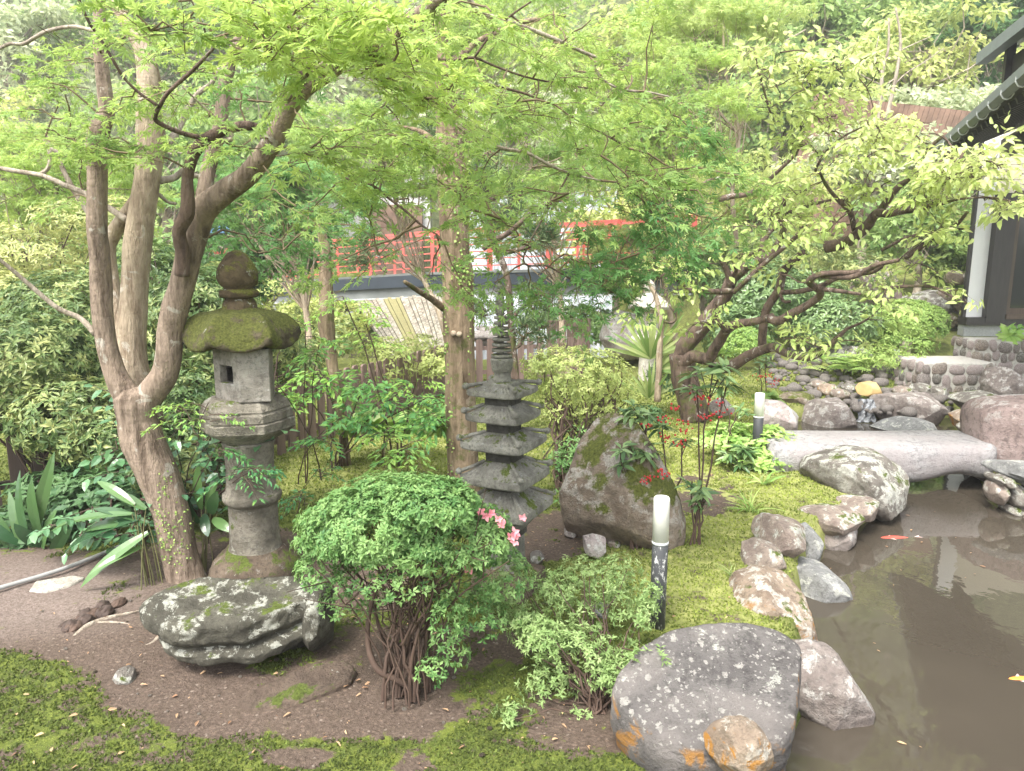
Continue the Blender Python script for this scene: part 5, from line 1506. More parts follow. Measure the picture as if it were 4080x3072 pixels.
# ================================================================== COBBLED STEPS
def cob_block(label, x0, x1, y0, depth, z0, z1, rows, seed, ang=0.0):
    rs = random.Random(seed)
    e = empty('cobbled_step', ((x0 + x1) / 2, y0, z0), label, 'stone steps', 'cobbled steps up to the house')
    mb = MB(); mb.box(((x0 + x1) / 2, y0 + depth / 2, (z0 + z1) / 2 - .03), (x1 - x0, depth, z1 - z0 + .06), 0); mb.build('mortar_core', M['mortar'], e, bevel=.02)
    mes = [pebble_mesh(seed * 5 + k, M[('cobble', 'rock_purple', 'cobble', 'rock_grey', 'rock_shore')[k]], 14, 9, .8, .55, .16) for k in range(5)]
    inv = world_of(e).inverted()
    H_ = z1 - z0; rh = H_ / rows
    for face in ('front', 'left'):
        L = (x1 - x0) if face == 'front' else depth
        for r in range(rows):
            u = -rs.uniform(0, .06)
            while u < L - .03:
                w = rh * rs.uniform(.7, 1.7); w = min(w, L - u + .04)
                z = z0 + (r + .5) * rh + rs.uniform(-.028, .028)
                if face == 'front': p = (x0 + u + w / 2, y0 + .015, z); sx, sy = w * .49, .055
                else: p = (x0 + .015, y0 + u + w / 2, z); sx, sy = .055, w * .49
                o = link('stone', rs.choice(mes), None, e); o.matrix_parent_inverse = Matrix.Identity(4)
                o.matrix_basis = inv @ (Matrix.Translation(p) @ Matrix.Rotation(rs.uniform(-.25, .25), 4, 'Y' if face == 'front' else 'X') @ Matrix.Diagonal((sx, sy, rh * .70 * rs.uniform(.80, 1.05), 1)))
                u += w * .99
c1 = on('N', 3720, 1556, 0.05)
zc1 = at('N', 3800, 1446, c1.y).z
def xat(px, Y): return at('N', px, 1500, Y).x
cob_block('lower cobbled step in front of the taller one, flat mortared top', xat(3655, c1.y + .1), xat(3962, c1.y), c1.y, .75, -.05, zc1, 3, 5)
Yc2 = c1.y + .38
zc2 = at('N', 3900, 1362, Yc2).z
cob_block('taller cobbled step against the house, topped with a small plant', xat(3838, Yc2 + .3) + .0, xat(4078, Yc2) + .12, Yc2 + .0, 0.62, -.05, zc2, 5, 9)
# stump with a small grey spot lamp
sp = at('R', 530, 440, 11.9); 
se = empty('cut_stump', sp, 'grey brown cut tree stump in front of the clipped round bush', 'tree stump')
o, _, _ = limb_obj('stump_wood', [at('R', 525, 470, 11.9), at('R', 530, 380, 11.9), at('R', 540, 275, 11.9)], [.115, .10, .10], M['bark_far'], se, 16, .2)
e = empty('spot_lamp', at('R', 462, 430, 11.7), 'small grey box spot lamp standing beside the cut stump', 'spot lamp')
a = at('R', 462, 400, 11.7); mb = MB(); mb.box(a, (.075, .07, .13)); mb.build('lamp_box', M['steel'], e, bevel=.008)
mb = MB(); mb.box((a.x, a.y, a.z - .14), (.03, .03, .2)); mb.build('spike', M['wood_dark'], e)

# ================================================================== PALE DISTANT LANTERN
YL2 = 11.2
l2 = at('P', 290, 1500, YL2); k2 = YL2 / FPX * TILES['P'][2]
L2 = empty('pale_lantern', (l2.x, YL2, H(l2.x, YL2)), 'pale stone lantern half hidden behind palm fronds and cherry branches', 'stone lantern')
zP = lambda y: at('P', 300, y, YL2).z
def l2part(name, prof, n, dx=0):
    mb = MB(); mb.lathe((l2.x + dx, YL2, 0), [(r * k2, zP(y)) for r, y in prof], n, rot=.3); return worn(mb.build(name, M['lantern_light'], L2, smooth=n > 10), .006, 7, 3)
l2part('shaft', [(60, 1600), (62, 1440), (66, 1420), (60, 1400), (56, 1200), (60, 1140)], 20)
l2part('platform', [(70, 1140), (130, 1110), (135, 1080), (120, 1065), (80, 1055)], 6)
l2part('fire_box', [(72, 1060), (74, 960), (70, 900)], 6)
l2part('roof', [(70, 905), (150, 880), (160, 865), (110, 820), (60, 790), (30, 770)], 6)
l2part('finial', [(25, 775), (40, 745), (30, 715), (8, 690)], 16)
# far houses glimpsed through the leaves at left
fh = empty('far_house', (-14, 27, 3), 'pale far house with blue roof glimpsed through the maple leaves', 'house')
mb = MB(); a = at('U', 400, 340, 27); mb.box((a.x, 27, a.z), (3.2, 2, 1.6)); mb.build('wall', M['palewall'], fh)
a = at('W', 480, 495, 30); mb = MB(); mb.box((a.x, 30, a.z), (1.6, 2, .35)); mb.build('roof', M['blue'], fh)
a = at('W', 55, 430, 26); 
# brown board wall on the right hillside
bw = empty('hillside_wall', at('N', 3600, 420, 26), 'long reddish brown wall with a grey cap across the hillside above the cherry tree', 'wall')
a, b_ = at('N', 3330, 440, 27), at('N', 4075, 385, 23)
mb = MB(); mb.bar(a - Z1 * .35, b_ - Z1 * .35, .2, .9); mb.build('wall_face', M['rustwall'], bw)
mb = MB(); mb.bar(a + Z1 * .2, b_ + Z1 * .2, .3, .28); mb.build('wall_cap', M['palewall'], bw)
bw2 = empty('lower_wall', at('N', 3500, 760, 20), 'reddish brown fence wall glimpsed through the cherry branches', 'wall')
a, b_ = at('N', 3180, 560, 21), at('N', 3800, 660, 18)
for k in range(34):
    p = a.lerp(b_, k / 34); d = (b_ - a) / 34; mb = MB(); mb.bar(p - Z1 * .5, p + d * .94 - Z1 * .5, .05, 3.4); mb.build('board', M['rustwall'], bw2)

# ================================================================== PEBBLES of the dry stream
st_bed = empty('stream_bed', (4, 10.5, 0), 'bed of grey and brown pebbles above the little cascade', 'stream bed', kind='structure')
pm_ = [pebble_mesh(k, M['pebble'], 10, 6, .62, .8, .14) for k in range(8)]
inv = world_of(st_bed).inverted()
rs = random.Random(5); cnt = 0; tries = 0
spots = []
while cnt < 290 and tries < 6000:
    tries += 1
    wx_, wy_ = rs.uniform(1660, 2060), rs.uniform(772, 858)
    # band slanting from upper left to the foot of the steps
    if not (-28 < wy_ - (800 + (wx_ - 1760) * .16) < 34): continue
    p = on('W', wx_, wy_, .18)
    if rs.random() > .9 - .25 * (wx_ > 1900): continue
    s = rs.choice([.035, .045, .06, .08, .11]) * rs.uniform(.8, 1.2)
    if any((p.x - a) ** 2 + (p.y - b) ** 2 < (.72 * (s + c)) ** 2 for a, b, c in spots): continue
    spots.append((p.x, p.y, s))
    o = link('pebble', rs.choice(pm_), None, st_bed); o.matrix_parent_inverse = Matrix.Identity(4)
    z = max(H(p.x, p.y), -.05)
    o.matrix_basis = inv @ (Matrix.Translation((p.x, p.y, z + s * .3)) @ Matrix.Rotation(rs.uniform(0, 6.28), 4, 'Z') @ Matrix.Diagonal((s, s, s, 1)))
    cnt += 1
# ring of waterside stones between the bigger ones
for k, (x, y, r, mt) in enumerate([(1950, 845, 16, 'rock_shore'), (1990, 842, 20, 'rock_grey'), (2028, 848, 18, 'rock_grey'), (1815, 852, 16, 'rock_shore'), (1790, 842, 18, 'rock_ochre'), (1770, 832, 14, 'rock_shore'), (1835, 838, 12, 'rock_grey'), (2090, 925, 14, 'rock_shore')]):
    lb = ['small brown stone right of the golden one', 'round grey stone above the long lying rock', 'pale rounded stone near the foot of the steps', 'small brown stone left above the cascade', 'tan flat stone among the pebbles left of the golden one', 'small dark stone at the lower end of the pebbles', 'little grey stone touching the golden one', 'small stone squeezed against the huge reddish block'][k]
    rk(lb, 'W', [(x + r * 1.25 * math.cos(a), y + r * .75 * math.sin(a)) for a in np.linspace(0, 6.28, 9)[:-1]], on('W', x, y + r * .75, .08).y + .45, .14, mt, seed=160 + k, nt=36, nph=18)
# white stones of the weir foot
wst = empty('stone_pile', at('W', 1060, 725, 16.5), 'heap of white stones under the bridge right of the straight trunk', 'stone pile')
for k in range(16):
    x, y = 1028 + rs.random() * 75, 708 + rs.random() * 32
    p = at('W', x, y, 16.5 + rs.random()); o = link('stone', rs.choice(pm_[:4]), None, wst); o.matrix_parent_inverse = Matrix.Identity(4)
    s = .09 + .12 * rs.random(); o.matrix_basis = world_of(wst).inverted() @ (Matrix.Translation(p) @ Matrix.Diagonal((s * 1.4, s, s * .8, 1)))
    o.active_material
white_me = [pebble_mesh(40 + k, M['rock_white'], 12, 8) for k in range(3)]
for o in [q for q in wst.children]: o.data = rs.choice(white_me)

# ================================================================== KOI
def koi(px, py, L, ang, mat, label):
    p = on('W', px, py, WATER_Z); e = empty('koi', (p.x, p.y, WATER_Z), label, 'carp', 'koi carp in the pond')
    n = 16; rings = []
    ca, sa = math.cos(ang), math.sin(ang)
    for i in range(n):
        t = i / (n - 1); w = .105 * L * (math.sin(math.pi * min(1, t * .93 + .05)) ** .75) * (1 - .45 * t) + .004
        h = w * 1.15; c = Vector(((t - .5) * L, .02 * L * math.sin(t * 5), -.021))
        ring = []
        for k in range(12):
            a = 2 * math.pi * k / 12; v = c + Vector((0, math.cos(a) * w, math.sin(a) * h))
            ring.append(Vector((p.x + v.x * ca - v.y * sa, p.y + v.x * sa + v.y * ca, WATER_Z + v.z)))
        rings.append(ring)
    mb = MB(); mb.ring_loft(rings); mb.build('body', mat, e, smooth=True)
    def fin(name, pts, dz=.004):
        mb = MB(); q = [Vector((p.x + x * L * ca - y * L * sa, p.y + x * L * sa + y * L * ca, WATER_Z + dz)) for x, y in pts]
        mb.add(q + [v - Vector((0, 0, .003)) for v in q], [tuple(range(len(q))), tuple(reversed(range(len(q), 2 * len(q))))]); mb.build(name, M['fin'], e)
    fin('tail', [(.44, .0), (.62, .09), (.56, .01), (.64, -.06)])
    fin('pectoral_fin', [(-.22, .07), (-.10, .17), (-.12, .07)], .001); fin('pectoral_fin', [(-.22, -.07), (-.10, -.17), (-.12, -.07)], .001)
M['fin'] = plain('pale_fin', (.75, .55, .50), .4, .1, bmp=0)
M['koi_red'] = plain('red_koi_skin', (.62, .10, .07), .3, .2, sc=12, bmp=0)
M['koi_orange'] = plain('orange_koi_skin', (.85, .30, .05), .3, .12, sc=12, bmp=0)
koi(1938, 1161, .30, R(3), M['koi_red'], 'slim red koi swimming near the far shore rocks')
koi(2222, 1466, .26, R(2), M['koi_orange'], 'orange koi cut off by the right edge of the photo')
# ================================================================== TREES
def trace(name, pts, mat, parent, net=None, ns=12, rough=.10, label=None, seed=0, sub=6, lump=7.0):
    """pts: (tile, x, y, Y, width in tile px)"""
    P_ = [at(t, x, y, Y) for t, x, y, Y, w in pts]
    r = [w * .5 * Y / FPX * TILES[t][2] for t, x, y, Y, w in pts]
    o, p, rr = limb_obj(name, [tuple(q) for q in P_], r, mat, parent, ns, rough, sub, lump, seed)
    if label: o['label'] = label
    if net is not None: net.add(p[2:], 0.0)
    return o, p, rr
def tt(tile, seq, Y0, Y1, w0, w1):
    n = len(seq)
    return [(tile, x, y, Y0 + (Y1 - Y0) * i / (n - 1), w0 + (w1 - w0) * i / (n - 1)) for i, (x, y) in enumerate(seq)]

# ---------------------------------------------------------------- forked maple, left foreground
MY = on('N', 735, 2300, 0).y
base = on('N', 735, 2300, 0)
maple = empty('maple_tree', (base.x, base.y, 0), 'big forked maple with thick pinkish brown stems in front of the stone lantern', 'tree')
mnet = Net()
Y = MY
trace('trunk', [('G', 1215, 470, Y, 300), ('G', 1200, 400, Y, 245), ('G', 1150, 200, Y, 232), ('G', 1110, 0, Y, 236), ('D', 1025, 1420, Y, 255), ('D', 935, 1220, Y, 270), ('D', 890, 1060, Y, 240), ('D', 880, 960, Y, 262), ('D', 865, 900, Y, 250), ('D', 850, 850, Y, 150)], M['bark_maple'], maple, mnet, 26, .10, sub=8, seed=3)
trace('limb', [('D', 885, 1000, Y, 190), ('D', 810, 880, Y, 165), ('D', 745, 750, Y, 140), ('D', 690, 560, Y, 125), ('D', 665, 380, Y, 128), ('D', 655, 180, Y, 130), ('D', 648, 0, Y - .02, 125), ('A', 630, 1500, Y - .04, 122), ('A', 628, 1300, Y - .05, 118), ('A', 630, 1100, Y - .06, 118), ('A', 622, 960, Y - .08, 128),
                ('A', 650, 820, Y - .1, 120), ('A', 690, 720, Y - .1, 95), ('A', 675, 560, Y - .1, 88), ('A', 655, 380, Y - .1, 80), ('A', 650, 180, Y - .1, 76), ('A', 640, -60, Y - .1, 70)], M['bark_maple'], maple, mnet, 20, .07, label='left brown stem', seed=5)
trace('limb', [('D', 905, 1000, Y, 200), ('D', 985, 880, Y, 180), ('D', 1065, 760, Y - .02, 165), ('D', 1095, 620, Y - .03, 160), ('D', 1105, 470, Y - .03, 160), ('D', 1135, 330, Y - .04, 165), ('D', 1185, 170, Y - .05, 158), ('D', 1225, 0, Y - .06, 160), ('A', 1265, 1520, Y - .07, 160), ('A', 1320, 1360, Y - .1, 170),
                ('A', 1450, 1250, Y - .16, 150), ('A', 1590, 1150, Y - .22, 132), ('A', 1700, 1020, Y - .28, 128), ('A', 1790, 880, Y - .34, 118), ('A', 1870, 700, Y - .42, 112), ('A', 1970, 570, Y - .5, 115), ('A', 2110, 470, Y - .58, 118), ('B', 0, 400, Y - .66, 112), ('B', 150, 320, Y - .75, 105), ('B', 300, 225, Y - .85, 96), ('B', 440, 130, Y - .95, 88), ('B', 570, 50, Y - 1.05, 80), ('B', 700, -40, Y - 1.15, 72)], M['bark_maple'], maple, mnet, 22, .08, label='right stem leaning over the garden', seed=7)
trace('limb', [('A', 1310, 1420, Y - .08, 110), ('A', 1330, 1200, Y - .05, 92), ('A', 1375, 1000, Y, 88), ('A', 1420, 850, Y, 84), ('A', 1440, 700, Y, 82), ('A', 1465, 500, Y, 78), ('A', 1510, 370, Y, 84), ('A', 1545, 280, Y, 70), ('A', 1600, 80, Y + .03, 66), ('A', 1640, -80, Y + .05, 60)], M['bark_maple'], maple, mnet, 14, .08, seed=9)
trace('limb', [('D', 1180, 120, Y - .16, 90), ('A', 1185, 1640, Y - .18, 88), ('A', 1160, 1500, Y - .22, 82), ('A', 1215, 1370, Y - .26, 90), ('A', 1215, 1160, Y - .28, 72), ('A', 1255, 1000, Y - .3, 72), ('A', 1340, 900, Y - .3, 72), ('A', 1480, 835, Y - .3, 62), ('A', 1600, 815, Y - .25, 58), ('A', 1700, 830, Y - .2, 40)], M['bark_dark'], maple, mnet, 14, .10, label='dark bent branch in front', seed=11)
trace('limb', [('D', 1000, 1080, Y + .10, 150), ('D', 900, 880, Y + .22, 190), ('D', 855, 600, Y + .28, 180), ('D', 868, 300, Y + .3, 165), ('D', 880, 60, Y + .3, 160), ('A', 890, 1600, Y + .3, 172), ('A', 925, 1350, Y + .3, 160), ('A', 955, 1150, Y + .3, 150), ('A', 975, 960, Y + .3, 170), ('A', 975, 850, Y + .3, 168), ('A', 965, 700, Y + .3, 140), ('A', 965, 520, Y + .3, 138), ('A', 930, 330, Y + .3, 110), ('A', 850, 200, Y + .3, 80), ('A', 760, 60, Y + .3, 60), ('A', 700, -60, Y + .3, 50)], M['bark_pale'], maple, mnet, 22, .06, label='pale upright stem standing behind the fork', seed=13)
trace('limb', [('D', 800, 560, Y + .36, 80), ('D', 750, 280, Y + .42, 78), ('A', 705, 1640, Y + .45, 84), ('A', 735, 1520, Y + .45, 96), ('A', 800, 1420, Y + .4, 88), ('A', 880, 1300, Y + .32, 80)], M['bark_pale'], maple, None, 14, .06, seed=14)
small = [
 ([('D', 620, 500, Y, 42), ('D', 520, 398, Y, 34), ('D', 380, 335, Y - .05, 32), ('D', 230, 215, Y - .1, 30), ('D', 110, 110, Y - .15, 26), ('D', 0, 20, Y - .2, 24), ('D', -120, -80, Y - .25, 20)], 'bark_far'),
 ([('A', 830, 1430, Y + .3, 44), ('A', 700, 1345, Y + .35, 38), ('A', 540, 1250, Y + .4, 38), ('A', 430, 1205, Y + .4, 34), ('A', 280, 1140, Y + .4, 30), ('A', 100, 1108, Y + .4, 30), ('A', -60, 1080, Y + .4, 26)], 'bark_far'),
 ([('A', 590, 1400, Y + .5, 40), ('A', 520, 1300, Y + .5, 36), ('A', 460, 1200, Y + .5, 34), ('A', 400, 1080, Y + .5, 30), ('A', 370, 990, Y + .5, 26), ('A', 330, 960, Y + .5, 22), ('A', 300, 880, Y + .5, 18)], 'bark_far'),
 ([('A', 250, 1135, Y + .45, 26), ('A', 310, 1090, Y + .45, 24), ('A', 325, 1000, Y + .45, 24), ('A', 290, 900, Y + .45, 20)], 'bark_far'),
 ([('A', -30, 330, Y + .3, 18), ('A', 60, 285, Y + .3, 20), ('A', 150, 285, Y + .3, 22), ('A', 230, 240, Y + .3, 22), ('A', 310, 200, Y + .3, 22), ('A', 470, 172, Y + .3, 22), ('A', 620, 200, Y + .1, 24)], 'bark_far'),
 ([('A', 1350, 900, Y - .35, 34), ('A', 1200, 868, Y - .42, 30), ('A', 1080, 822, Y - .5, 28), ('A', 1005, 770, Y - .55, 28), ('A', 1040, 680, Y - .6, 26), ('A', 1100, 590, Y - .66, 24), ('A', 1250, 455, Y - .75, 24), ('A', 1360, 340, Y - .85, 20), ('A', 1445, 268, Y - .9, 18), ('A', 1750, 262, Y - 1.05, 15), ('A', 2212, 268, Y - 1.25, 11)], 'bark_dark'),
 ([('A', 1030, 690, Y - .6, 20), ('A', 900, 600, Y - .65, 18), ('A', 800, 500, Y - .7, 17), ('A', 745, 410, Y - .75, 18), ('A', 650, 250, Y - .8, 17), ('A', 575, 140, Y - .85, 18), ('A', 500, -30, Y - .9, 17)], 'bark_dark'),
 ([('A', 1380, 900, Y - .28, 36), ('A', 1480, 905, Y - .30, 34), ('A', 1500, 880, Y - .3, 30), ('A', 1450, 800, Y - .32, 22), ('A', 1380, 750, Y - .35, 16), ('A', 1180, 560, Y - .5, 10)], 'bark_far'),
 ([('A', 1860, 640, Y - .48, 56), ('A', 1945, 530, Y - .56, 56), ('A', 1985, 440, Y - .6, 50), ('A', 2060, 375, Y - .66, 56), ('A', 2150, 310, Y - .7, 36), ('A', 2230, 290, Y - .75, 26)], 'bark_maple'),
 ([('A', 1950, 510, Y - .58, 34), ('A', 1900, 420, Y - .64, 26), ('A', 1860, 300, Y - .7, 18), ('A', 1820, 180, Y - .8, 14)], 'bark_dark'),
 ([('A', 1360, 310, Y - .85, 12), ('A', 1320, 180, Y - .95, 11), ('A', 1240, 0, Y - 1.0, 10)], 'bark_dark'),
 ([('A', 1490, 0, Y - .9, 30), ('A', 1580, 45, Y - .85, 30), ('A', 1650, 85, Y - .8, 28)], 'bark_dark'),
 ([('A', 1080, 940, Y + .3, 50), ('A', 1150, 840, Y + .45, 42), ('A', 1220, 710, Y + .5, 38), ('A', 1280, 610, Y + .5, 34), ('A', 1370, 540, Y + .5, 28), ('A', 1420, 440, Y + .5, 22)], 'bark_far'),
 ([('A', 1030, 1170, Y + .35, 50), ('A', 1130, 1150, Y + .45, 42), ('A', 1200, 1100, Y + .5, 34), ('A', 1270, 1140, Y + .5, 30), ('A', 1400, 1140, Y + .5, 20)], 'bark_far'),
 ([('A', 1030, 1260, Y + .35, 26), ('A', 1090, 1310, Y + .4, 20), ('A', 1140, 1320, Y + .4, 20)], 'bark_far'),
 ([('B', 430, 170, Y - .9, 34), ('B', 500, 190, Y - .8, 36), ('B', 560, 240, Y - .7, 30)], 'bark_maple'),
 # the thin hanging boughs that sweep down to the right in front of the straight trunk
 ([('B', 150, 330, Y - .75, 34), ('B', 330, 400, Y - .7, 28), ('B', 420, 500, Y - .65, 26), ('B', 520, 590, Y - .6, 26), ('B', 610, 690, Y - .55, 24), ('B', 720, 790, Y - .5, 24), ('B', 860, 890, Y - .45, 24), ('B', 1040, 960, Y - .4, 24), ('B', 1200, 990, Y - .35, 22), ('B', 1350, 1070, Y - .3, 20), ('B', 1500, 1130, Y - .25, 15), ('B', 1680, 1170, Y - .2, 10)], 'bark_far'),
 ([('B', 250, 240, Y - .8, 32), ('B', 430, 350, Y - .75, 26), ('B', 550, 420, Y - .7, 26), ('B', 680, 480, Y - .65, 24), ('B', 830, 515, Y - .6, 20), ('B', 1000, 560, Y - .55, 18), ('B', 1200, 610, Y - .5, 15), ('B', 1380, 690, Y - .45, 13), ('B', 1550, 790, Y - .4, 12), ('B', 1720, 880, Y - .35, 10), ('B', 1860, 960, Y - .3, 7)], 'bark_dark'),
 ([('B', 500, 370, Y - .72, 18), ('B', 700, 390, Y - .7, 18), ('B', 860, 375, Y - .7, 17), ('B', 1000, 430, Y - .65, 14), ('B', 1200, 500, Y - .6, 12), ('B', 1400, 540, Y - .55, 11), ('B', 1640, 580, Y - .5, 8)], 'bark_dark'),
 ([('B', 860, 375, Y - .7, 14), ('B', 980, 210, Y - .75, 13), ('B', 1100, 100, Y - .8, 12), ('B', 1230, 10, Y - .85, 10)], 'bark_dark'),
 ([('B', 820, -20, Y - .8, 30), ('B', 900, 80, Y - .75, 28), ('B', 1050, 130, Y - .7, 28), ('B', 1200, 180, Y - .6, 27), ('B', 1400, 260, Y - .5, 25), ('B', 1550, 330, Y - .4, 22), ('B', 1680, 390, Y - .35, 20), ('B', 1640, 430, Y - .33, 18), ('B', 1700, 520, Y - .3, 17), ('B', 1820, 580, Y - .25, 15), ('B', 2000, 600, Y - .2, 14), ('C', 0, 650, Y - .1, 12)], 'bark_far'),
 ([('B', 0, 1150, Y - .5, 12), ('B', 200, 1200, Y - .45, 14), ('B', 300, 1280, Y - .4, 15), ('B', 420, 1370, Y - .4, 16), ('B', 520, 1460, Y - .4, 14), ('B', 620, 1520, Y - .4, 10)], 'bark_dark'),
 ([('B', 900, 620, Y - .5, 16), ('B', 1000, 720, Y - .48, 13), ('B', 1080, 850, Y - .46, 11), ('B', 1200, 960, Y - .45, 9)], 'bark_far'),
 ([('B', 1480, 1120, Y - .3, 12), ('E', 1180, 0, Y - .35, 12), ('E', 1340, 60, Y - .35, 12), ('E', 1480, 140, Y - .35, 10), ('E', 1600, 200, Y - .35, 7)], 'bark_dark'),
]
for k, (pts, mt) in enumerate(small): trace('branch', pts, M[mt], maple, mnet, 9, .06, seed=20 + k, sub=5)
# ivy dots and a climbing fig on the trunk
ivp = []
for (t, x, y, w) in [('G', 1130, 60, 90), ('G', 1140, 150, 120), ('G', 1170, 270, 130), ('G', 1060, 200, 90), ('D', 1060, 1500, 60), ('G', 1030, 40, 70)]:
    for _ in range(42):
        p = at(t, x + RNG.normal(0, w * .35), y + RNG.normal(0, 55), MY - .10); ivp.append(tuple(p))
ivp = np.array(ivp)
# seat the little leaves on the bark
tr_ = [o for o in maple.children if o.name.startswith('trunk')][0]
tv_ = np.zeros(len(tr_.data.vertices) * 3, np.float32); tr_.data.vertices.foreach_get('co', tv_); tv_ = tv_.reshape(-1, 3)
tv_ = tv_[tv_[:, 1] < MY]
def seat(pp, tv):
    out = []; nn = []
    for q in pp:
        d = np.hypot(tv[:, 0] - q[0], tv[:, 2] - q[2]); i = int(np.argmin(d))
        if d[i] < .03: out.append([q[0], tv[i, 1] - .004, q[2]]); nn.append(i)
    return np.array(out)
ivs = seat(ivp, tv_)
leaf_cloud('creeping_fig', t_diamond(.9, .05), ivs, RNG.normal(0, 1, (len(ivs), 3)), np.array([0, -1, .2]) + RNG.normal(0, .3, (len(ivs), 3)), .011 + .006 * RNG.random(len(ivs)), M['box'], maple)

# ---- foliage of the forked maple
tw = Twigs(); fnear, fmid = Foliage(), Foliage()
near_regs = [  # big leaves close to the window
 ('W', 700, 75, 190, 70, 2.2, 2.9, 26, .92), ('W', 840, 110, 80, 45, 2.3, 2.9, 12, .95), ('W', 560, 60, 120, 70, 2.3, 3.0, 12, .9), ('W', 380, 45, 150, 50, 2.5, 3.1, 9, .72), ('W', 930, 170, 110, 50, 2.6, 3.2, 10, .9),
 ('W', 640, 170, 90, 30, 2.6, 3.2, 3, .8), ('W', 700, 330, 90, 50, 2.8, 3.4, 4, .75)]
grow(mnet, region_points(near_regs), tw, fnear, .043, L=(.22, .40), nside=7, per=4, thick=.0028, maxr=.008, droop=.22, origin=mnet.P[0], updown=.35)
mid_regs = [
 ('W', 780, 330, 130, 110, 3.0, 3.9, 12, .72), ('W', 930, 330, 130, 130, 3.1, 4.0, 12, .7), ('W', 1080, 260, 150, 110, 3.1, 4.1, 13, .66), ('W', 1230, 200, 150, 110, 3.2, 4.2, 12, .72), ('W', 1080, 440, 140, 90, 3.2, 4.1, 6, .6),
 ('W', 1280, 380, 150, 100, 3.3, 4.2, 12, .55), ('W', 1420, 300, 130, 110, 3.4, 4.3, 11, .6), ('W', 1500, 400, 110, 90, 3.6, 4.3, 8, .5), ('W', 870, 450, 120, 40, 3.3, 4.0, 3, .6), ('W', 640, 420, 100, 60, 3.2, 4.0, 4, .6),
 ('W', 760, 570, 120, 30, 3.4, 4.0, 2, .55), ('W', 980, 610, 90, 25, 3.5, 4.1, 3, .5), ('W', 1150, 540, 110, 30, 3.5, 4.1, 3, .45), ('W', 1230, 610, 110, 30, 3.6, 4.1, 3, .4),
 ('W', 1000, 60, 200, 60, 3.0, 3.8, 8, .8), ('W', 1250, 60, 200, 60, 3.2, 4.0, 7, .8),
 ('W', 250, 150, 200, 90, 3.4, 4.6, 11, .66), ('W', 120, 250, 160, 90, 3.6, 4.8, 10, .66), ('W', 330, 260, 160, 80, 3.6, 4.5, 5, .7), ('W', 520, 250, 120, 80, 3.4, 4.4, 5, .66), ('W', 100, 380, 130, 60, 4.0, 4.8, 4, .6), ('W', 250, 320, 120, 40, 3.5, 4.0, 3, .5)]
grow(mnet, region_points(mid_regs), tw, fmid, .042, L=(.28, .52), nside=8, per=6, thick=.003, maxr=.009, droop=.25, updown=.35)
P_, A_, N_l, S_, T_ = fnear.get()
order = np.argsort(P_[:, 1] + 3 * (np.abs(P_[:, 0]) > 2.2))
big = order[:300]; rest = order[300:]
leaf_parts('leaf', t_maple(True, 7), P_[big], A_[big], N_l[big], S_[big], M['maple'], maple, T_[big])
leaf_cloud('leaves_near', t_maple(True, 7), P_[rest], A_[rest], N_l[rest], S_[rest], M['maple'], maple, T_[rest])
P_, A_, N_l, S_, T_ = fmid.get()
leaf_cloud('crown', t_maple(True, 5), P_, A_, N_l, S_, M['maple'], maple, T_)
# hanging sprays on the right, shade put into their darker leaf colour
fd = Foliage()
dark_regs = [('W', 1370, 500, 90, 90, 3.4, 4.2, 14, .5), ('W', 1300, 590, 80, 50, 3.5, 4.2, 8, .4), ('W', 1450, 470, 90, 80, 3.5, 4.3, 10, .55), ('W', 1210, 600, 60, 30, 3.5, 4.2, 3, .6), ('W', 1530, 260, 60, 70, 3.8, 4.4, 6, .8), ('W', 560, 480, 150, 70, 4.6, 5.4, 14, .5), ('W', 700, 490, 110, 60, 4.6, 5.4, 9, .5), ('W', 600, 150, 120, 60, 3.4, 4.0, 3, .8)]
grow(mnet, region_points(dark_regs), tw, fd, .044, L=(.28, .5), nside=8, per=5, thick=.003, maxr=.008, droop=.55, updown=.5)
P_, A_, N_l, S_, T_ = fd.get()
leaf_cloud('shade_toned_leaves', t_maple(True, 5), P_, A_, N_l, S_, M['maple_deep'], maple, T_)
tw.build('twigs', M['twig'], maple)

# ---------------------------------------------------------------- straight brown trunk behind the pagoda
CY = on('N', 1865, 1985, 0).y
cb = on('N', 1865, 1985, 0)
ctree = empty('straight_tree', (cb.x, cb.y, 0), 'tall straight brown trunk with flaking bark and climbing ivy behind the pagoda', 'tree')
cnet = Net()
trace('trunk', [('E', 815, 1640, CY, 288), ('E', 795, 1540, CY, 227), ('E', 785, 1300, CY, 208), ('E', 775, 1000, CY, 202), ('E', 768, 700, CY, 199), ('E', 760, 400, CY, 202), ('E', 755, 100, CY, 195), ('B', 735, 1640, CY, 186), ('B', 725, 1350, CY, 188), ('B', 712, 1100, CY, 182), ('B', 700, 950, CY, 172), ('B', 690, 800, CY, 144), ('B', 680, 640, CY, 130), ('B', 668, 480, CY, 111), ('B', 655, 330, CY, 86), ('B', 645, 150, CY, 66), ('B', 640, -50, CY, 55)], M['bark_cedar'], ctree, cnet, 28, .07, sub=8, seed=41, lump=5)
for (x, y) in [(728, 492), (765, 498)]:
    o, _, _ = limb_obj('cut_branch_stub', [at('E', x, y, CY - .08), at('E', x - 2, y + 3, CY - .17)], [.022, .021], M['bark_pale'], ctree, 10, .05)
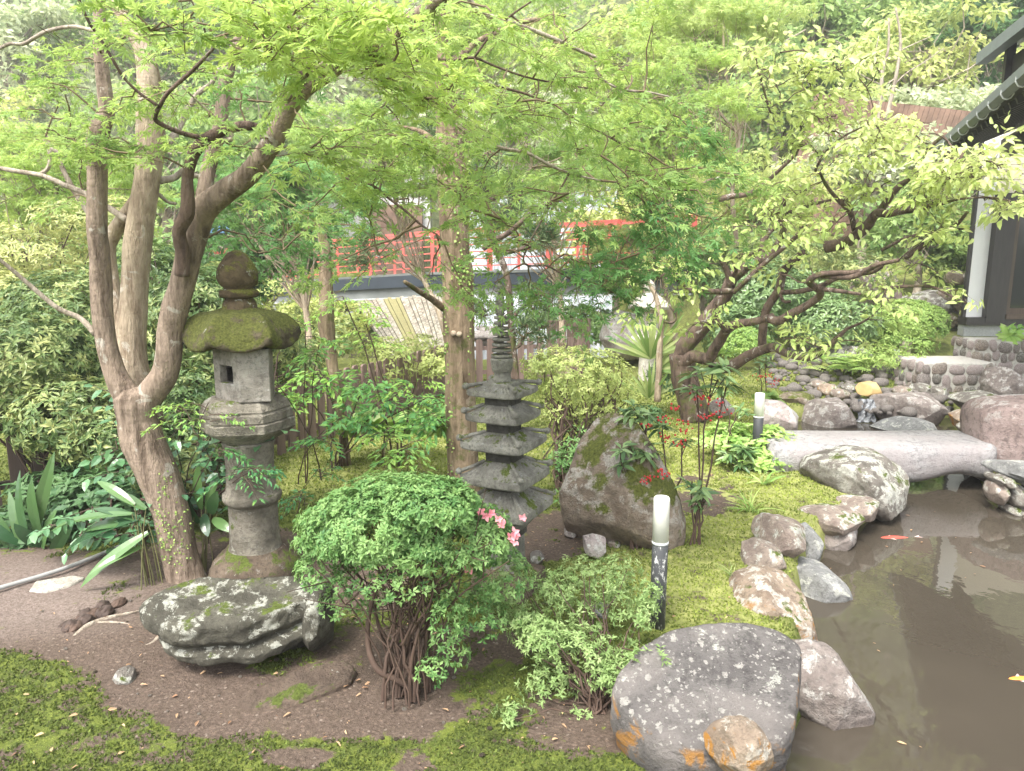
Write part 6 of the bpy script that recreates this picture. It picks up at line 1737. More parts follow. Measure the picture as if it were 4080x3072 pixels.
for pts in [[('B', 640, 960, CY, 40), ('B', 560, 880, CY + .05, 36), ('B', 480, 840, CY + .1, 26), ('B', 360, 815, CY + .15, 18)], [('B', 720, 640, CY, 50), ('B', 770, 590, CY, 40), ('B', 800, 560, CY, 26)],
            [('E', 660, 330, CY, 50), ('E', 580, 270, CY - .2, 40), ('E', 490, 215, CY - .4, 34), ('E', 410, 160, CY - .6, 26)], [('B', 760, 900, CY, 36), ('B', 830, 940, CY + .3, 40), ('B', 870, 900, CY + .5, 34)],
            [('B', 690, 420, CY, 60), ('B', 800, 340, CY + .2, 40), ('B', 900, 260, CY + .4, 34), ('B', 1150, 150, CY + .6, 28), ('B', 1450, 100, CY + .9, 22)]]:
    trace('branch', pts, M['bark_cedar'], ctree, cnet, 9, .1)
cv = [o for o in ctree.children if o.name.startswith('trunk')][0]
tv_ = np.zeros(len(cv.data.vertices) * 3, np.float32); cv.data.vertices.foreach_get('co', tv_); tv_ = tv_.reshape(-1, 3); tv_ = tv_[tv_[:, 1] < CY]
ivp = []
for (t, x, y, w, h, n_) in [('B', 770, 1120, 40, 120, 110), ('B', 700, 1250, 60, 80, 60), ('E', 800, 100, 40, 80, 150), ('E', 735, 60, 60, 40, 60), ('E', 835, 250, 12, 260, 90), ('E', 680, 500, 10, 250, 60), ('B', 790, 1400, 30, 120, 120), ('E', 700, 1200, 20, 300, 60)]:
    for _ in range(n_): ivp.append(tuple(at(t, x + RNG.normal(0, w), y + RNG.normal(0, h), CY - .1)))
ivs = seat(np.array(ivp), tv_)
leaf_cloud('climbing_ivy', t_diamond(.9, .05), ivs, RNG.normal(0, 1, (len(ivs), 3)), np.array([0, -1, .2]) + RNG.normal(0, .3, (len(ivs), 3)), .016 + .010 * RNG.random(len(ivs)), M['box'], ctree)

# ---------------------------------------------------------------- podocarpus (cloud pine look) right of it
NY = 7.6
pb_ = on('E' if False else 'W', 1160, 855, 0)
ptree = empty('podocarpus_tree', at('E', 1125, 880, NY), 'crooked dark podocarpus with tufts of narrow leaves behind the pagoda spire', 'tree')
pnet = Net()
trace('trunk', [('E', 1140, 960, NY, 60), ('E', 1130, 800, NY, 52), ('E', 1120, 650, NY, 44), ('E', 1105, 500, NY, 42), ('E', 1095, 380, NY, 44), ('E', 1085, 230, NY, 46), ('E', 1060, 80, NY, 44), ('B', 985, 1560, NY, 48), ('B', 955, 1420, NY, 50), ('B', 940, 1280, NY, 46), ('B', 935, 1200, NY, 36)], M['bark_cherry'], ptree, pnet, 14, .12)
for pts in [[('E', 1115, 390, NY, 30), ('E', 1160, 340, NY, 28), ('E', 1220, 290, NY - .1, 26), ('E', 1270, 240, NY - .1, 18)], [('E', 1110, 600, NY, 26), ('E', 1160, 570, NY, 20), ('E', 1190, 520, NY, 16), ('E', 1250, 480, NY, 12)],
            [('B', 920, 1610, NY - .3, 36), ('B', 990, 1560, NY - .35, 38), ('B', 1080, 1510, NY - .4, 36), ('B', 1220, 1395, NY - .5, 34), ('B', 1340, 1315, NY - .6, 30), ('B', 1490, 1285, NY - .7, 18)],
            [('B', 890, 1330, NY, 36), ('B', 970, 1290, NY, 34), ('B', 1060, 1255, NY, 24), ('B', 1110, 1260, NY, 18)], [('B', 945, 1420, NY, 42), ('B', 1030, 1385, NY, 40), ('B', 1130, 1310, NY, 34), ('B', 1180, 1220, NY, 20)],
            [('B', 930, 1220, NY, 26), ('B', 900, 1140, NY - .1, 20), ('B', 880, 1060, NY - .1, 18), ('B', 940, 990, NY - .1, 14)], [('B', 820, 1180, NY - .5, 16), ('B', 800, 1080, NY - .5, 16), ('B', 790, 960, NY - .5, 14), ('B', 850, 920, NY - .5, 12)],
            [('B', 1060, 1640, NY, 30), ('B', 1180, 1610, NY, 28), ('B', 1260, 1580, NY, 20)], [('B', 600, 1120, NY, 22), ('B', 600, 1020, NY, 18), ('B', 560, 900, NY, 14)], [('E', 250, 60, NY, 22), ('E', 290, 90, NY, 20), ('B', 220, 1620, NY, 18), ('B', 200, 1560, NY, 12)]]:
    trace('branch', pts, M['bark_cherry'], ptree, pnet, 8, .12)
tw = Twigs(); Pn, An, Nn, Sn, Tn = [], [], [], [], []
def tuft(c, r, n, size, up=.6):
    d = unit(RNG.normal(0, 1, (n, 3)) + np.array([0, -.2, up]))
    Pn.append(c + d * r * RNG.random((n, 1)) * .6); An.append(d); Nn.append(RNG.normal(0, 1, (n, 3))); Sn.append(size * (.6 + .6 * RNG.random(n))); Tn.append(RNG.random(n))
for (t, x, y, w, h, k_, Yt) in [('B', 1290, 1530, 90, 45, 34, NY - .4), ('E', 1290, 290, 110, 60, 30, NY - .1), ('E', 900, 330, 50, 70, 12, NY - .2), ('E', 1240, 490, 110, 60, 30, NY - .1), ('B', 1080, 1420, 90, 50, 14, NY), ('B', 950, 1080, 110, 100, 18, NY), ('B', 680, 840, 110, 70, 16, NY - .4), ('B', 480, 960, 80, 60, 12, NY - .2), ('E', 1190, 240, 60, 30, 6, NY), ('B', 1130, 1260, 90, 50, 12, NY), ('E', 130, 30, 80, 40, 14, NY + .5), ('B', 150, 1560, 60, 60, 14, NY + .5)]:
    for _ in range(k_):
        c = np.array(at(t, x + random.uniform(-1, 1) * w, y + random.uniform(-1, 1) * h, Yt + random.uniform(-.2, .2)))
        tuft(c, .09, 26, .10)
        i = pnet.near(c); b = pnet.P[i]; v = c - b; s_ = np.linspace(0, 1, 5)[:, None]
        if np.linalg.norm(v) < 1.1: tw.add(b + v * s_ + RNG.normal(0, .02, (5, 3)) * np.sin(s_ * 3.14), np.linspace(.008, .004, 5), 4); pnet.add((b + v * s_)[2:], .2)
leaf_cloud('needle_tufts', t_diamond(.11, .05), np.vstack(Pn), np.vstack(An), np.vstack(Nn), np.concatenate(Sn), M['pine'], ptree, np.concatenate(Tn))
tw.build('twigs', M['twig'], ptree)
# short hewn trunk under the left part of the bridge
t3 = empty('short_trunk', at('W', 705, 900, 6.6), 'short reddish brown trunk wrapped in maple leaves between lantern and straight trunk', 'tree')
trace('trunk', [('E', 40, 1420, 6.5, 80), ('E', 25, 1300, 6.5, 70), ('E', 10, 1150, 6.5, 64), ('D', 2170, 800, 6.5, 66), ('D', 2130, 560, 6.5, 90), ('D', 2115, 440, 6.5, 110), ('D', 2115, 300, 6.5, 96), ('D', 2110, 120, 6.5, 84), ('A', 2110, 1640, 6.5, 70), ('A', 2060, 1400, 6.5, 44)], M['bark_cedar'], t3, None, 16, .15, seed=3)

# ---------------------------------------------------------------- the old cherry leaning over the pond
KY = on('P', 560, 1590, 0).y
kb = on('P', 560, 1590, 0)
cherry = empty('cherry_tree', (kb.x, kb.y, 0), 'old gnarled cherry with mossy dark limbs and bright yellow green leaves over the pond', 'tree')
knet = Net()
def P3(seq, Y0, Y1, w0, w1, tile='P', name='limb', ns=12, rough=.16):
    return trace(name, tt(tile, seq, Y0, Y1, w0, w1), M['bark_cherry'], cherry, knet, ns, rough, seed=random.randint(0, 99), sub=6, lump=6)
Yk = KY - .35
P3([(620, 1620), (600, 1520), (560, 1400), (535, 1290), (520, 1180)], Yk, Yk, 190, 160, name='trunk', ns=22)
P3([(520, 1220), (560, 1120), (640, 1030), (705, 950), (755, 870), (820, 780), (855, 690), (900, 650), (960, 600)], Yk, Yk - .5, 130, 62, ns=18)
P3([(945, 610), (1040, 565), (1120, 530), (1165, 460), (1200, 370), (1212, 290), (1205, 220), (1200, 150)], Yk - .5, Yk - .8, 60, 30)
P3([(1030, 560), (1060, 510), (1070, 430), (1120, 360), (1180, 330)], Yk - .45, Yk - .3, 52, 30)
P3([(855, 730), (832, 650), (800, 575), (750, 500), (700, 470)], Yk - .5, Yk - .7, 46, 22)
P3([(860, 765), (760, 770), (680, 765), (605, 745), (560, 765), (505, 690), (455, 655), (385, 670), (352, 660), (350, 580), (340, 480)], Yk - .5, Yk - 1.1, 42, 20)
P3([(870, 775), (930, 720), (1000, 650), (1090, 570), (1190, 490), (1290, 400), (1350, 330)], Yk - .55, Yk - 1.0, 32, 30)
P3([(860, 680), (890, 625), (860, 600)], Yk - .5, Yk - .7, 30, 16)
P3([(1215, 250), (1140, 235), (1060, 200)], Yk - .8, Yk - 1.0, 40, 22); P3([(1230, 240), (1330, 215), (1420, 185), (1520, 160)], Yk - .8, Yk - 1.1, 38, 14)
P3([(520, 1250), (600, 1200), (700, 1215), (740, 1160), (790, 1080), (820, 1030), (890, 985), (1000, 970), (1080, 950), (1130, 930)], Yk - .05, Yk - .9, 90, 40, ns=16)
P3([(830, 1030), (775, 970), (755, 900), (760, 850)], Yk - .6, Yk - .6, 40, 30)
P3([(1110, 950), (1170, 960), (1260, 915), (1350, 865), (1430, 810), (1445, 770), (1405, 735), (1372, 700), (1440, 655), (1560, 645), (1680, 640), (1800, 610)], Yk - .9, Yk - 1.9, 62, 30)
P3([(1170, 775), (1300, 768), (1440, 735), (1560, 680), (1680, 655), (1790, 640), (1860, 600)], Yk - .8, Yk - 1.7, 36, 28)
P3([(720, 1280), (850, 1265), (950, 1205), (1050, 1160), (1140, 1140), (1190, 1165), (1270, 1195), (1370, 1212), (1470, 1165), (1560, 1080), (1620, 1020)], Yk - .1, Yk - 1.4, 84, 22, ns=16)
P3([(1060, 1150), (1065, 1020), (1085, 900), (1130, 820), (1175, 750), (1195, 660), (1240, 590), (1300, 540), (1345, 510)], Yk - .4, Yk - .9, 62, 48, ns=14)
P3([(1170, 740), (1200, 830), (1250, 835)], Yk - .8, Yk - .9, 24, 18)
P3([(930, 1600), (1060, 1570), (1180, 1480), (1255, 1385), (1330, 1385), (1430, 1365), (1540, 1350), (1680, 1310)], Yk - .9, Yk - 2.0, 78, 28, 'C', ns=14)
P3([(1260, 1390), (1320, 1310), (1400, 1210), (1500, 1145), (1575, 1080), (1590, 970), (1690, 880)], Yk - 1.2, Yk - 1.9, 50, 20, 'C')
P3([(1115, 1490), (1085, 1380), (1010, 1300), (930, 1200), (890, 1120)], Yk - 1.1, Yk - 1.5, 36, 16, 'C'); P3([(1030, 1320), (1050, 1280), (1100, 1360)], Yk - 1.3, Yk - 1.4, 26, 22, 'C')
P3([(430, 1260), (540, 1180), (640, 1090), (720, 1010), (765, 930), (775, 860), (755, 800)], Yk - .7, Yk - 1.1, 28, 12, 'C'); P3([(230, 1290), (330, 1270), (430, 1255), (560, 1180)], Yk - .8, Yk - .8, 40, 24, 'C')
P3([(40, 1310), (90, 1250), (150, 1180), (240, 1150)], Yk - .8, Yk - 1.0, 26, 16, 'C')
P3([(1290, 1620), (1440, 1545), (1580, 1510), (1720, 1490), (1860, 1480)], Yk - 1.6, Yk - 2.3, 24, 12, 'C'); P3([(1440, 1670), (1600, 1560), (1700, 1500), (1780, 1450), (1845, 1375)], Yk - 1.7, Yk - 2.3, 36, 20, 'C')
P3([(860, 1110), (880, 1060), (950, 960), (1050, 880), (1150, 830), (1200, 790)], Yk - 1.2, Yk - 1.5, 16, 9, 'C'); P3([(570, 740), (530, 600), (490, 450), (460, 310)], Yk - 1.2, Yk - 1.4, 14, 9, 'C')
P3([(900, 120), (1100, 128), (1250, 55), (1400, 20)], Yk - 1.6, Yk - 2.2, 40, 26, 'F'); P3([(880, 205), (1010, 220), (1150, 240)], Yk - 1.5, Yk - 2, 34, 20, 'F')
P3([(1300, 205), (1450, 190), (1620, 195), (1720, 245), (1840, 300)], Yk - 1.9, Yk - 2.5, 24, 9, 'F'); P3([(980, 540), (1060, 470), (1150, 430), (1220, 390)], Yk - 1.2, Yk - 1.8, 24, 12, 'F')
P3([(1650, 1330), (1800, 1290), (1980, 1280), (2120, 1300)], Yk - 2.0, Yk - 2.6, 20, 9, 'C'); P3([(1860, 1130), (1990, 1080), (2080, 1010)], Yk - 2.0, Yk - 2.6, 12, 8, 'C'); P3([(1690, 880), (1780, 1000), (1850, 1130)], Yk - 2.0, Yk - 2.4, 12, 10, 'C')
tw = Twigs(); fk = Foliage()
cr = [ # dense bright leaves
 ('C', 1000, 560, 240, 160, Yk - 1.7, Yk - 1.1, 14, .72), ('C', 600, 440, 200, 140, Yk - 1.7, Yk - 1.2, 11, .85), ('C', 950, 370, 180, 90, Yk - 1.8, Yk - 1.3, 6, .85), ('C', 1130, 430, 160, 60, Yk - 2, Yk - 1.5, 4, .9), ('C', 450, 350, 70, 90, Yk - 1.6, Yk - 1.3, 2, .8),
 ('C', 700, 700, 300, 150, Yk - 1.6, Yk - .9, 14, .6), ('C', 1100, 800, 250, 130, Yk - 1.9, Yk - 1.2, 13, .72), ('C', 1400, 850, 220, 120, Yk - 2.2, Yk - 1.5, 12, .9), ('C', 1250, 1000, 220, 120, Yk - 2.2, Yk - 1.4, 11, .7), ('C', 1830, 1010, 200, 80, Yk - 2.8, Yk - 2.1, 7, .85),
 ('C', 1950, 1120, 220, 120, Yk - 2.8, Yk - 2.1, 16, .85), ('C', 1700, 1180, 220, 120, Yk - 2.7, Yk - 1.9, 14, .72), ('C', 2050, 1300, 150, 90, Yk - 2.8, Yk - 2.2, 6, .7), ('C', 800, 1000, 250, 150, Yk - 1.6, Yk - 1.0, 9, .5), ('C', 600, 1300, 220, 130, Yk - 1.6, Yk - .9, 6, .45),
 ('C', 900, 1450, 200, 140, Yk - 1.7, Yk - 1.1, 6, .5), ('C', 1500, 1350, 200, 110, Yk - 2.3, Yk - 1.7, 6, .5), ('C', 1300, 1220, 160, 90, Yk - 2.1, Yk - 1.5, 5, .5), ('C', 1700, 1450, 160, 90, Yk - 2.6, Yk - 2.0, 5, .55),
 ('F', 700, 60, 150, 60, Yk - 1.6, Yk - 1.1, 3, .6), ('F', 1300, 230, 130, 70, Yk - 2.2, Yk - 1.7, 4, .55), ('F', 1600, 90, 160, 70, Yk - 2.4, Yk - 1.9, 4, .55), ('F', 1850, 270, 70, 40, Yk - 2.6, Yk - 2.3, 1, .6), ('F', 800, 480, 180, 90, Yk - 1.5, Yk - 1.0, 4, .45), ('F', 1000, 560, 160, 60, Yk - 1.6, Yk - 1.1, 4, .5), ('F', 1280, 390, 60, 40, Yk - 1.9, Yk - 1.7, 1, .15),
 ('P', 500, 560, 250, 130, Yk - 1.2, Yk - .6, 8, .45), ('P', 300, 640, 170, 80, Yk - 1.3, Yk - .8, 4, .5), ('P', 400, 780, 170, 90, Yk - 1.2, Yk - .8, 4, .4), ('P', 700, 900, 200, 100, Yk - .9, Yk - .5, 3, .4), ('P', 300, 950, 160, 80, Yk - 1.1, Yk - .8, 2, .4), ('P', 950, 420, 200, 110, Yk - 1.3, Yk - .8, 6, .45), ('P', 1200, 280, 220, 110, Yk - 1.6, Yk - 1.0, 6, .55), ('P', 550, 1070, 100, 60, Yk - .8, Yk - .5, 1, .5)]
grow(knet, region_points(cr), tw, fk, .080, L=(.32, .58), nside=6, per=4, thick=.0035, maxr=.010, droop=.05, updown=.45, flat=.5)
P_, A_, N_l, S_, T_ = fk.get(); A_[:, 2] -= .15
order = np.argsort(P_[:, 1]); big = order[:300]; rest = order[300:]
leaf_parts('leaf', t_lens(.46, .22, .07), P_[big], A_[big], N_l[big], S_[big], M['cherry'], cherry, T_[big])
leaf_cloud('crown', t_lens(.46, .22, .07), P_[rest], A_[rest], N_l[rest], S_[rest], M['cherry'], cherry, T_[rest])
tw.build('twigs', M['bark_cherry'], cherry)
# slim pale young tree in front of it
yt = empty('young_tree', at('P', 370, 1480, 8.6), 'slim pale barked young tree left of the old cherry trunk', 'tree')
trace('trunk', [('P', 365, 1500, 8.5, 46), ('P', 375, 1300, 8.5, 42), ('P', 380, 1150, 8.5, 40), ('P', 392, 1000, 8.5, 34), ('P', 375, 880, 8.5, 34), ('P', 345, 780, 8.5, 28), ('P', 300, 700, 8.5, 22)], M['bark_pale'], yt, None, 12, .12)
trace('branch', [('P', 300, 700, 8.5, 20), ('P', 240, 710, 8.4, 16), ('P', 180, 650, 8.3, 14), ('P', 50, 600, 8.2, 9)], M['bark_cherry'], yt, None, 8, .12)
trace('branch', [('P', 385, 960, 8.5, 20), ('P', 460, 975, 8.4, 18), ('P', 490, 930, 8.4, 14), ('P', 440, 860, 8.4, 10)], M['bark_cherry'], yt, None, 8, .12)
# ================================================================== SHRUBS AND UNDERGROWTH
def rosettes(C, D, k, size, spread=.8, jit=.4):
    """k leaves radiating round each point C, facing D"""
    n = len(C); D = unit(D)
    h = np.cross(D, RNG.normal(0, 1, (n, 3))); h = unit(h); g = np.cross(D, h)
    ph = RNG.random(n) * 6.28
    P_ = []; A_ = []; N_ = []
    for i in range(k):
        a = ph + 2 * np.pi * i / k + RNG.normal(0, .15, n)
        r = np.cos(a)[:, None] * h + np.sin(a)[:, None] * g
        P_.append(C + RNG.normal(0, .1, (n, 3)) * size); A_.append(unit(r * spread + D * (1 - spread + .15) + RNG.normal(0, jit * .3, (n, 3)))); N_.append(D + RNG.normal(0, jit * .5, (n, 3)))
    return np.vstack(P_), np.vstack(A_), np.vstack(N_)

def shrub(name, label, cat, blobs, mat, leaf, k=5, tmpl=None, base=None, nst=12, twmat='twig_brown', seed=0, spread=.8, tintb=.5, tintv=.25, st_r=.010, group=None, lump=.25, skin=.3, lower=-.5, parent=None, up=.35, cname='foliage', stemsper=True, kind='stuff'):
    """blobs: (center, (rx,ry,rz), rosette count)"""
    c0 = base if base is not None else blobs[0][0]
    e = parent or empty(name, c0, label, cat, group)
    PP, AA, NN, TT = [], [], [], []; tips = []
    for bi, (c, r, n) in enumerate(blobs):
        P_, D_, dep = blob_points(c, r, n, seed + bi, lump, skin, lower)
        dn = unit(D_ / np.array(r) * np.mean(r) + np.array([0, 0, up]))
        clump = fbm(P_, 2.2 / max(np.mean(r), .05) * .6, 3, seed + 50)
        keep = (clump > -.42) & (fbm(P_, 9, 2, seed + 70) > -.3)
        P_, dn, clump = P_[keep], dn[keep], clump[keep]
        p, a, nr = rosettes(P_, dn, k, leaf, spread)
        PP.append(p); AA.append(a); NN.append(nr)
        t = np.tile(np.clip(tintb + tintv * clump * 1.2 + RNG.normal(0, tintv * .5, len(P_)), 0, 1), k); TT.append(np.clip(t + RNG.normal(0, .08, len(t)), 0, 1))
        for _ in range(max(1, int(nst * n / sum(b[2] for b in blobs)))):
            if len(P_): tips.append(P_[RNG.integers(len(P_))] * .9 + np.array(c) * .1)
    PP = np.vstack(PP); S = leaf * (.65 + .6 * RNG.random(len(PP)))
    leaf_cloud(cname, tmpl or t_diamond(.42, .12), PP, np.vstack(AA), np.vstack(NN), S, M[mat], e, np.concatenate(TT))
    if base is not None and nst:
        tw = Twigs()
        stems(tw, base, tips, st_r, st_r * .25, .05)
        tw.build('stems', M[twmat], e, kind='stuff')
    return e
def px(n, Y): return n * pxm(Y, 'W')
def blob(x, y, rx, ry, Y, ryd, n): return (at('W', x, y, Y), (px(rx, Y), ryd, px(ry, Y)), n)

# ---- pink-flowered azalea in the foreground
AY = on('W', 885, 1500, 0).y
ab = on('W', 885, 1495, 0)
az = shrub('azalea_bush', 'rounded green azalea bush with a few pink flowers and bare reddish stems, centre foreground', 'azalea bush',
      [blob(860, 1130, 205, 108, AY + .10, .36, 3700), blob(1010, 1165, 105, 70, AY + .05, .25, 1000), blob(720, 1150, 80, 60, AY + .1, .25, 330), blob(1080, 1240, 70, 50, AY + .15, .2, 220), blob(930, 1090, 110, 60, AY - .1, .2, 900), blob(970, 1400, 50, 60, AY, .12, 60), blob(935, 1450, 40, 30, AY - .1, .1, 40), blob(1000, 1280, 80, 50, AY + .1, .2, 130), blob(850, 1240, 150, 40, AY, .25, 220), blob(700, 1225, 60, 40, AY + .1, .2, 260), blob(760, 1290, 80, 40, AY + .15, .2, 130), blob(1040, 1330, 60, 50, AY + .1, .2, 160), blob(970, 1330, 50, 60, AY - .05, .15, 80)],
      'azalea', .025, 5, t_fold(.42, .15, .05), ab, 0, seed=3, tintb=.70, tintv=.45, lower=-.35, skin=.30, lump=.22)
tips = []
for _ in range(46):
    x = random.gauss(880, 120); y = 1120 + random.uniform(-40, 120); tips.append(np.array(at('W', min(1100, max(680, x)), y, AY + random.uniform(-.2, .3))))
tw = Twigs()
for i, tp in enumerate(tips):
    b0 = np.array(ab) + RNG.normal(0, .055, 3) * np.array([1, 1, 0]); t = np.linspace(0, 1, 9)[:, None]
    v = tp - b0; w = RNG.normal(0, .022, (9, 3)) * np.sin(t * np.pi)
    pts = b0 + v * np.array([1, 1, 0]) * t ** 1.7 + v * np.array([0, 0, 1]) * t + w
    tw.add(pts, np.linspace(.010 if i < 14 else .005, .0022, 9), 6)
    for _ in range(3):
        q = pts[RNG.integers(4, 8)]; d = RNG.normal(0, .10, 3); d[2] = abs(d[2]); tw.add(q + d * np.linspace(0, 1, 4)[:, None], np.linspace(.004, .0015, 4), 3)
tw.build('stems', M['twig_brown'], az)
limb_obj('stem', [at('W', 905, 1495, AY), at('W', 860, 1470, AY - .02), at('W', 815, 1445, AY - .03), at('W', 795, 1390, AY), at('W', 800, 1310, AY + .03), at('W', 830, 1230, AY + .05)], [.016, .015, .013, .011, .008], M['twig_brown'], az, 8, .1)
def flower(parent, p, r, n=(0, -.8, .4)):
    n = unit(np.array(n) + RNG.normal(0, .25, 3)); C = np.tile(np.array(p), (1, 1))
    P_, A_, N_ = rosettes(C, n[None], 5, r, .75, .2)
    leaf_cloud('flower', t_lens(.75, .05, .12), P_, A_, N_, np.full(5, r), M['pink'], parent, RNG.random(5), kind=None)
for x, y in [(975, 1106), (992, 1121), (1060, 1110), (1050, 1116), (1076, 1122), (1085, 1135), (1110, 1152), (1112, 1168), (1105, 1160), (1014, 1229), (955, 1062), (1128, 1118), (1040, 1107)]:
    flower(az, at('W', x, y, AY - .12 if x < 1040 else AY - .02), random.uniform(.020, .028))

# ---- sprawling pale azalea left of the big boulder
SYb = on('W', 1290, 1535, 0); Ys = SYb.y
sp_blobs = [blob(1080, 1290, 60, 50, Ys + .5, .15, 150), blob(1330, 1240, 70, 40, Ys + .7, .15, 130), blob(1400, 1290, 30, 50, Ys + .4, .08, 70), blob(1260, 1320, 80, 40, Ys + .45, .15, 120), blob(1170, 1370, 70, 45, Ys + .15, .14, 255), blob(1250, 1400, 85, 45, Ys + .1, .15, 323), blob(1340, 1455, 70, 38, Ys, .12, 255), blob(1130, 1340, 50, 40, Ys + .25, .12, 136), blob(1190, 1275, 60, 40, Ys + .55, .15, 153), blob(1270, 1250, 90, 45, Ys + .7, .2, 187),
            blob(1340, 1300, 60, 45, Ys + .55, .2, 136), blob(1390, 1330, 30, 35, Ys + .3, .1, 85), blob(1110, 1540, 45, 22, Ys - .05, .08, 51), blob(1215, 1640, 40, 28, Ys - .12, .06, 27), blob(1260, 1560, 60, 40, Ys, .1, 102), blob(1110, 1240, 50, 35, Ys + .7, .12, 102), blob(1330, 1390, 50, 30, Ys + .2, .1, 119), blob(1400, 1415, 50, 12, Ys - .12, .06, 37), blob(1200, 1470, 80, 50, Ys + .1, .12, 136)]
sz_ = shrub('azalea_bush', 'low sprawling azalea with pale green leaves between the flowering azalea and the big boulder', 'azalea bush', sp_blobs, 'azalea_pale', .025, 6, t_fold(.36, .12, .05), Vector((SYb.x, SYb.y, 0)), 60, 'twig_brown', 11, st_r=.007, lower=-.8, lump=.4, skin=.7, tintb=.5)
# ---- golden azalea behind the pagoda
GY = on('W', 1270, 1020, 0); Yg = GY.y
gb = shrub('azalea_bush', 'dome of yellow green azalea on bare crooked stems behind the pagoda', 'azalea bush',
      [blob(1250, 815, 118, 72, Yg, .42, 1600), blob(1330, 880, 65, 50, Yg, .3, 500), blob(1170, 790, 45, 35, Yg, .2, 200), blob(1240, 880, 100, 40, Yg, .35, 350)], 'azalea_gold', .032, 5, t_diamond(.42, .1), None, 0, seed=21, lower=-.6, skin=.4, tintb=.5, tintv=.35)
tw = Twigs()
for (bx, by) in [(1205, 1060), (1230, 1020), (1280, 1045), (1330, 1020), (1290, 1010), (1215, 1040), (1345, 960)]:
    b0 = np.array(on('W', bx, by, 0))
    for _ in range(9):
        tp = np.array(at('W', random.uniform(1170, 1370), random.uniform(790, 900), Yg + random.uniform(-.3, .3))); t = np.linspace(0, 1, 8)[:, None]
        v = tp - b0; pts = b0 + v * t + RNG.normal(0, .045, (8, 3)) * np.sin(t * np.pi); tw.add(pts, np.linspace(.014, .004, 8), 5)
tw.build('stems', M['twig_brown'], gb)
shrub('low_shrub', 'low dark green shrub under the golden azalea beside the standing stone', 'shrub', [blob(1235, 1000, 60, 60, Yg - .5, .3, 260), blob(1260, 960, 60, 50, Yg - .3, .3, 160), blob(1240, 1080, 50, 30, Yg - .9, .2, 120)], 'azalea', .045, 4, t_diamond(.35, .1), on('W', 1240, 1090, 0), 16, seed=23, lower=-.9, skin=.7)

# ---- nandina: arching compound leaves left of the pagoda
def nandina(label, base, heads, mat='nandina', leaf=.055, n=12, seed=0, st_r=.010, tint=.5, parts=0, twm='twig_brown'):
    e = empty('nandina_shrub', base, label, 'shrub')
    tw = Twigs(); fol = Foliage()
    for (h, rad, cnt, tb) in heads:
        h = np.array(h); b0 = np.array(base) + RNG.normal(0, .05, 3) * np.array([1, 1, 0])
        t = np.linspace(0, 1, 8)[:, None]; v = h - b0
        pts = b0 + v * np.array([1, 1, 0]) * t ** 1.5 + v * np.array([0, 0, 1]) * t + RNG.normal(0, .012, (8, 3)) * np.sin(t * 3.14)
        tw.add(pts, np.linspace(st_r, st_r * .45, 8), 6)
        for i in range(cnt):
            a = RNG.random() * 6.28; d = np.array([math.cos(a), math.sin(a) * .8, RNG.uniform(.0, .7)]); d /= np.linalg.norm(d)
            L = rad * RNG.uniform(.7, 1.15); tt_ = np.linspace(0, 1, 6)[:, None]
            s = pts[-1] - np.array([0, 0, RNG.uniform(0, rad * .5)])
            fr = s + d * L * tt_ - np.array([0, 0, 1]) * L * .55 * tt_ ** 2
            tw.add(fr, np.linspace(.003, .0012, 6), 3)
            side = unit(np.cross(d, [0, 0, 1]))
            for k in range(1, 6):
                for sg in (-1, 1):
                    dd = unit(d * .6 + side * sg * .8 + RNG.normal(0, .12, 3)); l2 = L * .36 * (1.1 - k * .14)
                    q = fr[k] + dd * l2 * np.linspace(0, 1, 4)[:, None] - np.array([0, 0, .25 * l2]) * (np.linspace(0, 1, 4) ** 2)[:, None]
                    tw.add(q, np.linspace(.0015, .0008, 4), 3)
                    m = 3
                    P_ = np.vstack([q[1], q[2], q[3]]); A_ = np.vstack([dd + side * sg * .1, dd - d * .5 * sg, dd]) + RNG.normal(0, .25, (3, 3)); A_ = unit(A_); A_[:, 2] -= .35
                    fol.add(P_, A_, np.array([0, 0, 1.]) + RNG.normal(0, .35, (3, 3)), leaf * (.7 + .5 * RNG.random(3)), np.clip(tb + RNG.normal(0, .15, 3), 0, 1))
    P_, A_, N_, S_, T_ = fol.get()
    if parts:
        o = RNG.permutation(len(P_)); leaf_parts('leaf', t_lens(.34, .2, .05), P_[o[:parts]], A_[o[:parts]], N_[o[:parts]], S_[o[:parts]], M[mat], e, T_[o[:parts]])
        P_, A_, N_, S_, T_ = [q[o[parts:]] for q in (P_, A_, N_, S_, T_)]
    leaf_cloud('foliage', t_lens(.34, .2, .05), P_, A_, N_, S_, M[mat], e, T_)
    tw.build('stems', M[twm], e)
    return e
def hd(x, y, Y, r, c, t): return (at('W', x, y, Y), r, c, t)
NYb = on('W', 735, 1010, 0).y
nandina('tall nandina with arching bright green leaflets between the lantern and the pagoda', on('W', 735, 1015, 0),
        [hd(720, 830, NYb, .34, 8, .55), hd(690, 800, NYb - .1, .3, 6, .8), hd(800, 815, NYb - .3, .38, 9, .5), hd(860, 850, NYb - .5, .4, 10, .4), hd(920, 860, NYb - .7, .38, 9, .55), hd(760, 890, NYb - .4, .34, 7, .4), hd(960, 900, NYb - .9, .3, 6, .55), hd(660, 850, NYb - .2, .28, 5, .75)], leaf=.075, st_r=.009, parts=280)
nandina('loose nandina with yellow green leaflets on thin stems behind the flowering azalea', on('W', 850, 1010, 0), [hd(830, 930, 5.0, .26, 5, .85), hd(880, 960, 4.9, .25, 5, .8), hd(790, 700, 6.2, .35, 6, .95), hd(740, 640, 6.2, .35, 5, .95), hd(900, 820, 6, .35, 5, .95)], leaf=.06)
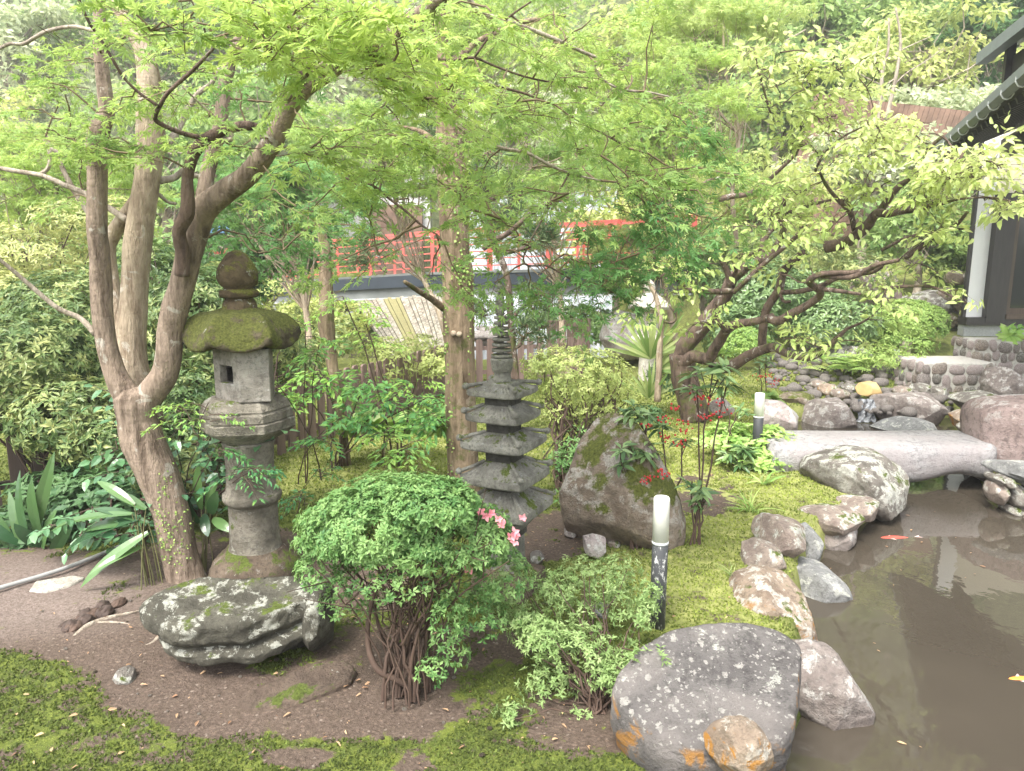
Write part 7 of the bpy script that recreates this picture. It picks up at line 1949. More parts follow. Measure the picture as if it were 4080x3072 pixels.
nandina('slender nandina with small leaflets in front of the lantern shaft', on('W', 400, 1190, 0), [hd(395, 880, MY - .2, .22, 4, .8), hd(520, 1000, LY - .35, .18, 5, .25), hd(560, 1010, LY - .35, .16, 4, .2), hd(450, 870, MY - .2, .22, 4, .75), hd(470, 960, LY - .3, .16, 4, .3)], leaf=.036, st_r=.005)
nandina('young nandina with drooping leaflets right of the lantern roof', on('W', 665, 1040, 0), [hd(690, 740, 5.2, .30, 4, .6), hd(660, 700, 5.2, .25, 3, .75), hd(600, 830, 4.6, .26, 5, .85), hd(700, 930, 5.2, .22, 4, .4)], leaf=.055, st_r=.006)
nandina('small nandina seedling with fine leaves on moss left of the flowering azalea', on('W', 655, 1100, 0), [hd(650, 1070, 5.0, .16, 5, .2), hd(690, 1010, 5.2, .2, 4, .35)], leaf=.035, st_r=.004)

# ---- ardisia with red berries
def ardisia(label, bx, by, heads, Y=None, leaf=.12, berries=()):
    base = on('W', bx, by, 0) if Y is None else at('W', bx, by, Y); Yb = base.y
    e = empty('ardisia_plant', base, label, 'berry shrub', 'ardisia plants by the pond'); tw = Twigs(); fol = Foliage()
    for (x, y, r, n, bxx) in heads:
        tp = np.array(at('W', x, y, Yb)); b0 = np.array(at('W', bxx, by, Yb)) ; b0[2] = min(b0[2], base.z)
        t = np.linspace(0, 1, 7)[:, None]; pts = b0 + (tp - b0) * t + RNG.normal(0, .012, (7, 3)) * np.sin(t * 3.14); tw.add(pts, np.linspace(.008, .005, 7), 6)
        R_ = px(r, Yb)
        C = tp + RNG.normal(0, .45, (max(2, n // 6), 3)) * R_ * np.array([1, .8, .45])
        for c in C: tw.add(pts[-2] + (c - pts[-2]) * np.linspace(0, 1, 4)[:, None], np.linspace(.004, .003, 4), 4)
        P_, A_, N_ = rosettes(C, np.tile([0, -.15, 1.0], (len(C), 1)) + RNG.normal(0, .2, C.shape), 8, leaf, .9); A_[:, 2] -= .25
        fol.add(P_, A_, N_, leaf * (.7 + .5 * RNG.random(len(P_))), RNG.random(len(P_)))
    P_, A_, N_, S_, T_ = fol.get(); k = min(300, len(P_))
    leaf_parts('leaf', t_lens(.30, .2, .05), P_[:k], A_[:k], N_[:k], S_[:k], M['ardisia'], e, T_[:k])
    if len(P_) > k: leaf_cloud('foliage', t_lens(.3, .2, .05), P_[k:], A_[k:], N_[k:], S_[k:], M['ardisia'], e, T_[k:])
    tw.build('stems', M['twig_brown'], e, kind=None)
    bm_ = pebble_mesh(90, M['berry'], 8, 5, 1, 1, 0)
    inv = world_of(e).inverted()
    for (x, y, n) in berries:
        c = at('W', x, y, Yb - .06)
        for _ in range(n):
            o = link('berry', bm_, None, e); o.matrix_parent_inverse = Matrix.Identity(4); s = random.uniform(.006, .0085)
            o.matrix_basis = inv @ (Matrix.Translation(c + Vector((random.gauss(0, .028), random.gauss(0, .02), random.gauss(0, .014)))) @ Matrix.Scale(s, 4))
ardisia('ardisia with the highest leafy head and red berries, in front of the old cherry trunk', 1500, 1180, [(1540, 800, 45, 30, 1500), (1505, 835, 30, 14, 1512), (1570, 830, 30, 14, 1490)], berries=[(1465, 882, 10), (1520, 862, 9), (1545, 868, 8), (1530, 900, 12), (1560, 893, 10), (1500, 858, 8)], leaf=.13)
ardisia('ardisia arching over the top of the standing stone with red berries', 1440, 1165, [(1390, 892, 45, 26, 1440), (1430, 930, 40, 16, 1450), (1365, 905, 30, 12, 1430), (1475, 950, 22, 8, 1455)], berries=[(1430, 905, 12), (1470, 912, 10), (1445, 945, 12), (1468, 955, 9), (1400, 918, 8), (1480, 930, 8)], leaf=.12)
ardisia('ardisia growing close in front of the standing stone', 1375, 1190, [(1375, 975, 45, 28, 1375), (1410, 990, 40, 16, 1385), (1340, 975, 30, 12, 1368), (1355, 1000, 20, 8, 1362)], berries=[(1430, 1018, 10), (1400, 1032, 9), (1395, 1040, 6), (1430, 1028, 7)], leaf=.10)
ardisia('short ardisia with drooping leaves between the near lamp and the shore rocks', 1510, 1180, [(1500, 1090, 30, 12, 1512), (1520, 1060, 20, 10, 1510), (1495, 1040, 24, 8, 1500)], leaf=.10)
ardisia('dark compact ardisia in front of the pale variegated plants', 1595, 1015, [(1590, 975, 28, 24, 1592), (1600, 995, 26, 20, 1598), (1575, 985, 20, 12, 1590), (1610, 975, 20, 12, 1605)], leaf=.12)
ardisia('ardisia with bright red berries beyond the farther lamp', 1650, 905, [(1655, 775, 30, 14, 1652), (1640, 790, 20, 8, 1648)], berries=[(1640, 812, 10), (1662, 810, 10), (1680, 822, 9), (1670, 828, 9), (1650, 818, 6)], leaf=.11)
ardisia('thin ardisia with one small top beside the farther lamp', 1590, 1000, [(1590, 890, 18, 8, 1560), (1560, 850, 18, 8, 1590), (1620, 960, 16, 6, 1600)], leaf=.10)

# ---- broad strap leaves (aspidistra)
def aspidistra(label, base, leaves, Y, lw=.22):
    e = empty('aspidistra_clump', base, label, 'plant', 'broad-leaved clumps at left')
    for (x0, y0, x1, y1, wpx, dy) in leaves:
        a = at('W', x0, y0, Y); b_ = at('W', x1, y1, Y + dy); L = (b_ - a).length; d = (b_ - a) / L
        w = .78 * wpx * pxm(Y, 'W') / L
        me = None
        tv, tf = t_blade(w, .10, 9, .02)
        z = Vector((0, -.5, 1)).normalized() if abs(d.z) < .75 else Vector((random.uniform(-.6, .6), -1, .25)).normalized()
        z = z + Vector((random.uniform(-.25, .25), 0, random.uniform(-.2, .2)))
        leaf_parts('leaf', (tv, tf), np.array([tuple(a)]), np.array([tuple(d)]), np.array([tuple(z)]), np.array([L]), M['aspidistra'], e, np.array([random.random()]), 5)
        if L > .12:
            t = np.linspace(0, 1, 6)[:, None]; p0 = np.array(base) + RNG.normal(0, .03, 3) * np.array([1, 1, 0]); p1 = np.array(a)
            if np.linalg.norm(p1 - p0) < .9:
                V_, F_ = tube(p0 + (p1 - p0) * t + np.array([0, 0, .05]) * np.sin(t * 3.14), np.linspace(.004, .003, 6), 5)
                link('leaf_stalk', mesh_np('leaf_stalk', V_, F_.ravel(), np.full(len(F_), 4), smooth=True), M['twig_green'], e)
b1 = on('W', 335, 1265, 0)
aspidistra('aspidistra clump with glossy leaves fanning left from the foot of the forked maple', b1, [
    (320, 1150, 175, 1270, 34, -.1), (300, 1120, 140, 1195, 44, .1), (285, 1110, 110, 1150, 30, .15), (320, 1130, 200, 1100, 30, .1), (310, 1180, 190, 1245, 24, -.15), (290, 1090, 210, 1040, 28, .1), (315, 1100, 235, 1065, 34, .1), (280, 1130, 180, 1150, 40, .1), (300, 1160, 230, 1220, 20, 0)], b1.y)
b2 = on('W', 20, 1240, .05); Yl = 4.6
aspidistra('aspidistra with tall upright leaves before the dark fence at the left edge', at('W', 75, 1215, Yl), [
    (75, 1150, 118, 975, 36, .0), (70, 1190, 45, 1015, 32, .05), (88, 1160, 70, 1030, 34, -.05), (60, 1200, 20, 1060, 30, .05), (90, 1200, 130, 1090, 34, 0), (40, 1200, -20, 1090, 40, 0), (60, 1180, -60, 1130, 44, -.1), (110, 1200, 160, 1110, 36, 0), (30, 1220, -40, 1180, 40, -.1), (90, 1180, 30, 1130, 40, -.1)], Yl)
b3 = on('W', 440, 1235, 0)
aspidistra('aspidistra clump with erect leaves between the forked maple and the lantern', b3, [
    (420, 1110, 395, 1030, 30, 0), (435, 1100, 430, 1000, 34, .0), (455, 1110, 470, 1060, 34, -.05), (460, 1120, 500, 1150, 30, -.1), (470, 1110, 585, 1075, 30, -.15), (445, 1100, 480, 1010, 26, .05), (450, 1150, 580, 1130, 18, -.1), (430, 1130, 400, 1080, 26, 0), (440, 1110, 450, 1160, 30, -.1)], b3.y + .05)
# ---- camellia sprays with round glossy leaves around the maple foot
def sprays(name, label, cat, base, regs, mat, leaf, tmplt, twm='twig_brown', nl=7, parts=0, L=.2):
    e = empty(name, base, label, cat); net = Net(); t = np.linspace(0, 1, 5)[:, None]
    tw = Twigs(); net.add(np.array(base) + np.array([0, 0, .5]) * t, 0); tw.add(np.array(base) + np.array([0, 0, .5]) * t, np.linspace(.010, .007, 5), 6)
    fol = Foliage()
    for q, tint in sorted(region_points(regs), key=lambda z: np.linalg.norm(z[0] - np.array(base))):
        i = net.near(q, .2); b0 = net.P[i]; v = q - b0; n_ = 6; s = np.linspace(0, 1, n_)[:, None]
        pts = b0 + v * s + RNG.normal(0, .02, (n_, 3)) * np.sin(s * 3.14); tw.add(pts, np.linspace(.006, .003, n_), 5); net.add(pts[2:], .2)
        d = v / (np.linalg.norm(v) + 1e-6); d = unit(d + RNG.normal(0, .4, 3)); m = nl; u = np.linspace(-.6, .5, m)[:, None]
        P_ = q + d * L * u; side = unit(np.cross(d, [0, 0, 1])); sg = np.where(np.arange(m) % 2, 1, -1)[:, None]
        A_ = unit(d * .5 + side * sg * .9 + RNG.normal(0, .25, (m, 3))); A_[:, 2] -= .25
        tw.add(q + d * L * np.linspace(-.7, .5, 4)[:, None], np.linspace(.003, .0015, 4), 4)
        fol.add(P_, A_, np.array([0, -.35, 1.]) + RNG.normal(0, .35, (m, 3)), leaf * (.75 + .45 * RNG.random(m)), np.clip(tint + RNG.normal(0, .2, m), 0, 1))
    P_, A_, N_, S_, T_ = fol.get(); k = min(parts, len(P_))
    if k: leaf_parts('leaf', tmplt, P_[:k], A_[:k], N_[:k], S_[:k], M[mat], e, T_[:k])
    if len(P_) > k: leaf_cloud('foliage', tmplt, P_[k:], A_[k:], N_[k:], S_[k:], M[mat], e, T_[k:])
    tw.build('stems', M[twm], e); return e
sprays('camellia_shrub', 'camellia with rounded glossy leaves on thin stems left of the forked maple trunk', 'camellia', on('W', 320, 1250, 0),
       [('W', 290, 990, 90, 60, 4.3, 4.9, 12, .6), ('W', 250, 860, 60, 30, 4.6, 5.0, 4, .7), ('W', 320, 1060, 90, 60, 4.1, 4.6, 12, .5), ('W', 230, 1130, 90, 40, 4.0, 4.5, 12, .7), ('W', 140, 1150, 60, 30, 4.1, 4.4, 6, .7), ('W', 300, 880, 40, 40, 4.5, 4.8, 3, .7)], 'camellia', .085, t_lens(.58, .15, .05), parts=300)
sprays('camellia_shrub', 'camellia twigs with oval leaves crossing in front of the lantern platform', 'camellia', on('W', 400, 1210, 0),
       [('W', 480, 970, 70, 40, 4.0, 4.3, 9, .55), ('W', 440, 1010, 50, 40, 4.1, 4.4, 6, .5), ('W', 540, 920, 60, 30, 4.0, 4.2, 3, .9), ('W', 480, 1060, 40, 60, 4.2, 4.5, 5, .4)], 'camellia', .075, t_lens(.55, .15, .05), parts=120)

# ---- big whorled-leaf bushes at left, behind the maple
def lbush(label, blobs, seed, tb, leaf=.066, mat='viburnum', base=None, tv=.3):
    return shrub('broadleaf_bush', label, 'bush', blobs, mat, leaf, 6, t_fold(.36, .2, .05), base, 26, 'twig_brown', seed, spread=.85, tintb=tb, tintv=tv, st_r=.018, lump=.35, skin=.35, group=None, lower=-.8, up=.3)
lbush('yellow green whorl-leaved bush spilling over the fence at the left edge', [blob(60, 800, 130, 130, 5.6, .5, 1062), blob(150, 900, 120, 90, 5.4, .45, 750), blob(40, 900, 60, 40, 5.3, .4, 110)], 31, .52, base=at('W', 120, 1130, 5.6))
lbush('tall dark whorl-leaved bush behind the left stem of the forked maple', [blob(150, 680, 150, 100, 6.4, .6, 1125), blob(250, 780, 130, 130, 6.2, .5, 1125), blob(330, 930, 110, 100, 5.8, .45, 750), blob(240, 950, 110, 70, 5.3, .35, 525)], 35, .46, base=at('W', 260, 1080, 6.0))
lbush('pale yellow leaved bush high at the left edge', [blob(80, 560, 130, 70, 7.6, .6, 650), blob(200, 480, 120, 50, 7.8, .6, 400), blob(20, 640, 100, 60, 7.2, .5, 400)], 39, .85, base=at('W', 60, 1000, 7.6))
lbush('deep green bush between the maple stems and the lantern', [blob(450, 700, 110, 130, 6.6, .6, 1125), blob(420, 900, 90, 120, 6.0, .5, 800), blob(330, 620, 130, 100, 7.0, .6, 700)], 43, .36, base=at('W', 440, 1080, 6.4))
lbush('mottled bush with whorled leaves low behind the lantern platform', [blob(640, 790, 70, 60, 7.6, .5, 325), blob(390, 1010, 90, 60, 5.0, .35, 450), blob(600, 750, 40, 60, 7.2, .3, 200)], 47, .55, leaf=.07, base=at('W', 420, 1120, 5.2))
shrub('dark_groundcover', 'dark leaved groundcover added for more shadow by the fence at lower left', 'ground cover', [blob(60, 1150, 160, 60, 4.9, .35, 500), blob(250, 1080, 140, 60, 4.9, .35, 420), blob(150, 1060, 120, 50, 5.2, .35, 300)], 'dark_shrub', .07, 4, t_lens(.5, .15, .05), at('W', 150, 1200, 4.9), 14, seed=51, lower=-.4)  # dark plants added to deepen the shadow by the fence

# ---- plants round the pond and the far bank
def simple(label, name, cat, blobs, mat, leaf, seed, k=4, tmpl=None, base=None, nst=0, **kw):
    return shrub(name, label, cat, blobs, mat, leaf, k, tmpl, base, nst, seed=seed, **kw)
Yv = on('W', 1650, 1000, 0).y
simple('patch of pale variegated leaves around the foot of the farther lamp', 'variegated_plants', 'plants', [blob(1570, 945, 50, 30, Yv + .2, .25, 90), blob(1650, 955, 70, 35, Yv + .15, .3, 150), blob(1700, 985, 45, 30, Yv, .2, 90), blob(1640, 995, 80, 25, Yv - .1, .25, 130), blob(1540, 965, 40, 30, Yv + .1, .2, 50)], 'variegated', .085, 61, 5, t_lens(.42, .15, .06), lower=-.2, skin=.6, up=1.0)
simple('clipped round light green bush near the white house', 'round_bush', 'bush', [blob(1955, 700, 88, 52, 12.4, .6, 3000), blob(1900, 720, 40, 40, 12.2, .4, 500)], 'box', .055, 63, 4, t_diamond(.45, .05), lump=.08, skin=.12, lower=-.4, tintb=.6)
simple('small clipped bush under the cherry limbs', 'round_bush', 'bush', [blob(1605, 745, 55, 40, 9.8, .4, 900)], 'box', .045, 65, 4, t_diamond(.45, .05), lump=.12, skin=.15, tintb=.4)
simple('bluish dark shrub behind the forked cherry limbs', 'dark_shrub', 'shrub', [blob(1640, 640, 110, 75, 12.6, .8, 1100), blob(1590, 720, 80, 60, 11.6, .6, 600)], 'ardisia', .10, 67, 4, t_lens(.4, .15, .05), lower=-.8)
simple('dark leafy shrub right of the cherry limbs in front of the round bush', 'dark_shrub', 'shrub', [blob(1800, 700, 100, 60, 12.0, .7, 900), blob(1740, 650, 90, 70, 13, .7, 700)], 'ardisia', .09, 69, 4, t_lens(.4, .15, .05), lower=-.8, tintb=.6)
simple('yellow green shrub with red tips above the dark shrubs', 'leafy_shrub', 'shrub', [blob(1700, 560, 120, 60, 13.4, .7, 700), blob(1840, 600, 90, 60, 13.6, .7, 500)], 'viburnum', .10, 71, 5, t_lens(.36, .15, .05), lower=-.8, tintb=.62)
simple('feathery low shrub on the bank beside the cobbled steps', 'low_shrub', 'shrub', [blob(1900, 780, 70, 35, 11.0, .4, 420), blob(1970, 800, 50, 40, 10.8, .35, 300), blob(1850, 790, 50, 22, 11.0, .3, 200), blob(2000, 835, 35, 22, 10.4, .2, 140)], 'fern', .07, 73, 4, t_diamond(.28, .15), lower=-.3, skin=.6, tintb=.6)
simple('tuft of leaves round the cut stump', 'low_shrub', 'shrub', [blob(1980, 745, 40, 25, 11.9, .3, 240), blob(1930, 735, 25, 22, 12, .2, 120)], 'box', .06, 75, 4, lower=-.5)
simple('round leaved bright plant beside the farther lamp', 'round_leaf_plant', 'plant', [blob(1655, 875, 24, 22, 8.2, .15, 26)], 'box', .13, 77, 3, t_lens(.9, .1, .02), lower=-.2, tintb=.35)
simple('little plant with broad leaves on top of the taller cobbled step', 'potted_sprout', 'plant', [blob(2190, 725, 22, 14, 10.6, .12, 9)], 'variegated', .16, 79, 5, t_lens(.5, .15, .06), lower=-.1, tintb=.3)
simple('dark clump of conifer-like leaves at the top left of the standing stone', 'dark_shrub', 'shrub', [blob(1395, 900, 40, 22, 6.6, .2, 260), blob(1440, 820, 40, 50, 8.8, .3, 320)], 'dark_shrub', .05, 81, 4, lower=-.6)
simple('golden leaved low hedge beyond the picket fence', 'low_hedge', 'hedge', [blob(960, 790, 60, 40, 9.5, .4, 420), blob(900, 760, 60, 40, 11.0, .4, 320), blob(830, 790, 70, 60, 9, .4, 420)], 'azalea_gold', .06, 83, 4, lower=-.5, tintb=.6)
simple('green hedge growing behind the weir stones', 'low_hedge', 'hedge', [blob(1230, 690, 110, 28, 15.8, .6, 700), blob(1320, 720, 90, 40, 15, .6, 500)], 'far_green', .12, 85, 4, lower=-.5, tintb=.3)
simple('bush with rusty leaves beside the short trunk', 'rusty_bush', 'bush', [blob(730, 730, 50, 50, 8.5, .35, 300), blob(640, 700, 60, 50, 10, .4, 300)], 'viburnum', .06, 87, 5, lower=-.7, tintb=.7)
simple('dry climbing plant mound in front of the distant bank', 'pale_shrub', 'shrub', [blob(700, 690, 110, 45, 12, .6, 600), blob(620, 640, 90, 40, 13, .6, 350)], 'far_yellow', .09, 89, 4, lower=-.7, tintb=.6)
# hosta-like pale broad leaves
Yh = 6.6
he = empty('hosta_row', on('W', 850, 960, 0), 'row of yellow green broad-leaved plants by the picket fence', 'plants')
P_ = []; A_ = []; N_ = []
for x in range(740, 1000, 16):
    c = np.array(at('W', x + random.uniform(-6, 6), 945, Yh + random.uniform(-.3, .5)))
    for _ in range(7):
        a = random.uniform(0, 6.28); P_.append(c); A_.append([math.cos(a) * .5, math.sin(a) * .5, random.uniform(.7, 1.2)]); N_.append([-math.cos(a), -math.sin(a), .5])
leaf_parts('leaf', t_blade(.42, .3, 5, .03), np.array(P_), np.array(A_), np.array(N_), .22 + .10 * RNG.random(len(P_)), M['variegated'], he, RNG.random(len(P_)))
# palm fronds
pe = empty('fan_palm', at('W', 1408, 830, 8.7), 'fan palm with stiff pale fronds beside the pale lantern', 'palm')
for (x, y, n, r, a0, a1) in [(1405, 775, 16, .62, 20, 165), (1418, 800, 10, .5, -20, 60), (1402, 860, 12, .5, 30, 150), (1480, 815, 12, .45, 10, 110)]:
    c = np.array(at('W', x, y, 8.6)); an = np.radians(np.linspace(a0, a1, n))
    A_ = np.stack([np.cos(an), -.25 + RNG.normal(0, .15, n), np.sin(an)], -1)
    leaf_parts('frond_leaf', t_blade(.075, .12, 5, .01), np.tile(c, (n, 1)), A_, np.tile([0, -1., .3], (n, 1)), r * (.75 + .4 * RNG.random(n)), M['palm'], pe, RNG.random(n))
# ferns on the stream bank
fe = empty('fern', at('W', 1800, 800, 10.9), 'fern with arching fronds above the pebble bed', 'fern')
for k in range(26):
    c = np.array(at('W', random.uniform(1750, 1860), random.uniform(775, 805), 10.9 + random.uniform(-.3, .3))); a = random.uniform(0, 6.28); d = np.array([math.cos(a), math.sin(a) * .5, .55]); L = random.uniform(.3, .5)
    s = np.linspace(.1, 1, 11)[:, None]; sp_ = c + d * L * s - np.array([0, 0, .5 * L]) * s ** 2; side = unit(np.cross(d, [0, 0, 1.]))
    P_ = np.repeat(sp_, 2, 0); sg = np.tile([1, -1], 11)[:, None]; A_ = side * sg + d * .4; A_[:, 2] -= .1
    leaf_cloud('frond', t_diamond(.3, .1), P_, A_, np.tile([0, -.3, 1.], (22, 1)), .34 * L * np.sin(np.repeat(np.linspace(.35, 2.9, 11), 2)), M['fern'], fe, np.full(22, random.random()), kind=None)
# grass tufts
def grass(label, x, y, n, L, Y=None, mat='palm', w=.035, spread=1.0):
    b_ = np.array(on('W', x, y, 0)); e = empty('grass_tuft', b_, label, 'grass tuft')
    a = RNG.random(n) * 6.28; A_ = np.stack([np.cos(a) * spread, np.sin(a) * spread * .7, .5 + RNG.random(n)], -1)
    leaf_parts('blade', t_blade(w, .55, 5, .0), b_ + RNG.normal(0, .02, (n, 3)) * np.array([1, 1, 0]), A_, np.array([0, 0, 1.]) + RNG.normal(0, .3, (n, 3)), L * (.6 + .6 * RNG.random(n)), M[mat], e, RNG.random(n))
grass('small tuft of striped grass on the moss beside the round brown shore rock', 1580, 1252, 26, .13)
grass('dark bladed grass clump hanging over the moss near the large shore rock', 1620, 1110, 30, .24, mat='fern', w=.05)
grass('lily-like tuft with folded leaves below the dark compact ardisia', 1650, 1050, 12, .22, mat='variegated', w=.12)
grass('thin grassy sprigs at the back foot of the lantern base', 590, 1225, 22, .14, mat='fern', w=.05)

# ================================================================== BACKGROUND TREES
def crown_tree(label, x, y, rx, ry, Y, mat, leaf, n, seed, nclump=34, tb=.5, bark='bark_far', thick=.5, tmpl=None, droop=.1, trunk_x=None, group=None, flatc=.55, name='hillside_tree', tv=.22, tw_r=None):
    rs = np.random.default_rng(seed)
    c = np.array(at('W', x, y, Y)); R_ = np.array([px(rx, Y), px(rx, Y) * thick, px(ry, Y)])
    gx_ = at('W', trunk_x if trunk_x else x, y, Y).x
    gz = H(gx_, Y) - .3
    e = empty(name, (gx_, Y, gz), label, 'tree', group)
    d = unit(rs.normal(0, 1, (nclump, 3))); cl = c + d * R_ * (rs.random((nclump, 1)) ** .45)
    P_, A_, N_, T_ = [], [], [], []; m = n // nclump
    tw = Twigs()
    top = c + np.array([0, 0, .1 * R_[2]])
    s = np.linspace(0, 1, 7)[:, None]; b0 = np.array([gx_, Y, gz])
    tr = b0 + (top - b0) * s + rs.normal(0, .03, (7, 3)) * np.linalg.norm(top - b0) * np.sin(s * 3.1)
    r0 = tw_r or (max(.05, .05 * R_[0] + .03) if name != 'maple_tree' else .055)
    limb_obj('trunk', tr, np.linspace(r0, r0 * .35, 7), M[bark], e, 10, .1, 4)
    for q in cl:
        cr_ = R_.mean() * rs.uniform(.24, .42)
        dd = unit(rs.normal(0, 1, (m, 3))); k = rs.random((m, 1)) ** .6
        p = q + dd * k * cr_ * np.array([1, 1, flatc])
        P_.append(p); a = unit(dd * np.array([1, 1, .3]) + rs.normal(0, .5, (m, 3))); a[:, 2] -= droop + .25; A_.append(a); N_.append(np.array([0, -.15, 1.]) + rs.normal(0, .5, (m, 3)))
        T_.append(np.clip(tb + rs.normal(0, tv * .6) + rs.normal(0, tv * .6, m) , 0, 1))
        i = rs.integers(3, 7); v = q - tr[i]; u = np.linspace(0, 1, 5)[:, None]
        tw.add(tr[i] + v * u + rs.normal(0, .05, (5, 3)) * np.linalg.norm(v) * np.sin(u * 3.1), np.linspace(r0 * .26, r0 * .07, 5), 5)
    P_ = np.vstack(P_)
    leaf_cloud('crown', tmpl or t_diamond(.5, .15), P_, np.vstack(A_), np.vstack(N_), leaf * (.6 + .7 * rs.random(len(P_))), M[mat], e, np.concatenate(T_))
    tw.build('limbs', M[bark], e); return e
mp = t_maple(False, 5)
def bmaple(*a, **k): return crown_tree(*a, tmpl=mp, name='maple_tree', droop=.2, flatc=.3, **k)
bmaple('background maple with fine shaded leaves behind the lantern top', 600, 400, 220, 90, 9.0, 'maple_deep', .075, 8500, 1, nclump=60, tb=.9, bark='bark_pale', trunk_x=705)
bmaple('bright yellow green maple behind the forked maple at upper left', 130, 400, 240, 130, 10.0, 'maple', .085, 8500, 2, nclump=56, tb=.92, bark='bark_pale', trunk_x=60)
bmaple('light green maple filling the gap left of the straight trunk', 820, 330, 210, 130, 10.5, 'maple', .085, 7500, 3, nclump=50, tb=.75, bark='bark_pale', trunk_x=1000)
bmaple('maple behind the podocarpus with mid green leaves', 1150, 380, 240, 150, 11.5, 'maple', .09, 8000, 4, nclump=56, tb=.68, bark='bark_pale', trunk_x=1240)
bmaple('sunlit maple between the podocarpus and the old cherry', 1440, 250, 200, 170, 12.5, 'maple', .10, 8000, 5, nclump=56, tb=.92, bark='bark_pale', trunk_x=1500)
bmaple('small yellow green maple over the right end of the red bridge', 1360, 530, 130, 75, 12.0, 'azalea_gold', .085, 3600, 6, nclump=30, tb=.75, bark='bark_pale', trunk_x=1450)
bmaple('maple with golden new leaves at the top of the frame right of centre', 1560, 60, 210, 90, 14.0, 'cherry', .11, 6000, 7, nclump=44, tb=.45, bark='bark_pale', trunk_x=1650)
bmaple('airy maple crossing the top centre of the view', 1000, 90, 300, 110, 13.0, 'maple', .10, 8000, 8, nclump=60, tb=.8, bark='bark_pale', trunk_x=1010)
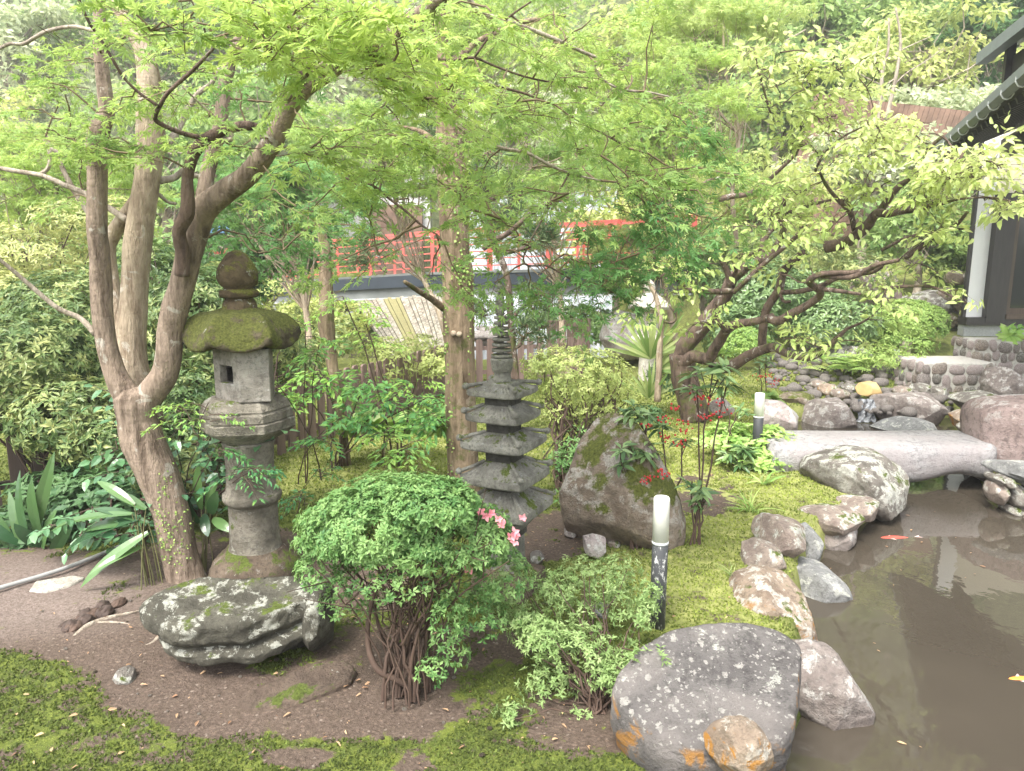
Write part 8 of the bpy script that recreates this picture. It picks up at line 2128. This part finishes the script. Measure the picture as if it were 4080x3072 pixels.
hill_list = [
 ('pale grey green hillside tree in the top left corner', 40, 120, 180, 130, 30, 'far_pale', .26), ('greyish tree high on the hill left of the maple stems', 300, 60, 220, 120, 32, 'far_green', .26), ('light leafy tree on the slope at the left edge', 30, 330, 190, 120, 22, 'far_yellow', .2),
 ('soft green tree behind the left maple stems', 330, 330, 200, 130, 21, 'far_green', .2), ('dark evergreen behind the lantern top', 560, 520, 150, 80, 14, 'far_dark', .13), ('green slope tree above the red bridge left end', 560, 280, 220, 140, 24, 'far_green', .22),
 ('pale leaved slope tree above the rust brown wall', 820, 180, 240, 130, 28, 'far_pale', .25), ('bushy green tree top centre of the hill', 1050, 60, 240, 130, 33, 'far_green', .28), ('grey green tree on the slope behind the podocarpus', 1100, 300, 220, 130, 26, 'far_pale', .23),
 ('yellow green tree beyond the weir', 1330, 480, 170, 120, 18.5, 'far_yellow', .16), ('fresh green tree on the hill right of centre', 1330, 120, 220, 140, 30, 'far_yellow', .26), ('grey stemmed tree high on the slope', 1560, 120, 200, 140, 28, 'far_green', .25),
 ('round leafy tree above the cherry crown', 1760, 70, 190, 110, 25, 'far_green', .24), ('bright green tree high right of the cherry top', 1900, 50, 170, 90, 26, 'far_green', .24), ('golden tinted tree behind the eave end', 2010, 130, 170, 130, 22, 'far_yellow', .2),
 ('dark green tree in the top right corner', 2180, 60, 130, 110, 24, 'far_dark', .22), ('pale leaved tree above the hillside wall', 2020, 250, 150, 70, 21, 'far_pale', .18), ('mid green tree left of the slender pale stems', 1680, 220, 170, 100, 24, 'far_green', .2),
 ('shrubby tree in front of the hillside wall', 1880, 350, 170, 70, 18, 'far_pale', .16), ('leafy tree on the bank behind the cherry', 1640, 440, 180, 110, 16, 'far_yellow', .13), ('low tree between the cherry and the house corner', 1990, 470, 130, 90, 15.5, 'far_green', .12),
 ('green bank tree behind the cherry fork', 1540, 560, 160, 80, 15, 'far_green', .12), ('olive tree behind the house corner', 2060, 560, 70, 80, 15.5, 'far_green', .12), ('tree at the far left beyond the fence', -20, 560, 170, 120, 14, 'far_yellow', .13),
 ('green tree beyond the fence behind the left bushes', 220, 580, 190, 110, 12.5, 'far_green', .12), ('leafy tree left of the bridge end', 460, 600, 120, 80, 13, 'far_dark', .11), ('tree on the far bank under the red bridge', 620, 690, 120, 50, 22, 'far_yellow', .2),
 ('tree on the river bank left of the sloping boards', 760, 660, 110, 50, 21, 'far_green', .2), ('slope tree above the white water', 1200, 560, 60, 60, 28, 'far_green', .22), ('big pale tree behind everything at top left', 150, 20, 300, 160, 44, 'far_pale', .36),
 ('big pale tree on the ridge behind the centre', 800, 0, 360, 150, 46, 'far_pale', .38), ('big tree on the ridge right of centre', 1500, 0, 340, 150, 44, 'far_green', .36), ('big tree on the ridge at far right', 2050, 0, 300, 130, 42, 'far_green', .34),
 ('tree on the slope behind the left maple crown', 520, 100, 240, 130, 34, 'far_green', .3), ('dense dark shrubbery tree behind the right slope stems', 1900, 200, 150, 80, 25, 'far_dark', .2)]
for k, (lb, x, y, rx, ry, Y, mt, lf) in enumerate(hill_list):
    crown_tree(lb, x, y, rx, ry, Y, mt, lf * 1.15, 4200 if Y < 30 else 4600, 100 + k, nclump=46, tb=.55, thick=.55, flatc=.6)
# slender pale stems on the right hillside
se = empty('slender_tree', at('Q', 560, 900, 18), 'slender pale stemmed tree leaning on the right hillside below the wall', 'tree')
for k, sq_ in enumerate([[(430, 1110), (480, 800), (490, 600), (540, 400), (545, 150)], [(520, 1000), (590, 700), (630, 480), (640, 300), (600, 60)], [(600, 690), (700, 600), (830, 520), (1000, 400)], [(610, 640), (500, 700), (350, 640), (240, 560)], [(490, 620), (430, 500), (460, 300)], [(640, 420), (720, 380), (900, 300)]]):
    P_ = tt('Q', sq_, 18.5, 18.5, 34 if k < 2 else 12, 14 if k < 2 else 6); trace('stem' if k < 2 else 'branch', P_, M['bark_far'], se, None, 8, .1)
# ================================================================== ADDED HAZE
mb = MB(); mb.box((0, 52, 20), (150, 122, 44))  # added haze box, lifts the far trees like veiling on window glass
m = bpy.data.materials.new('added_haze'); m.use_nodes = True; nt = m.node_tree; nt.nodes.clear()
o_ = nt.nodes.new('ShaderNodeOutputMaterial'); v = nt.nodes.new('ShaderNodeVolumePrincipled')
v.inputs['Color'].default_value = (.95, .97, .94, 1); v.inputs['Density'].default_value = HAZE; v.inputs['Anisotropy'].default_value = .3
nt.links.new(v.outputs[0], o_.inputs['Volume'])
hz = mb.build('haze', m); tag(hz, 'thin haze volume added to brighten the far trees', 'haze', kind='stuff')
